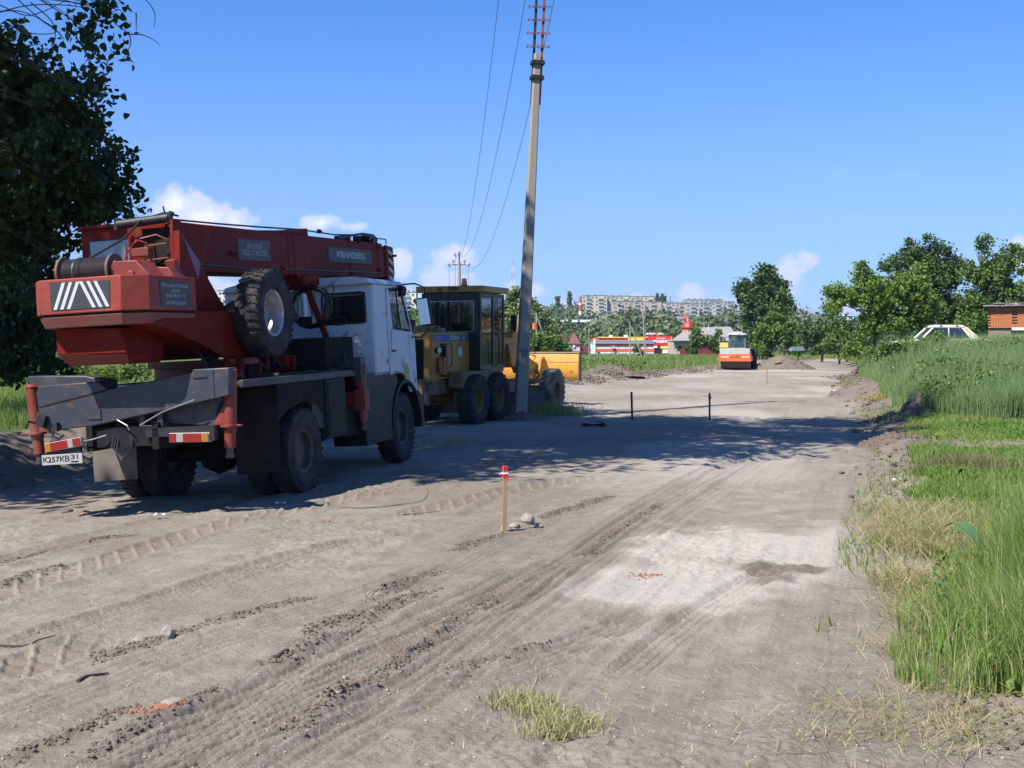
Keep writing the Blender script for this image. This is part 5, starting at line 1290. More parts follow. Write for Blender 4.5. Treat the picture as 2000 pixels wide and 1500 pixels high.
def big_tree(label, base, top, r0, low, high, nl, nh, seed, leaf, twigs=()):
    rg = np.random.default_rng(seed)
    t_ = thing('poplar_tree', label, 'tree', loc=base); B = Vector(base); tt = Vector(top)
    mb = MB(); mb.tube([Vector((0, 0, -.3)), (B.lerp(tt, .4) - B) + Vector((.2, 0, 0)), tt - B], r0, 10, r0 * .4)
    for b in list(low) + list(high):
        hi_ = b[2] > 8.5
        for k in range(3 if hi_ else 1):
            d = rg.normal(size=3); d /= np.linalg.norm(d)
            e = Vector(b[:3]) + Vector((d * np.array(b[3:6]) * (.7 if hi_ else .3)).tolist()); s_ = B.lerp(tt, min(1, max(.25, (b[2] - (1.5 if hi_ else .6) - B.z) / (tt.z - B.z) + .1 * rg.random())))
            if hi_: s_ = Vector((s_.x, s_.y, max(s_.z, 9.2)))
            if not hi_ and rg.random() < .45: continue
            m2 = s_.lerp(e, .55) + Vector((0, .3 * rg.normal(), .35 + .5 * rg.random()))
            mid_ = smooth3([s_ - B, s_.lerp(m2, .5) - B + Vector((0, 0, -.15)), m2 - B, e - B])
            mb.tube(mid_, r0 * (.22 if hi_ else .06), 6, .006)
            for j in range(2):
                d = rg.normal(size=3); e2 = e + Vector((d * np.array(b[3:6]) * .3).tolist()); mb.tube([m2 - B, m2.lerp(e2, .6) - B + Vector((0, 0, .1)), e2 - B], .012, 4, .004)
    mb.build('trunk', BARK, t_)
    if twigs:
        for tw in twigs:
            mb = MB(); mb.tube([Vector(p) - B for p in smooth3(tw)], .011, 4, .004); mb.build('bare_twig', BARK, t_)
    P_, va = crown_pts(low, nl, .25, rg, .5)
    V, F = near_leaf(P_ - np.array(base), leaf, rg)
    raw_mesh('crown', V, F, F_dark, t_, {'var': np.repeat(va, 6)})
    P_, va = crown_pts(high, nh, .9, rg, .6)
    V, F = quads(P_ - np.array(base), leaf * 2.6, rg)
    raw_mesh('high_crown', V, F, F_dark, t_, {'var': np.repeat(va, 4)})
    return t_


def smooth3(pts, n=4):
    P = [Vector(p) for p in pts]; out = []
    for i in range(len(P) - 1):
        p0 = P[max(i - 1, 0)]; p1 = P[i]; p2 = P[i + 1]; p3 = P[min(i + 2, len(P) - 1)]
        for k in range(n):
            t_ = k / n; out.append(.5 * (2 * p1 + (p2 - p0) * t_ + (2 * p0 - 5 * p1 + 4 * p2 - p3) * t_ ** 2 + (3 * p1 - p0 - 3 * p2 + p3) * t_ ** 3))
    out.append(P[-1]); return out


def bl(x, y, Y, rx, ry, rz):
    """blob whose centre is seen at photo point (x, y) at distance Y, radii in metres"""
    p = at(x, y, Y); return (p[0], p[1], p[2], rx, ry, rz)


low = [bl(20, 150, 18.5, 1.1, 1.2, .8), bl(-40, 180, 18.5, 1.3, 1.2, 1.2), bl(130, 230, 18, .62, .9, .55), bl(90, 330, 18.5, 1.15, 1.2, .75), bl(190, 370, 18, .55, .8, .42), bl(60, 215, 18.6, 1.0, 1.1, .7),
       bl(210, 330, 17.8, .34, .5, .30), bl(140, 400, 19, .75, .9, .40), bl(30, 440, 20, 1.0, 1.2, .6), bl(170, 170, 17.5, .30, .4, .25), bl(205, 405, 19, .42, .5, .25),
       bl(170, 60, 16.5, .30, .5, .32), bl(215, 20, 16.5, .26, .5, .22), bl(120, 300, 17.5, .8, .7, .45), bl(225, 95, 16.3, .12, .3, .12), bl(205, 195, 17.5, .10, .3, .12), bl(235, 290, 17.5, .18, .3, .12),
       bl(262, 395, 18, .12, .3, .16), bl(110, 480, 19, .22, .4, .18), bl(135, 520, 19, .12, .3, .14), bl(-60, 300, 19, 1.2, 1.5, 2.0), bl(30, 520, 21, .7, 1.0, .5), bl(130, 340, 18.5, 1.0, .8, .6), bl(55, 400, 18.5, .9, .8, .5), bl(110, 440, 19, .5, .6, .3), bl(170, 425, 19, .35, .5, .2), bl(245, 350, 18, .22, .4, .25), bl(250, 410, 18.5, .2, .3, .14), bl(60, 480, 19.5, .6, .7, .4)]
high = [(-9.2, 13.2, 12.0, 3.6, 3.2, 2.6), (-5.2, 15.2, 13.6, 3.0, 3.0, 2.2), (-6.6, 18.5, 12.6, 3.2, 3.0, 2.2), (-11.5, 16, 15.5, 3.4, 3.2, 2.8), (-12.5, 13.0, 9.0, 2.4, 2.6, 2.4), (-8.0, 17.0, 15.5, 3.5, 3.0, 2.4), (-14.5, 19, 13, 3, 3, 3)]
tw = [[at(-20, 30, 17), at(60, 10, 17), at(160, 14, 17), at(200, 40, 17)], [at(-20, 25, 17), at(40, 22, 17), at(100, 50, 17), at(125, 75, 17)], [at(10, 45, 17), at(60, 65, 17), at(110, 63, 17), at(80, 40, 17)],
      [at(60, 5, 17), at(100, 40, 17), at(108, 70, 17), at(102, 95, 17)], [at(230, 50, 16.5), at(252, 68, 16.5), at(254, 90, 16.5), at(236, 122, 16.5)], [at(252, 67, 16.5), at(278, 68, 16.5), at(300, 78, 16.5), at(314, 90, 16.5)],
      [at(262, -10, 16.5), at(285, 0, 16.5), at(302, 25, 16.5), at(301, 54, 16.5)], [at(20, 40, 17), at(50, 60, 17), at(80, 90, 17), at(104, 112, 17)], [at(145, 255, 17.5), at(170, 251, 17.5), at(182, 230, 17.5)], [at(150, 258, 17.5), at(180, 252, 17.5), at(196, 270, 17.5)],
      [at(0, 10, 17), at(50, 30, 17), at(90, 20, 17), at(130, 0, 17)], [at(30, -5, 17), at(70, 30, 17), at(110, 60, 17), at(125, 80, 17)], [at(266, 25, 16.5), at(266, 62, 16.5)], [at(120, 470, 19), at(112, 500, 19), at(120, 515, 19)], [at(106, 480, 19), at(107, 510, 19)]]
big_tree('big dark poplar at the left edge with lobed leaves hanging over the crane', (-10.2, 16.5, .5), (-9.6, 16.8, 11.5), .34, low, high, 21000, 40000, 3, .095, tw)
low2 = [bl(-10, 560, 25, 1.2, 1.5, 1.2), bl(35, 640, 25, 1.0, 1.3, .9), bl(70, 560, 25.5, .55, .9, .5), bl(40, 700, 24, .9, 1.0, .6), bl(-60, 420, 26, 1.2, 1.4, 1.6), bl(80, 610, 26, .45, .8, .5), bl(30, 500, 26, .9, 1, .7)]
high2 = [(-8.4, 21.5, 14.0, 3.6, 3.2, 2.4), (-4.2, 21.0, 15.0, 3.2, 3.0, 2.2), (-9.0, 27.0, 15.0, 3.6, 3.2, 3.0), (-12.5, 22.5, 11.5, 2.6, 3.2, 3.2), (-1.6, 18.2, 14.6, 2.4, 2.6, 1.9), (-1.0, 22.5, 16.5, 2.8, 2.4, 1.6), (-4.5, 24.5, 14.5, 2.6, 2.4, 1.8), (-7.5, 24.0, 15.5, 3, 2.6, 2)]
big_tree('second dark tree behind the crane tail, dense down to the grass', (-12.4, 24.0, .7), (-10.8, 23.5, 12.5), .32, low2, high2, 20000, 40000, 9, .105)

tree('walnut_tree', 'bright green young walnut tree with drooping leaves beside the pale car', 'tree', (*at(1706, 690, 64)[:2], 1.2), at(1712, 600, 64), .12,
     [bl(1720, 580, 64, 1.5, 1.3, .9), bl(1650, 575, 64, 1.0, 1.0, .55), bl(1780, 560, 64, 1.1, 1.1, .8), bl(1690, 545, 64, .7, .8, .5), bl(1675, 520, 64, .30, .4, .32), bl(1800, 600, 64, .9, 1, .7), bl(1740, 625, 64, 1.4, 1.2, .7), bl(1625, 600, 64, .5, .7, .35), bl(1790, 525, 64, .45, .6, .35), bl(1700, 640, 64, .7, .9, .6)], 21000, .155, .30, F_lite, 21, 16, shell=.55, up=.2)
tree('dark_tree', 'dark green tree with a ragged top behind the walnut tree', 'tree', (*at(1800, 690, 88)[:2], 1.0), at(1800, 560, 88), .2,
     [bl(1790, 560, 88, 2.2, 2, 1.9), bl(1785, 500, 88, 1.3, 1.3, 1.0), bl(1838, 540, 88, 1.8, 1.8, 1.7), bl(1740, 520, 88, .7, .9, .7), bl(1838, 490, 88, .8, 1, .7), bl(1850, 610, 88, 2.2, 2, 1.6), bl(1780, 468, 88, .35, .5, .45), bl(1812, 470, 88, .4, .5, .35), bl(1870, 530, 88, .8, 1, 1.0)], 22000, .21, .45, F_deep, 22, 16, shell=.55)
tree('maple_tree', 'loose green tree with open branches above the brick shed', 'tree', (*at(1922, 690, 82)[:2], 1.2), at(1925, 560, 82), .2,
     [bl(1925, 540, 82, 1.4, 1.4, 1.4), bl(1920, 475, 82, .5, .6, .65), bl(1960, 520, 82, 1.2, 1.3, 1.2), bl(1905, 590, 82, 1.1, 1.3, 1.2), bl(1965, 580, 82, 1.3, 1.3, 1.0), bl(1985, 490, 82, .5, .6, .6), bl(1930, 625, 82, 1.6, 1.5, .8), bl(1900, 640, 82, 1.4, 1.4, .7)], 14000, .20, .40, F_mid, 23, 14, shell=.6)
tree('maple_tree', 'tree at the right edge of the picture, partly cut off', 'tree', (*at(2020, 690, 85)[:2], 1.2), at(2020, 580, 85), .2,
     [bl(2010, 560, 85, .9, 1.2, 2.2), bl(2040, 500, 85, 1.6, 1.3, 1.6), bl(2050, 600, 85, 2.2, 1.6, 1.4)], 5000, .26, .45, F_mid, 24, 8, shell=.6)
tree('poplar_tree', 'tall dark green tree behind the roller at the road end', 'tree', (*at(1493, 695, 150)[:2], 0), at(1493, 560, 150), .28,
     [bl(1495, 620, 150, 2.9, 2.6, 2.6), bl(1480, 570, 150, 2.4, 2.2, 2.0), bl(1495, 545, 150, 1.3, 1.3, 1.4), bl(1520, 580, 150, 1.7, 1.6, 1.7), bl(1452, 590, 150, 1.1, 1.3, 1.1), bl(1508, 540, 150, .7, .8, .9), bl(1455, 560, 150, .7, .8, .7), bl(1485, 650, 150, 2.5, 2.0, 1.7), bl(1535, 600, 150, .9, 1.1, 1.0), bl(1528, 560, 150, .6, .7, .9)], 15000, .40, .75, F_deep, 25, 14, shell=.55)
tree('maple_bush', 'bright green maple bush at the foot of the tall dark tree', 'bush', (*at(1510, 697, 140)[:2], 0), at(1510, 650, 140), .15,
     [bl(1505, 655, 140, 2.0, 1.8, 1.6), bl(1530, 645, 140, 1.7, 1.5, 1.3), bl(1490, 680, 140, 1.3, 1.3, .9), bl(1512, 625, 140, .9, 1, .8), bl(1545, 670, 140, 1.0, 1.2, 1.2)], 6500, .34, .6, F_bush, 26, 8)
tree('dark_bush', 'dark round bush between the maple bush and the walnut tree', 'bush', (*at(1605, 697, 128)[:2], 0), at(1605, 650, 128), .15,
     [bl(1590, 650, 128, 1.8, 1.6, 1.2), bl(1625, 645, 128, 1.7, 1.6, 1.2), bl(1605, 670, 128, 2.0, 1.6, 1.0), bl(1655, 655, 128, 1.2, 1.3, 1.1)], 6000, .30, .55, F_deep, 27, 8)
tree('low_bush', 'low light green bush at the far right edge of the road', 'bush', (*at(1640, 697, 110)[:2], .3), at(1640, 670, 110), .1,
     [bl(1620, 670, 110, .7, .9, .7), bl(1650, 665, 110, 1.0, 1, .9), bl(1672, 672, 105, .8, 1, .8), bl(1665, 688, 100, 1.0, 1, .5)], 3600, .24, .4, F_bush, 28, 6)
tree('low_bush', 'small green bush beside the grey post at the road end', 'bush', (*at(1560, 697, 135)[:2], 0), at(1560, 680, 135), .08, [bl(1562, 684, 135, .9, .8, .5), bl(1478, 690, 137, .5, .6, .3)], 1000, .24, .4, F_bush, 48, 4)
tree('shrub', 'bright green shrub in the field behind the grader blade', 'bush', (*at(1065, 700, 100)[:2], 0), at(1065, 670, 100), .1,
     [bl(1050, 675, 100, .9, .9, .8), bl(1080, 675, 100, 1.0, 1, .75), bl(1100, 682, 100, .6, .8, .6), bl(1035, 690, 100, .8, .8, .5), bl(1068, 662, 100, .5, .6, .4)], 5000, .22, .35, F_mid, 29, 8)
tree('willow_tree', 'pale yellow-green willow rising behind the concrete pole', 'tree', (*at(1015, 690, 175)[:2], 0), at(1015, 610, 175), .3,
     [bl(1000, 610, 175, 2.6, 2.2, 2.6), bl(1030, 620, 175, 2.3, 2, 2.4), bl(1008, 580, 175, 1.4, 1.3, 1.1), bl(1055, 640, 175, 1.9, 1.8, 2.1), bl(985, 640, 175, 2.2, 2, 2), bl(1045, 600, 175, .9, 1, .9)], 9000, .40, .7, F_will, 30, 10)
tree('fruit_tree', 'small fruit tree with a few white blossoms in front of the grey-roofed house', 'tree', (*at(1362, 695, 178)[:2], 0), at(1362, 672, 178), .12,
     [bl(1362, 668, 178, 1.4, 1.2, 1.2), bl(1350, 680, 178, .9, .9, .8), bl(1382, 670, 178, 1.0, 1, .9), bl(1360, 652, 178, .7, .7, .7)], 3600, .30, .45, F_mid, 31, 6)
tree('young_tree', 'thin young tree between the fruit tree and the roller', 'tree', (*at(1400, 693, 178)[:2], 0), at(1400, 665, 178), .09,
     [bl(1396, 665, 178, .6, .6, 1.0), bl(1404, 655, 178, .5, .5, .7), bl(1400, 680, 178, .6, .6, .6)], 1300, .28, .4, F_mid, 32, 4)
tree('low_bush', 'small green weed bush growing through the store corner poles', 'bush', (*at(1247, 697, 160)[:2], 0), at(1247, 690, 160), .05, [bl(1246, 684, 160, .35, .4, .7), bl(1252, 692, 160, .5, .5, .35)], 500, .22, .3, F_mid, 33, 3)
for k, (x, y, Y, s) in enumerate(((150, 728, 40, .5), (215, 733, 42, .45), (270, 728, 41, .5), (20, 728, 36, .5))):
    tree('wild_shrub', ['leafy green shrub seen under the crane tail, leftmost of three', 'leafy green shrub seen under the crane tail, between two others', 'leafy green shrub seen under the crane, behind the hose rack', 'dark leafy shrub at the left edge of the field'][k], 'bush',
         (*at(x, 745, Y)[:2], .1), at(x, y, Y), .05, [bl(x, y, Y, s * 1.5, s, s * .6)], 900, .10, .2, F_bush, 60 + k, 4)

tree('weed_bush', 'dark leafy weed standing in the grass right in front of the pale car', 'bush', (*at(1832, 680, 45)[:2], 1.1), at(1832, 660, 45), .03, [bl(1815, 668, 45, .45, .4, .22), bl(1838, 662, 45, .28, .4, .22), bl(1790, 678, 44, .5, .4, .25)], 1500, .10, .2, F_mid, 70, 4)
tree('weed_bush', 'leafy weed in front of the bonnet of the pale car', 'bush', (*at(1755, 690, 46)[:2], .9), at(1755, 670, 46), .03, [bl(1765, 678, 46, .5, .4, .25), bl(1738, 680, 46, .5, .4, .3), bl(1715, 688, 47, .5, .5, .25)], 1500, .10, .2, F_mid, 71, 4)

# ------------------------------------------------------------------ grasses
def blades(name, P, h, wd, lean, m_, rg, var, label=None, flop=0):
    n = len(P); az = rg.random(n) * 2 * math.pi; la = rg.random(n) * 2 * math.pi
    dx_ = np.stack([np.cos(az), np.sin(az), np.zeros(n)], 1); ld = np.stack([np.cos(la), np.sin(la), np.zeros(n)], 1)
    L = (lean * (.4 + 1.2 * rg.random(n)))[:, None]; h_ = h[:, None]; w_ = (wd / 2)[:, None] if hasattr(wd, '__len__') else wd / 2
    up = np.array([0, 0, 1.])
    b = P; m1 = P + up * h_ * .55 + ld * L * h_ * .30; tp = P + up * h_ * np.clip(1 - .25 * L, .1, 1) + ld * L * h_
    V = np.stack([b - dx_ * w_, b + dx_ * w_, m1 - dx_ * w_ * .8, m1 + dx_ * w_ * .8, tp], 1).reshape(-1, 3)
    k = np.arange(n)[:, None] * 5
    F = np.concatenate([k + np.array([[0, 1, 3]]), k + np.array([[0, 3, 2]]), k + np.array([[2, 3, 4]])])
    o = raw_mesh(name, V, F, m_, None, {'var': np.repeat(var, 5)})
    return tag(o, label, 'grass' if label else None, kind='stuff')


def scatter(n, x0, x1, y0, y1, rg, keep, powr=1):
    Y = y0 + (y1 - y0) * rg.random(n) ** powr
    a, b = x0, x1
    X = a(Y) + (b(Y) - a(Y)) * rg.random(n)
    k = keep(X, Y); X, Y = X[k], Y[k]
    return X, Y, base_z(X, Y)


GR1 = foliage('meadow_blades', (.110, .195, .036), (.225, .330, .080), (.42, .38, .20), trans=.42, rough=.5)
GR2 = foliage('lawn_blades', (.105, .190, .032), (.195, .300, .058), (.30, .27, .13), trans=.42)
GR3 = foliage('bank_blades', (.115, .190, .060), (.240, .325, .140), (.38, .36, .22), trans=.42, rough=.5)
GR4 = foliage('field_blades', (.130, .200, .045), (.250, .310, .095), (.34, .32, .17), trans=.42)
GRD = foliage('dry_blades', (.30, .235, .12), (.42, .34, .18), (.14, .20, .05), trans=.2)
rg = np.random.default_rng(101)
# 1 tall grass close at right
def w1(X, Y): return fbm(X * 1.3, Y * 1.3, 3, 70) * .9
X, Y, Z = scatter(130000, lambda Y: er(Y) + .2, lambda Y: .46 * Y + 1.2, 5.9, 10.4, rg, lambda X, Y: (X - er(Y) + .35 * rg.normal(size=len(X)) * rg.random(len(X)) > .50 + w1(X, Y) + 1.1 * ss(7.8, 10.2, Y)) & (Y > 6.25 + .5 * vnoise(X * 3, Y * 3, 5) - .5 * (X - 2.4)) & (rg.random(len(X)) < .62 - .25 * ss(9, 11.8, Y)))
dr = X - er(Y); hh = (.34 + .62 * ss(.5, 1.6, dr) * (1 - .65 * ss(8, 10.2, Y))) * (.35 + .85 * rg.random(len(X))) * (.6 + .7 * vnoise(X * 2.5, Y * 2.5, 31))
va = np.clip(rg.normal(.32, .2, len(X)) + .6 * (rg.random(len(X)) < .14 + .2 * (dr < .9)), 0, 1)
blades('tall_grass', np.stack([X, Y, Z], 1), hh, .0045 + .0045 * rg.random(len(X)), .30, GR1, rg, va, 'tall fresh green grass thick at the lower right edge of the road')
# seed stalks
X, Y, Z = scatter(900, lambda Y: er(Y) + .5, lambda Y: .46 * Y + 1.2, 6.6, 12, rg, lambda X, Y: (X - er(Y) > .8 + w1(X, Y)))
n = len(X); hs = .75 + .4 * rg.random(n)
blades('seed_stalks', np.stack([X, Y, Z], 1), hs, .004 + 0 * hs, .18, GR1, rg, np.clip(rg.normal(.8, .1, n), 0, 1), 'slender pale seed stalks standing above the near green grass')
# 2 lawn
def gate(X, Y):
    m = vnoise(X * .5, Y * .5, 91) * .7 + vnoise(X * 2.2, Y * 2.2, 92) * .3
    return m
X, Y, Z = scatter(240000, lambda Y: er(Y) + .3, lambda Y: .45 * Y + 1.0, 9.0, 32, rg, lambda X, Y: (X - er(Y) > .40 + fbm(X * .7, Y * .7, 4, 15) * -1.2) & (gate(X, Y) + .10 * rg.normal(size=len(X)) * rg.random(len(X)) < .56 + .16 * rg.random(len(X)) + .5 * ss(25, 27, Y)) & (rg.random(len(X)) < .25 + .75 * ss(.2, 1.5, X - er(Y) + .8 * fbm(X * 2, Y * 2, 3, 88))), 1.0)
k = rg.random(len(X)) < np.clip(14 / Y, .35, 1) * .75; X, Y, Z = X[k], Y[k], Z[k]; n = len(X)
blades('lawn', np.stack([X, Y, Z], 1), (.03 + .08 * rg.random(n)) * (.5 + 1.8 * vnoise(X * .9, Y * .9, 7) ** 1.5), .010 + .010 * rg.random(n) * Y / 20, .6, GR2, rg, np.clip(rg.normal(.30, .2, n) + .75 * ss(.45, .8, vnoise(X * 1.1, Y * .7, 8)) * rg.random(n), 0, 1), 'low bright green grass with bare patches right of the road')
# 3 tall bank grass
X, Y, Z = scatter(170000, lambda Y: er(Y) + .6, lambda Y: .45 * Y + 2, 28.5, 80, rg, lambda X, Y: (X - er(Y) > .9 - .5 * ss(30, 42, Y) + fbm(X * .5, Y * .5, 3, 77) * 1.2) & (X - er(Y) + (Y - 29.5) * .8 > 1.8 + fbm(X * .8, Y * .8, 3, 78) * 2) & (rg.random(len(X)) < np.clip(45 / Y, .4, 1)), 1.4)
n = len(X); nn_ = vnoise(X * .35, Y * .35, 12) * .5 + vnoise(X * 1.3, Y * 1.3, 16) * .5
blades('bank_grass', np.stack([X, Y, Z], 1), (.50 + .62 * rg.random(n) ** 1.3) * (.55 + .85 * nn_) * (1 - .35 * np.exp(-((X - er(Y) - .6) / .8) ** 2)), .010 + .014 * rg.random(n) * Y / 50, .22, GR3, rg, np.clip(rg.normal(.42, .17, n) + .18 * (nn_ - .5) * 2 + .4 * (rg.random(n) < .05), 0, 1), 'tall blue-green meadow grass on the bank in front of the pale car')
# 4 field
X, Y, Z = scatter(150000, lambda Y: -.25 * Y, lambda Y: el(Y) - .9, 50, 190, rg, lambda X, Y: (el(Y) - X > 1.3 + fbm(X * .7, Y * .7, 3, 19) * 1.2) & (rg.random(len(X)) < .75), .85)
n = len(X)
blades('field_grass', np.stack([X, Y, Z], 1), (.25 + .38 * rg.random(n)) * (.6 + .8 * vnoise(X * .2, Y * .2, 18)), .03 * Y / 80 * (.7 + .6 * rg.random(n)), .3, GR4, rg, np.clip(rg.normal(.40, .17, n) + .30 * (vnoise(X * .12, Y * .4, 23) - .5) * 2, 0, 1), 'green meadow between the soil windrow and the striped store')
# left verge grass
X, Y, Z = scatter(60000, lambda Y: -.47 * Y - 2, lambda Y: el(Y) - 1.0, 19, 60, rg, lambda X, Y: (el(Y) - X > 1.8 + .5 * rg.random(len(X))))
n = len(X)
blades('verge_grass', np.stack([X, Y, Z], 1), .15 + .30 * rg.random(n), .012 * Y / 25 * (.7 + .6 * rg.random(n)), .35, GR4, rg, np.clip(rg.normal(.4, .15, n), 0, 1), 'green grass on the raised verge left of the crane')
X = 19 + 9 * rg.random(9000); Y = 54 + 6 * rg.random(9000); n = 9000
blades('shed_weeds', np.stack([X, Y, base_z(X, Y)], 1), (.5 + .8 * rg.random(n)) * ss(20, 23, X), .018 + .012 * rg.random(n), .25, GR3, rg, np.clip(rg.normal(.75, .2, n), 0, 1), 'pale straw-coloured tall weeds in front of the brick shed')
X, Y, Z = scatter(26000, lambda Y: er(Y) - .3, lambda Y: er(Y) + 1.8, 7, 60, rg, lambda X, Y: vnoise(X * 1.6, Y * 1.2, 99) + .15 * rg.normal(size=len(X)) > .60, 1.3); n = len(X)
blades('edge_sprigs', np.stack([X, Y, Z], 1), .04 + .14 * rg.random(n) ** 2, .008 + .006 * rg.random(n) * Y / 20, .6, GR2, rg, np.clip(rg.normal(.5, .3, n), 0, 1), 'sparse sprigs of grass on the soil between road and lawn')
rgw = np.random.default_rng(405)
def weeds(name, lab, n, x0, x1, y0, y1, size, zl, zh, m_, thr, sc):
    Y = y0 + (y1 - y0) * rgw.random(n); X = x0(Y) + (x1(Y) - x0(Y)) * rgw.random(n); k = vnoise(X * sc, Y * sc, 67) > thr; X, Y = X[k], Y[k]; pk = ss(thr, thr + .25, vnoise(X * sc, Y * sc, 67))
    V, F = quads(np.column_stack([X, Y, base_z(X, Y) + zl + (zh - zl) * rgw.random(len(X)) * pk]), size, rgw, up=.6)
    tag(raw_mesh(name, V, F, m_, None, {'var': np.repeat(rgw.random(len(X)), 4)}), lab, 'weeds', kind='stuff')
weeds('bank_weeds', 'leafy darker weeds mixed into the tall grass of the bank', 60000, lambda Y: er(Y) + 1.0, lambda Y: .45 * Y + 1, 31, 60, .085, .05, .95, F_mid, .60, .55)
weeds('meadow_weeds', 'darker leafy weeds dotted through the meadow', 30000, lambda Y: -.05 * Y, lambda Y: el(Y) - 2, 60, 180, .22, .05, .75, F_mid, .66, .14)
# far right verge
X, Y, Z = scatter(30000, lambda Y: er(Y) + .3, lambda Y: er(Y) + 14, 80, 190, rg, lambda X, Y: (X - er(Y) > .6 + fbm(X * .3, Y * .3, 3, 29) * 3)); n = len(X)
blades('far_verge_grass', np.stack([X, Y, Z], 1), .15 + .45 * rg.random(n), .05 * Y / 100 * (.7 + .6 * rg.random(n)), .3, GR4, rg, np.clip(rg.normal(.45, .17, n), 0, 1), 'green grass along the far right edge of the road')
X, Y, Z = scatter(22000, lambda Y: el(Y) * 0 + 26, lambda Y: er(Y) + 5, 150, 185, rg, lambda X, Y: (Y > 158 + fbm(X * .2, Y * 0, 3, 3) * 6)); n = len(X)
blades('road_end_grass', np.stack([X, Y, Z], 1), .2 + .3 * rg.random(n), .08 * (.7 + .6 * rg.random(n)), .3, GR4, rg, np.clip(rg.normal(.45, .17, n), 0, 1), 'green grass strip where the dirt road ends under the bushes')
# dry hay along the near right edge
def hay(n, spots, lab, hgt=.05, seed=5, mt=GRD, lean=2.2, hr=(.12, .22), wd=.005, name='dry_grass'):
    rg = np.random.default_rng(seed); PX = []; 
    for (px, py, rx_, ry_, wgt) in spots:
        cx, cy = gp(px, py); m = int(n * wgt); PX.append(np.stack([cx + rg.normal(size=m) * rx_, cy + rg.normal(size=m) * ry_], 1))
    PX = np.concatenate(PX); Zb = base_z(PX[:, 0], PX[:, 1]); n = len(PX)
    return blades(name, np.column_stack([PX, Zb + hgt * rg.random(n)]), hr[0] * .25 + hr[1] * rg.random(n) * .6, wd * (.7 + .6 * rg.random(n)), lean, mt, rg, np.clip(rg.normal(.30, .22, n) + .6 * (rg.random(n) < .48), 0, 1), lab)
hay(9500, [(1800, 1070, .22, .5, .30), (1850, 1040, .32, .6, .24), (1785, 1165, .12, .3, .14), (1810, 1230, .12, .25, .08), (1750, 1020, .15, .5, .06), (1900, 1090, .3, .5, .18)], 'matted dry straw between the road and the near green grass', .09, hr=(.16, .34))
hay(1300, [(1790, 1400, .32, .3, .4), (1700, 1440, .3, .2, .15), (1900, 1440, .3, .2, .2), (1740, 1270, .12, .15, .15), (1850, 1350, .2, .2, .1)], 'scattered dry straw on the bare soil at the lower right', .005, 6, hr=(.08, .20), wd=.004, lean=2.8)
hay(1500, [(1100, 1420, 1.2, .6, .4), (900, 1380, 1.4, .8, .2), (300, 1180, 1.5, 1.2, .2), (1500, 1250, .8, 1.2, .2)], 'sparse bits of straw strewn over the near dirt', .004, 7, hr=(.03, .07), wd=.004)
hay(1400, [(1015, 1375, .085, .07, .30), (1060, 1395, .10, .05, .22), (1100, 1420, .09, .06, .25), (1135, 1415, .06, .06, .08), (1090, 1440, .08, .03, .15)], 'pale tuft of pulled grass lying on the near road', .0, 8, mt=foliage('tuft_blades', (.16, .20, .06), (.36, .36, .17), (.44, .38, .22), trans=.3), lean=.8, hr=(.07, .15), wd=.005, name='grass_tuft')
hay(500, [(865, 868, .25, .2, .6), (900, 862, .2, .15, .4)], 'small dry tuft of grass in the shade beside the crane wheel', .0, 9, lean=.5, hr=(.15, .3), wd=.006, name='grass_tuft')
hay(2600, [(1735, 785, .35, .8, .5), (1690, 760, .5, 1.5, .3), (1755, 745, .4, 2, .2)], 'yellow dry grass lying at the foot of the right bank', .04, 10, mt=foliage('orange_hay', (.36, .23, .09), (.45, .32, .15), (.2, .2, .08)), wd=.012, lean=1.3, hr=(.2, .3))
hay(2500, [(1018, 795, .5, .5, .6), (1060, 800, .6, .4, .4)], 'ragged green weeds around the foot of the leaning pole', .0, 11, mt=GR4, lean=.4, hr=(.3, .75), wd=.014, name='weeds')
hay(900, [(1775, 1330, .03, .08, .4), (1768, 1290, .04, .06, .3), (1800, 1345, .03, .05, .3)], 'small isolated tufts of green grass on the bare soil edge', .0, 12, mt=GR1, lean=.25, hr=(.1, .28), wd=.005, name='grass_tuft')
rgw = np.random.default_rng(404); Y = 6.4 + 5.5 * rgw.random(9000); X = er(Y) + .5 + rgw.random(9000) * 2.2; k = vnoise(X * 1.8, Y * 1.8, 66) > .52; X, Y = X[k], Y[k]
V, F = quads(np.column_stack([X, Y, base_z(X, Y) + .02 + .22 * rgw.random(len(X)) ** 1.5]), .045, rgw, up=.8)
tag(raw_mesh('low_weeds', V, F, F_bush, None, {'var': np.repeat(rgw.random(len(X)), 4)}), 'small broad-leaved weeds growing between the near grass blades', 'weeds', kind='stuff')
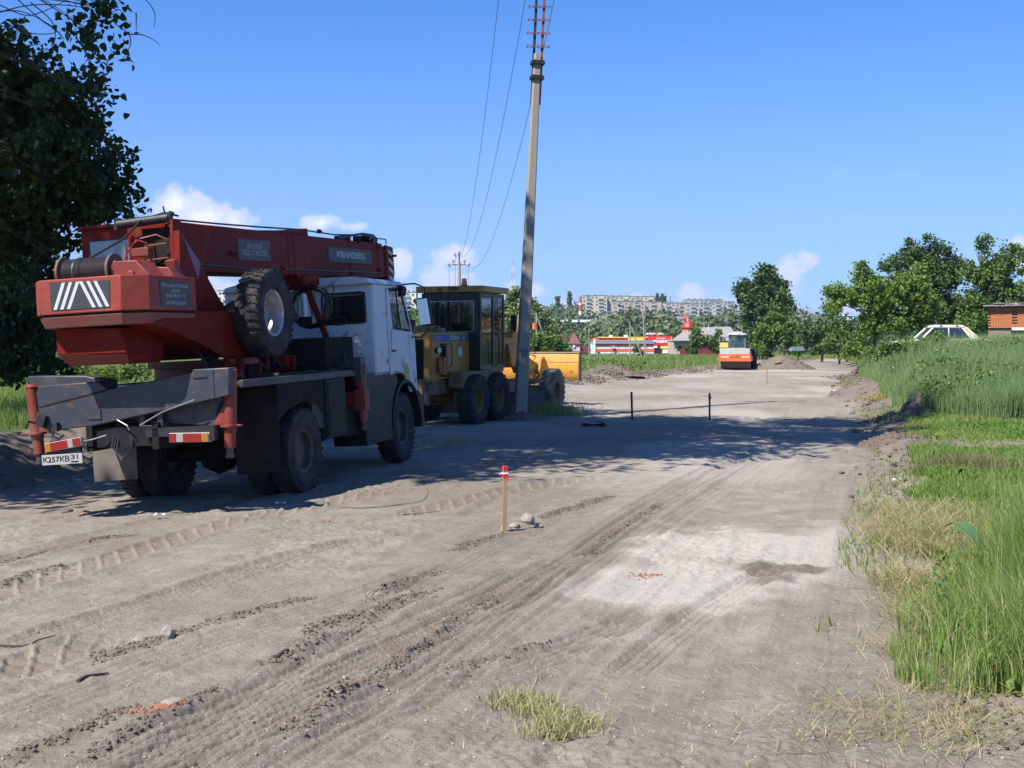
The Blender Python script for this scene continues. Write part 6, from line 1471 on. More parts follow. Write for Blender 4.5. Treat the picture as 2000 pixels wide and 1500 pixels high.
# broad leaves among the near grass
def dock(x, y, n, sz, seed, lab):
    rg = np.random.default_rng(seed); X0, Y0 = gp(x, y); z0 = ground_z(X0, Y0); mb = MB()
    for k in range(n):
        a = rg.random() * 6.28; L = sz * (.6 + .6 * rg.random()); up = .5 + .9 * rg.random(); pts = []; wv = [0.03, .5, .9, 1, .8, .45, .03]
        for i, q in enumerate(wv):
            u = i / 6; r_ = L * u; p = Vector((math.cos(a) * r_ * .7, math.sin(a) * r_ * .7, up * L * (u * 1.4 - u * u * .9) + .03)); s_ = Vector((-math.sin(a), math.cos(a), 0)) * L * .14 * q
            pts += [p - s_, p + Vector((0, 0, -.006)), p + s_]
        f = []
        for i in range(6): f += [(3 * i, 3 * i + 1, 3 * i + 4, 3 * i + 3), (3 * i + 1, 3 * i + 2, 3 * i + 5, 3 * i + 4)]
        b = MB(); b.add(pts, f)
        if k == 0: t_ = thing('dock_plant', lab, 'plant', loc=(X0, Y0, z0))
        b.build('leaf', bpy.data.materials.get('dock_leaf') or mat('dock_leaf', (.075, .16, .05), .5, var=.15, scale=8), t_, normals=False)
dock(1895, 1240, 7, .42, 3, 'broad-leaved green dock plant in the tall near grass')
dock(1960, 1180, 6, .55, 4, 'tall broad-leaved plant at the right edge, above the other dock plant')
dock(1870, 950, 6, .22, 5, 'small broad-leaved weed on the lawn behind the dry tussock')
hay(2600, [(1885, 935, .32, .28, 1)], 'dark mounded tussock of thin brownish grass on the lawn', .0, 13, mt=foliage('tussock', (.09, .10, .03), (.20, .19, .08), (.22, .19, .09)), lean=.8, hr=(.25, .5), wd=.006, name='grass_tussock')

# ------------------------------------------------------------------ soil clods, stones, sticks
ico = bmesh.new(); bmesh.ops.create_icosphere(ico, subdivisions=1, radius=1); IV = np.array([v.co for v in ico.verts]); IF = np.array([[v.index for v in f.verts] for f in ico.faces]); ico.free()
SOIL = mat('clod_soil', (.120, .092, .070), .95, var=.35, scale=9, bump=.4, bscale=60)
SOILH = mat('heap_soil', (.140, .112, .086), .95, var=.25, scale=2.5, bump=.5, bscale=20)
SOILL = mat('clod_pale', (.33, .29, .25), .95, var=.25, scale=9, bump=.3, bscale=60)


def lumps(name, P, s, m_, rg, label, cat, kind='stuff', flat=.7, lift=.25, dist=.3):
    n = len(P); A_ = rg.random((n, 3)) * 6.28
    V = IV[None] * (1 + dist * (rg.random((n, len(IV), 1)) - .5) * 2)
    V = V * (s[:, None, None]) * np.array([1, 1, flat]); ca, sa = np.cos(A_[:, 0]), np.sin(A_[:, 0])
    V = V * (1 + .5 * (rg.random((n, 1, 3)) - .5))
    x = V[..., 0] * ca[:, None] - V[..., 1] * sa[:, None]; y = V[..., 0] * sa[:, None] + V[..., 1] * ca[:, None]
    V = np.stack([x, y, V[..., 2]], -1) + P[:, None, :] + np.array([0, 0, 1]) * (s * lift)[:, None, None]
    F = IF[None] + (np.arange(n) * len(IV))[:, None, None]
    o = raw_mesh(name, V.reshape(-1, 3), F.reshape(-1, 3), m_)
    return tag(o, label, cat, kind=kind)


rg = np.random.default_rng(55); PP = []; SS = []
for hh_, pts in RIDGES:
    pl = smooth_line([gpt(p) for p in pts], 3); L = sum(math.dist(a, b) for a, b in zip(pl[:-1], pl[1:])); m = int(L * 380)
    seg = rg.integers(0, len(pl) - 1, m); u = rg.random(m)[:, None]; A0 = np.array(pl)
    q = A0[seg] * (1 - u) + A0[seg + 1] * u + rg.normal(size=(m, 2)) * .045; PP.append(q); SS.append(.003 + .011 * rg.random(m) ** 3)
q = np.concatenate(PP); s = np.concatenate(SS); d_, _ = detail(q[:, 0], q[:, 1])
lumps('soil_crumbs', np.column_stack([q, base_z(q[:, 0], q[:, 1]) + d_]), s, SOIL, rg, 'dark crumbled soil squeezed up along the tyre tracks', 'soil')
# general small gravel
m = 9000; Y = 5.2 + 20 * rg.random(m) ** 1.3; X = (rg.random(m) - .5) * Y * .95; k = (X < er(Y) + .8) & (X > el(Y)); X, Y = X[k], Y[k]; d_, _ = detail(X, Y)
lumps('gravel', np.column_stack([X, Y, base_z(X, Y) + d_]), .002 + .008 * rg.random(len(X)) ** 4, SOILL, rg, 'small pale stones scattered over the dirt road', 'gravel')
m = 3000; Y = 14 + 60 * rg.random(m) ** 1.2; side = rg.random(m) < .6; X = np.where(side, er(Y) + .3 + rg.normal(size=m) * (.22 + .007 * Y), el(Y) - .4 + rg.normal(size=m) * .5); Y2 = Y
lumps('bank_clods', np.column_stack([X, Y, base_z(X, Y)]), .008 + .0022 * Y * rg.random(m) ** 4, SOIL, rg, 'brown soil clods along the edges of the road', 'soil')
m = 7000; Y = 56 + 42 * rg.random(m); X = el(Y) - .6 + rg.normal(size=m) * .7
lumps('windrow_clods', np.column_stack([X, Y, base_z(X, Y)]), .02 + .07 * rg.random(m) ** 3, SOILH, rg, 'lumpy brown soil of the windrow along the meadow', 'soil')
m = 700; X = 2.2 + rg.random(m) * 1.6; Y = 5.4 + rg.random(m) * 1.4; lumps('corner_clods', np.column_stack([X, Y, base_z(X, Y)]), .004 + .016 * rg.random(m) ** 3, SOIL, rg, 'dark clods on the bare soil at the lower right corner', 'soil')


def heap(name, label, cx, cy, rx_, ry_, h, seed, m_=SOIL, nclod=500, cs=.08):
    n = 44; rgx = np.random.default_rng(seed); z0 = ground_z(cx, cy) - .08
    u = np.linspace(-1.15, 1.15, n); U, V_ = np.meshgrid(u, u, indexing='ij'); r_ = np.hypot(U, V_)
    prof = np.clip(1 - r_ ** 1.9, -.2, 1) * (1 - .25 * np.clip(r_, 0, 1)); Xx = U * rx_; Yy = V_ * ry_
    Zz = prof * h * (1 + .35 * fbm(U * 2.2 + seed, V_ * 2.2, 3, seed)) + h * .10 * fbm(U * 9, V_ * 9, 3, seed + 1)
    idx_ = np.arange(n * n).reshape(n, n); F = np.stack([idx_[:-1, :-1], idx_[1:, :-1], idx_[1:, 1:], idx_[:-1, 1:]], -1).reshape(-1, 4)
    t_ = thing(name, label, 'soil heap', loc=(cx, cy, z0))
    raw_mesh('mound', np.stack([Xx, Yy, Zz], -1).reshape(-1, 3), F, m_, t_, smooth=True)
    k = rgx.random((nclod, 2)) * 2 - 1; k = k[np.hypot(k[:, 0], k[:, 1]) < 1]
    i = np.clip(((k + 1.15) / 2.3 * (n - 1)).astype(int), 0, n - 1)
    P_ = np.column_stack([k[:, 0] * rx_, k[:, 1] * ry_, Zz[i[:, 0], i[:, 1]]]); s_ = cs * (.3 + rgx.random(len(k)) ** 2)
    o = lumps('clods', P_, s_, m_, rgx, None, None); o.parent = t_; o['kind'] = 'stuff'
    return t_


hx, hy, _ = at(1532, 722, 92)
dh = heap('dirt_heap', 'large heap of grey-brown dirt beside the road roller', hx, hy + 1.0, 2.6, 2.0, 1.12, 4, SOILH, 900, .06)
b = MB(); b.obox((-.75, -1.5, .95), (.30, .08, .04), (0, 3, 10)); b.build('broken_board', mat('grey_board', (.30, .26, .22), .8), dh)
hx, hy, _ = at(1800, 812, 31); heap('soil_heap', 'dark brown soil heap at the edge of the tall grass on the right', hx, hy + .3, .50, .6, .60, 5, SOILH, 500, .045)
hx, hy, _ = at(1745, 868, 22.5); heap('soil_heap', 'low crumbly soil heap between the road and the lawn', hx, hy, .65, .6, .26, 6, SOIL, 500, .035)
hx, hy, _ = at(1712, 770, 44); heap('soil_heap', 'eroded earth lump jutting from the far right bank', hx - .3, hy, 1.3, 2.2, .55, 7, SOILH, 600, .06)
hx, hy, _ = at(1205, 748, 67); heap('soil_heap', 'highest lump of the soil windrow beside the meadow', hx - .4, hy + .6, 1.7, 1.3, .50, 8, SOILH, 700, .06)
hx, hy, _ = at(1016, 812, 33.4); heap('soil_heap', 'small mound of earth around the foot of the leaning pole', hx + .1, hy, .9, .6, .30, 9, SOILH, 200, .05)


def rock(x, y, s, seed, m_, label, cat='stone', flat=.6, Y=None, name='stone', group=None):
    rgx = np.random.default_rng(seed); X0, Y0 = gp(x, y); b = bmesh.new(); bmesh.ops.create_icosphere(b, subdivisions=2, radius=1)
    for v_ in b.verts:
        c_ = v_.co; v_.co = Vector((c_.x, c_.y, c_.z * flat)) * s * (1 + .35 * (vnoise(np.array([c_.x * 1.7 + seed]), np.array([c_.y * 1.7 + c_.z * 2]), seed)[0] - .5) + .1 * rgx.random())
    me = bpy.data.meshes.new(name); b.to_mesh(me); b.free(); me.materials.append(m_)
    o = bpy.data.objects.new(name, me); S.collection.objects.link(o); d_, _ = detail(np.array([X0]), np.array([Y0])); o.location = (X0, Y0, ground_z(X0, Y0) + float(d_[0]) + s * flat * .45); o.rotation_euler = (0, 0, rgx.random() * 6)
    tag(o, label, cat, group); return o


STN = mat('stone', (.24, .21, .175), .9, var=.25, scale=12, bump=.3); BRK = mat('crushed_brick', (.27, .095, .05), .95, var=.35, scale=18, bump=.5, bscale=60)
rock(1030, 1022, .075, 1, STN, 'pale upright stone in the crumbly soil right of the taped stake', flat=.9)
rock(1004, 1030, .055, 2, STN, 'flat brown stone right at the foot of the taped stake')
rock(1052, 1028, .05, 3, STN, 'small stone at the right end of the stone group by the taped stake')
rock(328, 1250, .045, 4, STN, 'pointed grey stone on the dark soil ridge at lower left', flat=1.1)
rock(272, 1258, .04, 5, STN, 'rounded stone left of the pointed one on the soil ridge')
rock(131, 978, .07, 6, SOIL, 'dark clod of earth on the sunlit dirt below the number plate')
rock(1670, 838, .08, 7, SOIL, 'brown clod at the shaded right side of the road')
rock(1720, 815, .12, 8, SOIL, 'larger clod at the foot of the right bank')
br = rock(318, 1385, .045, 9, BRK, 'crushed orange brick with a grey stone on top, at lower left', 'brick rubble', flat=.35, name='brick_rubble')
rock(338, 1378, .06, 10, STN, 'flat pinkish stone lying on the crushed brick', flat=.3)
rgx = np.random.default_rng(77)
for (px, py, n_, sp_, lab) in ((318, 1390, 160, .055, 'orange brick crumbs around the crushed brick at lower left'), (1262, 1122, 90, .06, 'orange brick crumbs on the pale patch of the road'), (641, 1021, 40, .03, 'tiny orange brick fragment on the road below the crane')):
    cx, cy = gp(px, py); q = np.array([cx, cy]) + rgx.normal(size=(n_, 2)) * sp_ * np.array([1.2, 1]); d_, _ = detail(q[:, 0], q[:, 1])
    lumps('brick_crumbs', np.column_stack([q, base_z(q[:, 0], q[:, 1]) + d_]), .004 + .010 * rgx.random(n_) ** 2, BRK, rgx, lab, 'rubble')


def stick(pts, r, label):
    P_ = [Vector((*gp(x, y), 0)) for x, y in pts]
    for p in P_: p.z = ground_z(p.x, p.y) + .010 + float(detail(np.array([p.x]), np.array([p.y]))[0][0])
    mb = MB(); mb.tube([p - P_[0] for p in smooth3(P_)], r, 6, r * .4); o = mb.build('stick', BARK, loc=P_[0]); tag(o, label, 'stick')
stick([(152, 1330), (170, 1322), (212, 1313)], .012, 'thick dark stick at lower left, just above the crushed brick')
stick([(0, 1260), (50, 1263), (75, 1250), (108, 1240)], .008, 'thin curved branch lying at the left edge of the dirt')
stick([(540, 1292), (552, 1288), (563, 1284)], .020, 'short dark piece of wood in the crumbled ridge')
stick([(640, 990), (720, 993), (790, 985), (825, 978), (838, 960)], .006, 'long thin twig on the dirt beyond the lug tracks')
stick([(788, 1005), (810, 1003), (860, 1002)], .007, 'dark knotted twig right of the long thin one')
stick([(675, 1318), (690, 1316), (720, 1310)], .004, 'thin twig lying in the zigzag tyre track')
stick([(1672, 872), (1690, 880), (1700, 885), (1740, 868)], .014, 'forked dark branch at the right side of the road')
for (x, y, lab) in ((548, 988, 'crumpled white scrap of paper left of the stake, near the truck shadow'), (312, 998, 'small white scrap of litter under the rear of the crane'), (1752, 948, 'white and blue scrap of packaging on the lawn edge')):
    X0, Y0 = gp(x, y); b = MB(); b.add([(-.06, -.03, .01), (0, -.045, .04), (.06, -.02, .012), (.05, .03, .03), (-.01, .04, .012), (-.055, .02, .035), (0, 0, .02)], [(0, 1, 6), (1, 2, 6), (2, 3, 6), (3, 4, 6), (4, 5, 6), (5, 0, 6)])
    o = b.build('paper_scrap', mat('paper', (.68, .70, .73), .8), loc=(X0, Y0, ground_z(X0, Y0) + .02), smooth=0); tag(o, lab, 'litter')
X0, Y0 = gp(1160, 822); mb = MB(); mb.tube([(.28 * math.cos(a), .22 * math.sin(a), .05 + .015 * math.sin(3 * a)) for a in np.linspace(0, 6.28, 22)], .022, 6); mb.tube([(.28, 0, .05), (.2, .1, .12), (.05, .15, .14)], .012); o = mb.build('wire_loop', M_['dull'], loc=(X0, Y0, ground_z(X0, Y0))); tag(o, 'dark loop of old cable lying in the shade on the road', 'cable')
HAZE = 0.00013
# ------------------------------------------------------------------ pale saloon car half hidden in the grass
cz = at(0, 634, 48)[2] - 1.50
CX = at(1838, 0, 48)[0]
car = thing('parked_car', 'pale beige old saloon car with roof bars, half hidden by tall grass', 'car', mat=Matrix.Translation((CX, 48, cz)) @ Matrix.Rotation(R(84), 4, 'Z'))
cb_ = mat('beige_paint', (.62, .57, .44), .35, var=.06, scale=1, dust=.25, coat=.4)
CG = glass('car_glass', (.02, .035, .045), .25, .05)
mb = MB()
mb.prism('x', [(-2.02, .45), (-2.0, .80), (-1.95, .90), (-1.2, .94), (.85, .94), (1.95, .84), (2.02, .70), (2.02, .38), (1.7, .30), (-1.75, .30)], -.78, .78)
bt = [(-.74, -1.25, .93), (.74, -1.25, .93), (.74, .90, .93), (-.74, .90, .93)]; tp = [(-.62, -.80, 1.36), (.62, -.80, 1.36), (.62, .44, 1.37), (-.62, .44, 1.37)]
crown_ = [(-.54, -.70, 1.475), (.54, -.70, 1.475), (.54, .34, 1.485), (-.54, .34, 1.485)]
mb.add(tp + crown_, [(4, 5, 6, 7), (0, 1, 5, 4), (1, 2, 6, 5), (2, 3, 7, 6), (3, 0, 4, 7), (3, 2, 1, 0)])
for a, b_ in zip(bt, tp): mb.tube([a, b_], .045, 6)
for s in (-1, 1): mb.tube([(s * .745, -.12, .93), (s * .605, -.14, 1.40)], .022, 6)
mb.add([(s_ * .70, -1.22, .94) for s_ in (-1, 1)] + [(s_ * .58, -.80, 1.39) for s_ in (1, -1)], [(0, 1, 2, 3)]) if False else None
for s in (-1, 1): mb.add([(s * .742, -1.25, .93), (s * .742, -.92, .93), (s * .605, -.60, 1.40), (s * .602, -.79, 1.40)], [(0, 1, 2, 3)])
mb.build('body', cb_, car, bevel=.03)
b = MB()
b.add([(-.70, .88, .94), (.70, .88, .94), (.585, .43, 1.39), (-.585, .43, 1.39)], [(0, 1, 2, 3)]); b.build('windscreen', CG, car, smooth=0)
b = MB(); b.add([(-.70, -1.23, .94), (.70, -1.23, .94), (.585, -.79, 1.39), (-.585, -.79, 1.39)], [(0, 1, 2, 3)]); b.build('rear_window', CG, car, smooth=0)
for s in (-1, 1):
    for y0, y1, y2, y3 in ((.86, -.10, -.12, .42), (-.14, -1.0, -.70, -.16)):
        b = MB(); b.add([(s * .735, y0, .95), (s * .735, y1, .95), (s * .598, y2, 1.39), (s * .598, y3, 1.39)], [(0, 1, 2, 3)]); b.build('side_window', CG, car, smooth=0)
    b = MB(); b.tube([(s * .75, .86, .94), (s * .61, .42, 1.40), (s * .61, -.72, 1.40), (s * .75, -1.02, .94), (s * .75, .86, .94)], .012, 5); b.build('window_trim', M_['black'], car)
    b = MB(); b.cyl((s * .6, 2.0, .68), (s * .6, 2.04, .68), .09); b.build('headlight', M_['lensw'], car)
    for y in (1.25, -1.2): wheel(car, (s * .68, y, .30), .60, .17, .34, 'plain', s, M_['rubber'], M_['rim'])
for y in (-.45, .15):
    b = MB(); b.cyl((-.66, y, 1.52), (.66, y, 1.52), .012, n=8)
    for s in (-1, 1): b.cyl((s * .58, y, 1.38), (s * .64, y, 1.53), .022, n=8)
    b.build('roof_bar', M_['black'], car)
b = MB(); b.box(-.74, .74, 2.02, 2.10, .38, .48); b.box(-.74, .74, -2.12, -2.02, .42, .52); b.build('bumper', M_['rims'], car, bevel=.01)
b = MB(); b.box(-.5, .5, -.9, -.75, .5, 1.2); b.box(-.6, -.1, 0, .15, .5, 1.25); b.box(.1, .6, 0, .15, .5, 1.25); b.build('seat', M_['dull'], car)

# ------------------------------------------------------------------ brick shed at the right edge
SHY = 62
sx0, _, sz1 = at(1930, 598, SHY); sx1 = at(2060, 0, SHY)[0]
sh = thing('brick_shed', 'small orange brick shed with a broken slate roof at the right edge', 'shed', loc=(sx0, SHY, 1.2), rot=(0, 0, -R(21))); H_ = sz1 - 1.2; Wd_ = sx1 - sx0
b = MB(); b.box(.02, Wd_, .10, 3, 0, H_ - .02); b.build('wall_core', mat('mortar', (.22, .17, .13), .95), sh)
bm1 = MB(); bm1.box(0, .235, 0, .10, 0, .058); brk = bm1.build('brick', mat('brick_orange', (.46, .155, .060), .9, var=.3, scale=3, dust=.25, bump=.2), sh, loc=(0, 0, -5)); bm_ = brk.data
bpy.data.objects.remove(brk); kk = 0
rws = int(H_ / .069)
for r_ in range(rws - 15 if rws > 15 else 0, rws):
    for c_ in range(int(Wd_ / .25)):
        x = c_ * .25 + (.125 if r_ % 2 else 0)
        if 1.05 < x < 1.22 and r_ > rws - 13: continue
        if kk >= 290: break
        o = bpy.data.objects.new('brick', bm_); S.collection.objects.link(o); o.parent = sh; o.location = (x, rng.normal() * .006, r_ * .069); kk += 1
b = MB(); b.add([(-.25, -.3, H_ - .02), (Wd_, -.3, H_ + .02), (Wd_, 3, H_ + .15), (-.2, 3, H_ + .10), (-.25, -.3, H_ + .03), (Wd_, -.3, H_ + .07), (Wd_, 3, H_ + .2), (-.2, 3, H_ + .15)], [(0, 3, 2, 1), (4, 5, 6, 7), (0, 1, 5, 4), (1, 2, 6, 5), (2, 3, 7, 6), (3, 0, 4, 7)])
b.build('roof', mat('slate', (.20, .19, .18), .9, var=.3, bump=.4), sh)
for k in range(9):
    b = MB(); b.obox((.5 + k * .42, .3 + .2 * (k % 3), H_ + .10 + .03 * (k % 2)), (.28, .3, .018), (8 * (k % 3) - 6, 9 * (k % 2) - 4, 20 * k)); b.build('roof_slab', bpy.data.materials['slate'], sh)
b = MB(); b.box(1.1, 2.6, -.05, .0, H_ - 1.22, H_ - 1.08); b.build('white_sill', mat('whitewash', (.6, .58, .55), .8), sh)
b = MB(); b.box(1.06, 1.20, .05, .12, .3, H_ - .2); b.build('gap', M_['dull'], sh)

# ------------------------------------------------------------------ buildings across the meadow
def pb(mb, x0, x1, yt, yb, Y, D):
    """box whose face toward the road spans the given photo columns and rows at distance Y"""
    a = at(x0, yt, Y); c = at(x1, yb, Y); return mb.box(a[0] - O[0], c[0] - O[0], Y - O[1], Y + D - O[1], c[2] - O[2], a[2] - O[2])
O = (0, 0, 0)
def bthing(name, label, cat, x, Y, group=None):
    global O
    X0 = at(x, 0, Y)[0]; O = (X0, Y, ground_z(X0, Y)); return thing(name, label, cat, group, loc=O)
def pbox(name, m_, par, x0, x1, yt, yb, Y, D, bevel=0):
    mb = MB(); pb(mb, x0, x1, yt, yb, Y, D); return mb.build(name, m_, par, bevel=bevel)
def ppoly(name, m_, par, pts, Y, D):
    P_ = [(at(x, y, Y)[0] - O[0], at(x, y, Y)[2] - O[2]) for x, y in pts]; mb = MB(); mb.prism('y', P_, Y - O[1], Y + D - O[1]); return mb.build(name, m_, par, smooth=20)

c_or = mat('orange_cladding', (.72, .12, .025), .5, var=.06, scale=.5); c_wh = mat('white_cladding', (.72, .73, .75), .5, var=.04, scale=.5); c_rd = mat('red_cladding', (.60, .045, .035), .5, var=.05, scale=.5)
c_gr = mat('grey_metal_roof', (.22, .25, .29), .5, var=.15, scale=.5); c_yl = mat('yellow_cladding', (.80, .55, .12), .5, var=.06); c_dk = mat('dark_opening', (.02, .022, .035), .3); c_mar = mat('maroon_metal', (.20, .020, .025), .45, var=.15, scale=.4)
SY = 190
st = bthing('striped_store', 'long low store wall with orange and white stripes across the meadow', 'store', 1220, SY)
pbox('wall', c_wh, st, 1162.5, 1276.5, 671, 700, SY, 12)
pbox('stripe', c_or, st, 1162, 1277, 671, 675, SY - .05, .1); pbox('stripe', c_or, st, 1163, 1277, 681, 686.5, SY - .05, .1); pbox('stripe', c_or, st, 1180, 1277, 693.5, 700, SY - .05, .1)
for k in range(1, 7): pbox('panel_joint', mat('joint', (.35, .2, .16), .7) if k == 1 else bpy.data.materials['joint'], st, 1180 + k * 14, 1180.4 + k * 14, 675, 699, SY - .08, .05)
ppoly('roof', c_gr, st, [(1162, 671.5), (1277, 671.5), (1276, 664.5), (1165, 664.5)], SY - .3, 8)
pbox('door', c_dk, st, 1167, 1171, 686.5, 697, SY - .12, .1); pbox('pillar', c_wh, st, 1160, 1163, 662, 700, SY - .2, 1)
for x in (1199, 1237):
    o = pbox('air_conditioner', mat('ac_white', (.5, .5, .5), .5) if x == 1199 else bpy.data.materials['ac_white'], st, x - 3, x + 2, 677, 681, SY - .4, .35); pbox('fan', c_dk, o, x - 1, x + 3.5, 678, 682.5, SY - .35, .3) if False else None
st = bthing('red_store', 'red and orange supermarket with white rooftop lettering behind the striped store', 'store', 1270, SY + 14); Y2 = SY + 14
pbox('wall', c_or, st, 1169, 1264, 659, 700, Y2, 18); pbox('cornice', c_yl, st, 1168, 1312, 658, 659.6, Y2 - .2, 1)
pbox('yellow_sign', c_yl, st, 1227, 1260, 660.5, 665, Y2 - .2, .2)
pbox('wall', c_rd, st, 1264, 1311, 657, 702, Y2, 18); sgn = pbox('big_sign', mat('sign_red', (.62, .03, .04), .45, var=.04), st, 1266, 1311, 657.5, 674, Y2 - .3, .25)
pbox('sign_edge', c_yl, st, 1310.5, 1312, 657.5, 676, Y2 - .35, .3)
whl = mat('white_letter', (.80, .80, .80), .5, var=.02)
def ptext(par, s, x, y, wpx, hpx, Y, bold=.03):
    p = at(x, y, Y); par_w = Vector((p[0] - O[0], p[1] - O[1], p[2] - O[2])); return text(par, s, face_m(par_w, (1, 0, 0), (0, 0, 1)), whl, wpx / 2400 * Y, hpx / 2400 * Y, bold=bold, ext=.05)
ptext(sgn, 'РОДНЫ', 1292, 667, 31, 6.2, Y2 - .35, .05); ptext(sgn, 'МАГАЗИН', 1291, 661.3, 17, 2.4, Y2 - .35, .03)
rs = pbox('roof_sign_frame', M_['black'], st, 1262, 1295, 655.6, 656.2, Y2 + 1, .2)
ptext(rs, 'ДОБРО', 1271, 652, 19, 4.2, Y2 + .9, .04); ptext(rs, 'ЦЕН', 1289.5, 652, 11.5, 4.2, Y2 + .9, .04)
p = at(1282, 651, Y2 + .9); mb = MB(); mb.prism('y', [(p[0] - O[0] + r_ * math.sin(a), p[2] - O[2] + r_ * math.cos(a)) for a, r_ in ((k * math.pi / 5, .24 if k % 2 == 0 else .10) for k in range(10))], p[1] - O[1] - .05, p[1] - O[1] + .05); mb.build('star', c_rd, rs, smooth=0)
for x0, x1, yt in ((1190, 1197.5, 655), (1219, 1226, 654)): pbox('roof_unit', c_wh, st, x0, x1, yt, 660, Y2 + 3, 1)
pbox('entrance', c_dk, st, 1278, 1291, 680, 693, Y2 - .15, .1); pbox('yellow_panel', c_yl, st, 1290, 1304, 675.5, 681, Y2 - .3, .2); pbox('poster', c_wh, st, 1294, 1304, 681.5, 690, Y2 - .2, .1); pbox('small_sign', c_wh, st, 1277, 1284, 675.5, 679.5, Y2 - .3, .15)

# grey-roofed house
hs = bthing('grey_roofed_house', 'beige house with a broad grey slate roof behind the maroon fence', 'house', 1375, 196)
hw_ = mat('beige_wall', (.42, .37, .30), .85, var=.12, scale=.6, dust=.2); sl_ = mat('grey_slates', (.24, .23, .22), .85, var=.2, scale=.8)
pbox('wall', hw_, hs, 1315, 1430, 665, 702, 197, 12)
def roofm(par, pts_front, pts_back, Y, D, m_, name='roof'):
    mb = MB(); v = [(at(x, y, Y)[0] - O[0], Y - O[1], at(x, y, Y)[2] - O[2]) for x, y in pts_front] + [(at(x, y, Y + D)[0] - O[0], Y + D - O[1], at(x, y, Y + D)[2] - O[2]) for x, y in pts_back]
    n = len(pts_front); mb.add(v, [tuple(range(n)) + tuple(range(2 * n - 1, n - 1, -1))] if n == 2 else [(0, 1, n + 1, n)]); o = mb.build(name, m_, par, smooth=0); s_ = o.modifiers.new('s', 'SOLIDIFY'); s_.thickness = .15; return o
roofm(hs, [(1311, 667), (1362, 667)], [(1333, 650), (1352, 650)], 196.3, 4, sl_)
roofm(hs, [(1340, 666.5), (1442, 667)], [(1368, 641), (1427, 640)], 196.2, 8, sl_)
mb = MB()
for k in range(24):
    x = 1345 + k * 4
    a = at(x, 666.6, 196.1); c = at(1369 + k * 2.5, 641, 204.2); mb.tube([(a[0] - O[0], a[1] - O[1], a[2] - O[2] + .05), (c[0] - O[0], c[1] - O[1], c[2] - O[2] + .05)], .05, 4)
mb.build('slate_joint', sl_, hs)
pbox('window', c_dk, hs, 1325, 1332, 676, 684.5, 196.9, .1); o = pbox('gutter', M_['black'], hs, 1302, 1342, 666.4, 668, 196.2, .15); pbox('yellow_awning', c_yl, hs, 1405, 1422, 669, 679, 196.2, .6); pbox('antenna_mast', c_wh, hs, 1383.2, 1384, 634, 644, 201, .1)
# domed kiosk
kd = bthing('domed_tower', 'small tower with a red ribbed dome and orange drum behind the house', 'tower', 1345.5, 225)
X0 = 0; r_ = 12.5 / 2400 * 225; zt = at(0, 641, 225)[2] - O[2]; zb = at(0, 650, 225)[2] - O[2]
mb = MB(); mb.lathe([(zt + r_ * 1.15 * math.sin(a), r_ * math.cos(a) * (1.04 if a < .3 else 1)) for a in np.linspace(0, math.pi / 2, 9)], (0, 1.2, 0), 'z', 12); mb.build('dome', mat('dome_red', (.36, .035, .022), .4, var=.15), kd, smooth=0)
mb = MB(); mb.cyl((0, 1.2, 0), (0, 1.2, zt), r_ * .95, n=12); dr_ = mb.build('drum', mat('drum_orange', (.70, .32, .14), .6), kd, smooth=0)
for a in np.linspace(0, 2 * math.pi, 13)[:-1]:
    mb = MB(); mb.tube([(r_ * .97 * math.cos(a), 1.2 + r_ * .97 * math.sin(a), zb - .3), (r_ * .97 * math.cos(a), 1.2 + r_ * .97 * math.sin(a), zt)], .05, 4); mb.build('rib', c_mar, dr_)
mb = MB(); mb.cyl((0, 1.2, zb - .2), (0, 1.2, zb), r_ * 1.3, n=12); mb.cyl((0, 1.2, zt - .05), (0, 1.2, zt + .05), r_ * 1.1, n=12); mb.build('ledge', c_mar, kd, smooth=0)
mb = MB(); mb.cyl((0, 1.2, zt + r_ * 1.1), (0, 1.2, zt + r_ * 1.1 + .45), .22, n=8); mb.cyl((0, 1.2, zt + r_ * 1.5), (0, 1.2, zt + r_ * 1.5 + .5), .04, n=6); mb.build('lantern', mat('lantern', (.4, .38, .33), .6), kd)
# maroon fence: separate profiled sheets
fn = bthing('maroon_fence', 'maroon sheet metal fence with a white sign behind the roller', 'fence', 1377, 186)
for k in range(16): pbox('sheet', c_mar, fn, 1328 + k * 6.2, 1334 + k * 6.2, 681 + .5 * (k % 2), 697, 186 + .04 * (k % 2), .06)
fs_ = pbox('sign', c_wh, fn, 1389, 1416, 680.5, 684.5, 185.8, .08)
o = bthing('notice_board', 'small beige notice board standing left of the maroon fence', 'board', 1317, 184); pbox('board', hw_, o, 1311.5, 1322, 681, 692, 184, .15); pbox('base', c_mar, o, 1311.5, 1322, 692, 697, 184, .15); pbox('edge_post', c_mar, o, 1321.7, 1322.5, 680.5, 697, 183.9, .2)
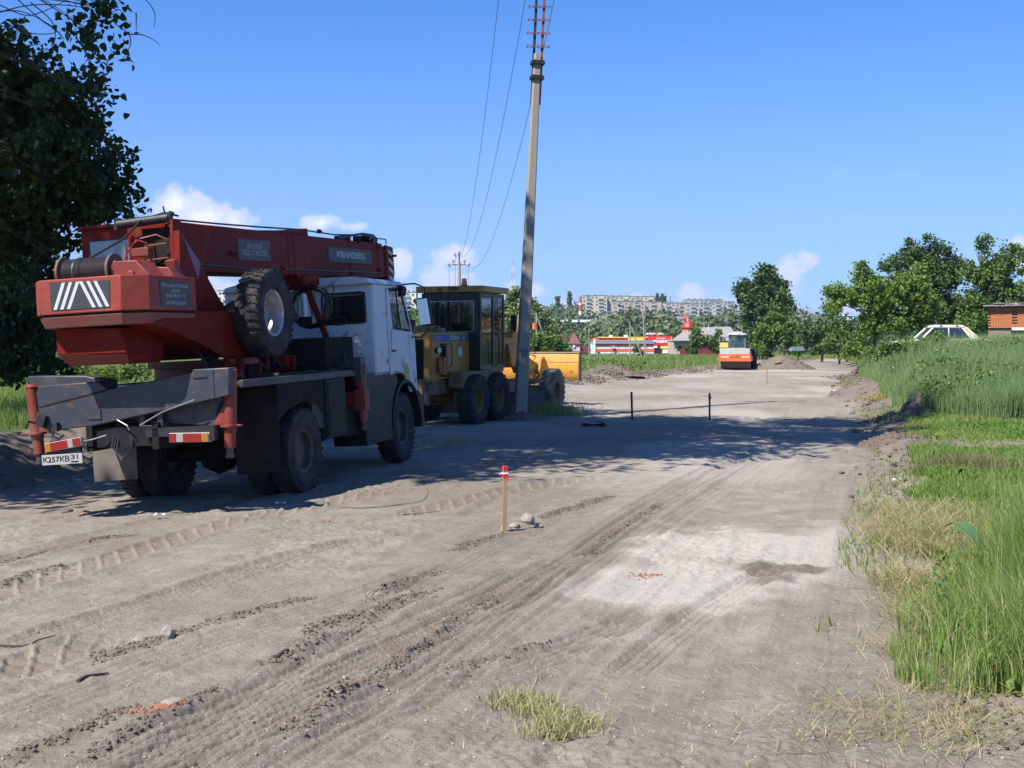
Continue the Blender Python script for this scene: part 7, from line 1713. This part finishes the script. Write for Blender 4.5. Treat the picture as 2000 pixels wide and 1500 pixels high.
# maroon-roofed house
mh = bthing('turret_house', 'house with a pointed maroon turret roof behind the grader blade', 'house', 1128, 186)
pbox('wall', mat('lilac_wall', (.50, .42, .44), .8), mh, 1113, 1133, 669, 688, 186, 4)
a = [(at(x, y, 186)[0] - O[0], z_, at(x, y, 186)[2] - O[2]) for x, y, z_ in ((1110, 671, -.3), (1135, 671, -.3), (1135, 671, 2.3), (1110, 671, 2.3), (1121, 649, 1.0))]
mb = MB(); mb.add(a, [(0, 1, 4), (1, 2, 4), (2, 3, 4), (3, 0, 4), (3, 2, 1, 0)]); mb.build('turret_roof', mat('maroon_roof', (.15, .045, .045), .6, var=.15, scale=1.5), mh, smooth=0)
ppoly('roof', bpy.data.materials['maroon_roof'], mh, [(1133, 675), (1152, 676), (1155, 686), (1133, 686)], 189, 6); ppoly('porch_roof', bpy.data.materials['maroon_roof'], mh, [(1108, 686), (1147, 686), (1149, 689), (1106, 689)], 184.5, 3)
pbox('porch_wall', c_mar, mh, 1110, 1147, 689, 699, 185, 3); pbox('chimney', bpy.data.materials['maroon_roof'], mh, 1100, 1108, 656, 672, 188, .6)
pbox('white_window', c_wh, mh, 1119.5, 1123, 674, 678, 185.8, .1)

# utility poles in the middle distance
def upole(label, x, yb, yt, Y, r, brace=None, lean=0):
    a = Vector(at(x, yb, Y)); t_ = thing('wooden_utility_pole', label, 'utility pole', 'slender utility poles across the meadow', loc=a); h = (yb - yt) / 2400 * Y
    mb = MB(); mb.tube([(0, 0, -.3), (lean, 0, h)], r, 8, r * .7); mb.build('shaft', M_['concrete'], t_)
    if brace:
        e = Vector(at(brace[0], brace[1], Y)) - a; tp_ = Vector(at(brace[2], brace[3], Y)) - a; mb = MB(); mb.tube([e, tp_], r * .85, 8, r * .7); mb.build('brace', M_['concrete'], t_)
    mb = MB(); mb.box(-.5 + lean, .5 + lean, -.03, .03, h - .35, h - .28); mb.tube([(-.4 + lean, 0, h - .3), (-.4 + lean, 0, h - .1)], .04); mb.tube([(.4 + lean, 0, h - .3), (.4 + lean, 0, h - .1)], .04); mb.build('cross_arm', M_['black'], t_) if Y < 140 else None
    return t_
upole('grey braced pole left of the store, its brace leaning right', 1048, 700, 611, 118, .085, (1078, 698, 1046, 612)); upole('very thin pole just left of the grey braced pole', 1045, 700, 618, 130, .05)
upole('thin pale pole beside the turret house', 1150.5, 702, 641, 150, .07); upole('braced pole in front of the store, its brace leaning right', 1230.5, 700, 628, 150, .09, (1254.5, 700, 1232, 636)); upole('tallest pole in front of the store', 1260, 700, 607, 150, .10, lean=-.25); upole('very thin pole right against the tallest store pole', 1261, 699, 638, 158, .05)
upole('short thin mast left of the roller cab', 1256, 590, 583, 150, .05) if False else None
o = bthing('grey_post', 'short grey concrete post at the bushes by the road end', 'post', 1497, 143); pbox('post', M_['concrete'], o, 1495, 1500, 673, 700, 143, .3); pbox('side_panel', M_['dull'], o, 1500, 1507, 676, 698, 143.1, .2)
o = bthing('white_tank', 'white tank behind the rear of the roller', 'tank', 1467, 120); mb = MB(); mb.cyl((-.3, 0, .9), (.35, 0, .9), .42, n=20); mb.build('tank_body', c_wh, o); mb = MB(); mb.box(-.2, .25, -.2, .2, -.1, .6); mb.build('cradle', du, o)
o = bthing('blue_tarp_shed', 'low pale blue sheet shelter under the dark bushes', 'shelter', 1558, 128); ppoly('sheet', mat('pale_blue_sheet', (.13, .18, .20), .6), o, [(1546, 685), (1550, 678), (1569, 677), (1573, 685)], 127, 1.5)

# ------------------------------------------------------------------ hillside
ch = bthing('striped_chimney', 'red and white striped boiler chimney on the hillside', 'chimney', 1133.5, 650)
cr_, cw_ = mat('chimney_red', (.50, .07, .05), .8, var=.1), mat('chimney_white', (.66, .65, .63), .8, var=.08)
ys = [(634, 630, 1), (630, 624.5, 0), (624.5, 617, 1), (617, 611, 0), (611, 602.5, 1), (602.5, 596, 0), (596, 589, 1), (589, 579, 0)]
ys = [(640, 629, 1), (629, 618, 0), (618, 608, 1), (608, 596, 0), (596, 590, 1), (590, 579, 0)]
for y0, y1, c_ in ys:
    z0, z1 = at(0, y0, 650)[2] - O[2], at(0, y1, 650)[2] - O[2]; f0 = (640 - y0) / 61; f1 = (640 - y1) / 61
    mb = MB(); mb.cyl((0, 0, z0), (0, 0, z1), 1.05 - .35 * f0, 1.05 - .35 * f1, n=20); mb.build('band', cw_ if c_ else cr_, ch)
zt = at(0, 590, 650)[2] - O[2]; mb = MB(); mb.cyl((0, 0, zt), (0, 0, zt + .2), 1.1, n=20); mb.build('gallery', cr_, ch)


def block(label, x0, x1, yt, Y, D, col, nsec, dstep, seed, hgt=15, dy=0, dark=False):
    """five-storey panel block built of staggered sections"""
    rgx = np.random.default_rng(seed); t_ = bthing('apartment_block', label, 'apartment block', (x0 + x1) / 2, Y, 'apartment blocks along the ridge')
    wall = mat('panel_wall', col, .85, var=.08, scale=.15); wn_ = bpy.data.materials.get('far_window') or mat('far_window', (.12, .13, .145), .3); bal = bpy.data.materials.get('balcony_panel') or mat('balcony_panel', (.34, .36, .38), .6, var=.4, scale=.4)
    sh_ = bpy.data.materials.get('dark_panel_joint') or mat('dark_panel_joint', (.09, .085, .08), .9); rf_ = bpy.data.materials.get('flat_roof') or mat('flat_roof', (.16, .15, .15), .9)  # sh_ is the dark colour of the panel joints
    wx = (x1 - x0) / nsec; wm_ = bm2 = None
    wmesh = MB(); wmesh.box(-.7, .7, -.06, .05, -.7, .7); wo = wmesh.build('window', wn_, t_); wdat = wo.data; bpy.data.objects.remove(wo)
    bmesh_ = MB(); bmesh_.box(-1.7, 1.7, -1.1, .02, -.6, .35); bo = bmesh_.build('balcony', bal, t_); bdat = bo.data; bpy.data.objects.remove(bo)
    for s_ in range(nsec):
        Ys = Y + dstep * s_; a = at(x0 + s_ * wx, yt + dy * s_, Ys); c = at(x0 + (s_ + 1) * wx, yt, Ys)
        mb = MB(); X0_, X1_ = a[0] - O[0], c[0] - O[0] + .1; Zt = a[2] - O[2]; mb.box(X0_, X1_, Ys - O[1], Ys + D - O[1], Zt - hgt, Zt); w_ = mb.build('wall', wall, t_)
        mb = MB(); mb.box(X0_ - .1, X1_ + .1, Ys - .2 - O[1], Ys + D - O[1], Zt, Zt + .35)
        for k in range(3): xx = X0_ + (X1_ - X0_) * (.2 + .3 * k); mb.box(xx, xx + 1.2, Ys + 3 - O[1], Ys + 5 - O[1], Zt + .35, Zt + .9 + .4 * rgx.random())
        mb.build('roof', rf_, t_)
        n = max(3, int((X1_ - X0_) / 3.1)); sx = (X1_ - X0_) / n
        pat = [(k % 3 == 1) for k in range(n)]
        for k in range(n):
            for fl in range(5):
                z = Zt - 1.5 - fl * 2.8; x = X0_ + (k + .5) * sx + rgx.normal() * .2
                if not pat[k] and rgx.random() < .10: continue
                o = bpy.data.objects.new('balcony' if pat[k] else 'window', bdat if pat[k] else wdat); S.collection.objects.link(o); o.parent = t_; o.location = (x, Ys - O[1], z - (.5 if pat[k] else 0))
                if pat[k] and (fl + k) % 2: o2 = bpy.data.objects.new('window', wdat); S.collection.objects.link(o2); o2.parent = t_; o2.location = (x, Ys - 1.12 - O[1] if rgx.random() < .4 else Ys - O[1], z + .35); o2.scale = (2, 1, .8)
            if k and k % 2 == 0: 
                mb = MB(); xx = X0_ + k * sx; mb.box(xx - .06, xx + .06, Ys - .04 - O[1], Ys - O[1] + .1, Zt - hgt, Zt); mb.build('panel_joint', sh_, t_)
        if dstep < 0 and s_:   # staggered end wall in shade
            pass
    return t_
block('pale yellow five-storey block on the ridge right of the chimney', 1137, 1282, 577.5, 960, 12, (.46, .42, .30), 3, 8, 1, dy=1)
block('pinkish brick block in front of the yellow one', 1196, 1292, 589, 880, 12, (.40, .32, .26), 3, 10, 2, dy=.3)
block('pink and white block in the long row, right of the brick one', 1292, 1345, 592, 905, 12, (.43, .37, .31), 2, 12, 3)
block('light grey block in front at the right of the row', 1340, 1392, 593.5, 900, 12, (.38, .36, .32), 2, 10, 4)
block('grey block behind at the right end of the row', 1338, 1412, 585.5, 980, 12, (.33, .33, .30), 2, 6, 5)
block('white and grey block at the far right end of the row', 1390, 1436, 590, 960, 12, (.42, .40, .35), 2, 6, 6)
block('tall white apartment tower seen left of the grader roof', 778, 812, 571, 700, 14, (.62, .60, .54), 1, 0, 7, hgt=30)
block('pale building top seen under the crane boom', 424, 478, 568, 700, 14, (.62, .60, .54), 1, 0, 8, hgt=30)


def fhouse(label, x0, x1, yt, ym, yb, Y, wc, rc, kind='hip', name='hill_house', cat='house'):
    t_ = bthing(name, label, cat, (x0 + x1) / 2, Y); wm2 = mat('wall_paint', wc, .8, var=.06); rm2 = mat('roof_paint', rc, .6, var=.1)
    wpx = x1 - x0; pbox('wall', wm2, t_, x0 + wpx * .07, x1 - wpx * .07, ym, yb, Y, 7)
    p = [at(x, y, Y) for x, y in ((x0, ym), (x1, ym), (x1 - wpx * .28, yt), (x0 + wpx * .28, yt))] if kind == 'hip' else [at(x, y, Y) for x, y in ((x0, ym), (x1, ym), ((x0 + x1) / 2 + .1, yt), ((x0 + x1) / 2 - .1, yt))]
    z0 = p[0][2] - O[2]; z1 = p[2][2] - O[2]; v = [(p[0][0] - O[0], -.4, z0), (p[1][0] - O[0], -.4, z0), (p[1][0] - O[0], 7.4, z0), (p[0][0] - O[0], 7.4, z0), (p[3][0] - O[0], 3.5, z1), (p[2][0] - O[0], 3.5, z1)]
    mb = MB(); mb.add(v, [(0, 1, 5, 4), (1, 2, 5), (2, 3, 4, 5), (3, 0, 4), (3, 2, 1, 0)]); mb.build('roof', rm2, t_, smooth=0)
    n = max(1, int(wpx / 5))
    for k in range(n): xx = x0 + wpx * (k + .6) / (n + .3); pbox('window', bpy.data.materials['far_window'], t_, xx, xx + 1.6, ym + (yb - ym) * .25, ym + (yb - ym) * .7, Y - .1, .15)
fhouse('small white house with a bright blue roof left of the pink block', 1183, 1198, 607.5, 610.5, 615, 620, (.6, .6, .6), (.05, .18, .50))
fhouse('house with a steep red gable roof below the pink block', 1207, 1217, 609, 616, 620, 560, (.5, .4, .35), (.45, .09, .05), 'gable')
fhouse('house with a blue-grey hip roof above the woods', 1218, 1233, 615, 620, 628, 480, (.45, .36, .28), (.34, .40, .52))
fhouse('grey-roofed house to the left of the red-roofed one on the slope', 1308, 1335, 617, 623, 629, 470, (.42, .42, .38), (.20, .18, .19))
fhouse('red hip-roofed house above the domed tower', 1333, 1349, 617, 623, 627, 480, (.5, .45, .4), (.38, .07, .06))
fhouse('brown-roofed house between the chimney and the white wall', 1138, 1152, 617, 621, 627, 560, (.40, .20, .13), (.22, .10, .07))
fhouse('grey-roofed low house left of the chimney', 1120, 1139, 618, 621, 625, 565, (.4, .38, .33), (.25, .24, .22))
fhouse('house with a big pale gable right of the chimney', 1150, 1165, 611, 620, 628, 575, (.42, .38, .33), (.36, .33, .30), 'gable')
fhouse('maroon-roofed building on the skyline right of the tall tree', 1571, 1597, 611.5, 617, 625, 700, (.55, .52, .48), (.16, .03, .04))
fhouse('long white building on the skyline behind the walnut tree', 1596, 1676, 614, 616.5, 624, 690, (.66, .66, .64), (.50, .50, .50))
fhouse('cream building on the skyline beside the tall tree', 1557, 1572, 612, 614, 622, 690, (.60, .54, .42), (.40, .38, .32))
o = bthing('white_wall', 'long white wall with a blue gate on the hillside', 'wall', 1130, 500); pbox('wall', c_wh, o, 1117, 1158, 624.5, 629, 500, .4); pbox('gate', M_['blue'], o, 1128.5, 1131.5, 624.2, 629, 499.8, .4); pbox('far_panel', c_wh, o, 1094, 1109, 624.5, 629, 498, .4)
o = bthing('grey_wall', 'long grey fence wall right of the white one on the hillside', 'wall', 1190, 505); pbox('wall', M_['lightgrey'], o, 1160, 1205, 626, 631, 505, .3)
# lattice tower
lt = bthing('lattice_tower', 'thin red and white lattice mast on the horizon left of the pole', 'mast', 1002, 620)
zt = at(0, 506, 620)[2] - O[2]
for k in range(10):
    z0, z1 = zt * k / 10, zt * (k + 1) / 10; r0_, r1_ = 1.6 * (1 - k / 10) ** 1.2 + .45, 1.6 * (1 - (k + 1) / 10) ** 1.2 + .45; mb = MB()
    c4 = [(-1, -1), (1, -1), (1, 1), (-1, 1)]
    for i in range(4):
        a, c_ = c4[i], c4[(i + 1) % 4]; mb.tube([(a[0] * r0_, a[1] * r0_, z0), (a[0] * r1_, a[1] * r1_, z1)], .10, 4); mb.tube([(a[0] * r0_, a[1] * r0_, z0), (c_[0] * r1_, c_[1] * r1_, z1)], .06, 4); mb.tube([(a[0] * r1_, a[1] * r1_, z1), (c_[0] * r1_, c_[1] * r1_, z1)], .06, 4)
    mb.build('lattice_section', cr_ if k % 2 else cw_, lt)

# woods: a far-off mass of crowns
def wood(name, label, n, xr, yr, size, leafs, leaf, m_, seed, keep=None, hvar=.52):
    rg = np.random.default_rng(seed); Y = yr[0] + (yr[1] - yr[0]) * rg.random(n) ** .8; px = xr[0] + (xr[1] - xr[0]) * rg.random(n); X = (px - 1000) / 2400 * Y
    if keep is not None: k = keep(px, X, Y); X, Y, px = X[k], Y[k], px[k]
    n = len(X); Z = base_z(X, Y); s = size * (1 - hvar + 2 * hvar * rg.random(n)); d = rg.normal(size=(n, leafs, 3)); d[..., 2] = np.abs(d[..., 2]) * .9 - .25; d /= np.linalg.norm(d, axis=2)[..., None]
    lob = 1 + .25 * np.sin(d[..., 0] * 5 + rg.random((n, 1)) * 6) * np.cos(d[..., 1] * 5 + rg.random((n, 1)) * 6)
    rr = (.75 + .3 * rg.random((n, leafs))) * lob
    C = np.stack([X, Y, Z], 1)[:, None] + d * (rr * s[:, None])[..., None] * np.array([1, 1, 1.15]) + np.array([0, 0, .85]) * s[:, None, None]
    va = np.clip(rg.normal(.42, .25, n)[:, None] + .18 * rg.normal(size=(n, leafs)), 0, 1)
    C = C.reshape(-1, 3); N = len(C); nr = d.reshape(-1, 3) + rg.normal(size=(N, 3)) * .55; nr /= np.linalg.norm(nr, axis=1)[:, None]
    T_ = np.cross(nr, rg.normal(size=(N, 3))); T_ /= np.linalg.norm(T_, axis=1)[:, None]; B = np.cross(nr, T_); sz = (leaf * np.repeat(s / size, leafs) * (.6 + .8 * rg.random(N)))[:, None]
    V = np.stack([C - T_ * sz * .5, C + B * sz * .42, C + T_ * sz * .5, C - B * sz * .42], 1).reshape(-1, 3)
    o = raw_mesh(name, V, np.arange(N * 4).reshape(N, 4), m_, None, {'var': np.repeat(va.ravel(), 4)})
    return tag(o, label, 'woods', kind='stuff')
wood('valley_wood', 'mixed green wood filling the valley behind the stores', 300, (-200, 1700), (225, 330), 2.9, 330, .62, F_far, 1, lambda p, X, Y: (p < 1440) | (p > 1560))
wood('slope_wood', 'green tree-covered slope above the stores', 800, (-200, 2100), (330, 560), 3.5, 150, 1.0, F_far, 2, lambda p, X, Y: ~((p > 1085) & (p < 1170) & (Y > 370) & (Y < 500)) & ~((p > 1205) & (p < 1240) & (Y > 400) & (Y < 480)) & ~((p > 1300) & (p < 1352) & (Y > 400) & (Y < 475)))
wood('ridge_wood', 'dark green woods along the ridge around the apartment blocks', 700, (-200, 2100), (560, 940), 3.9, 110, 1.3, F_far, 3, lambda p, X, Y: ~((p > 1120) & (p < 1146) & (Y < 660)) & (Y < np.where((p > 1132) & (p < 1440), 690 + (p < 1195) * 60, np.where(p > 1440, 780, 935))) & ~((p > 1565) & (p < 1680) & (Y > 600)) & ~((p > 770) & (p < 815) & (Y > 640)))
wood('pale_wood', 'grey-green pale trees mixed into the wooded slope', 46, (1150, 1600), (240, 520), 4.2, 110, 1.2, F_pale, 4)
wood('left_far_wood', 'far trees seen between the crane and the grader', 50, (360, 830), (180, 260), 3.2, 160, .9, F_mid, 5, lambda p, X, Y: rng.random(len(p)) < .5)
for k, (x, yb, yt, Y, wpx, lab) in enumerate(((1112, 600, 573, 700, 6.5, 'dark narrow poplar left of the chimney, taller of the pair'), (1089, 600, 579, 700, 5, 'dark narrow poplar farthest left on the ridge'), (1283, 600, 573, 930, 6, 'narrow poplar at the right end of the yellow block'), (1294, 600, 571.5, 935, 4.5, 'thinnest tall poplar of the group beside the yellow block'), (1289, 600, 579, 930, 5, 'shorter poplar between two tall ones beside the yellow block'), (1298, 600, 578, 930, 4, 'rightmost short poplar beside the yellow block'))):
    r_ = wpx / 2 / 2400 * Y; zc_ = (at(0, yb, Y)[2] + at(0, yt, Y)[2]) / 2; hz_ = (yb - yt) / 2 / 2400 * Y; X0_ = at(x, 0, Y)[0]
    tree('narrow_poplar', lab, 'tree', (X0_, Y, ground_z(X0_, Y)), (X0_, Y, zc_ + hz_ * .7), .3, [(X0_, Y, zc_, r_ * .85, r_ * .85, hz_)], 500, 1.3, 1.0, F_deep, 90 + k, 3, 'narrow poplars on the ridge')
wm_st = bthing('roof_mast', 'thin steel mast behind the pinkish blocks', 'mast', 1309.5, 950); pbox('pole', M_['black'], wm_st, 1309, 1310.2, 578, 592, 950, .3)

# ------------------------------------------------------------------ air
hb = MB(); hb.box(-2600, 2600, -70, 2900, -12, 62)
hm = bpy.data.materials.new('haze'); hm.use_nodes = True; ht = hm.node_tree; ht.nodes.clear()
pv = ht.nodes.new('ShaderNodeVolumePrincipled'); pv.inputs['Color'].default_value = (.72, .84, 1, 1); pv.inputs['Density'].default_value = HAZE; pv.inputs['Anisotropy'].default_value = .2
oo = ht.nodes.new('ShaderNodeOutputMaterial'); ht.links.new(pv.outputs[0], oo.inputs['Volume'])
if HAZE > 0:
    hz_o = hb.build('haze', hm); tag(hz_o, kind='stuff')
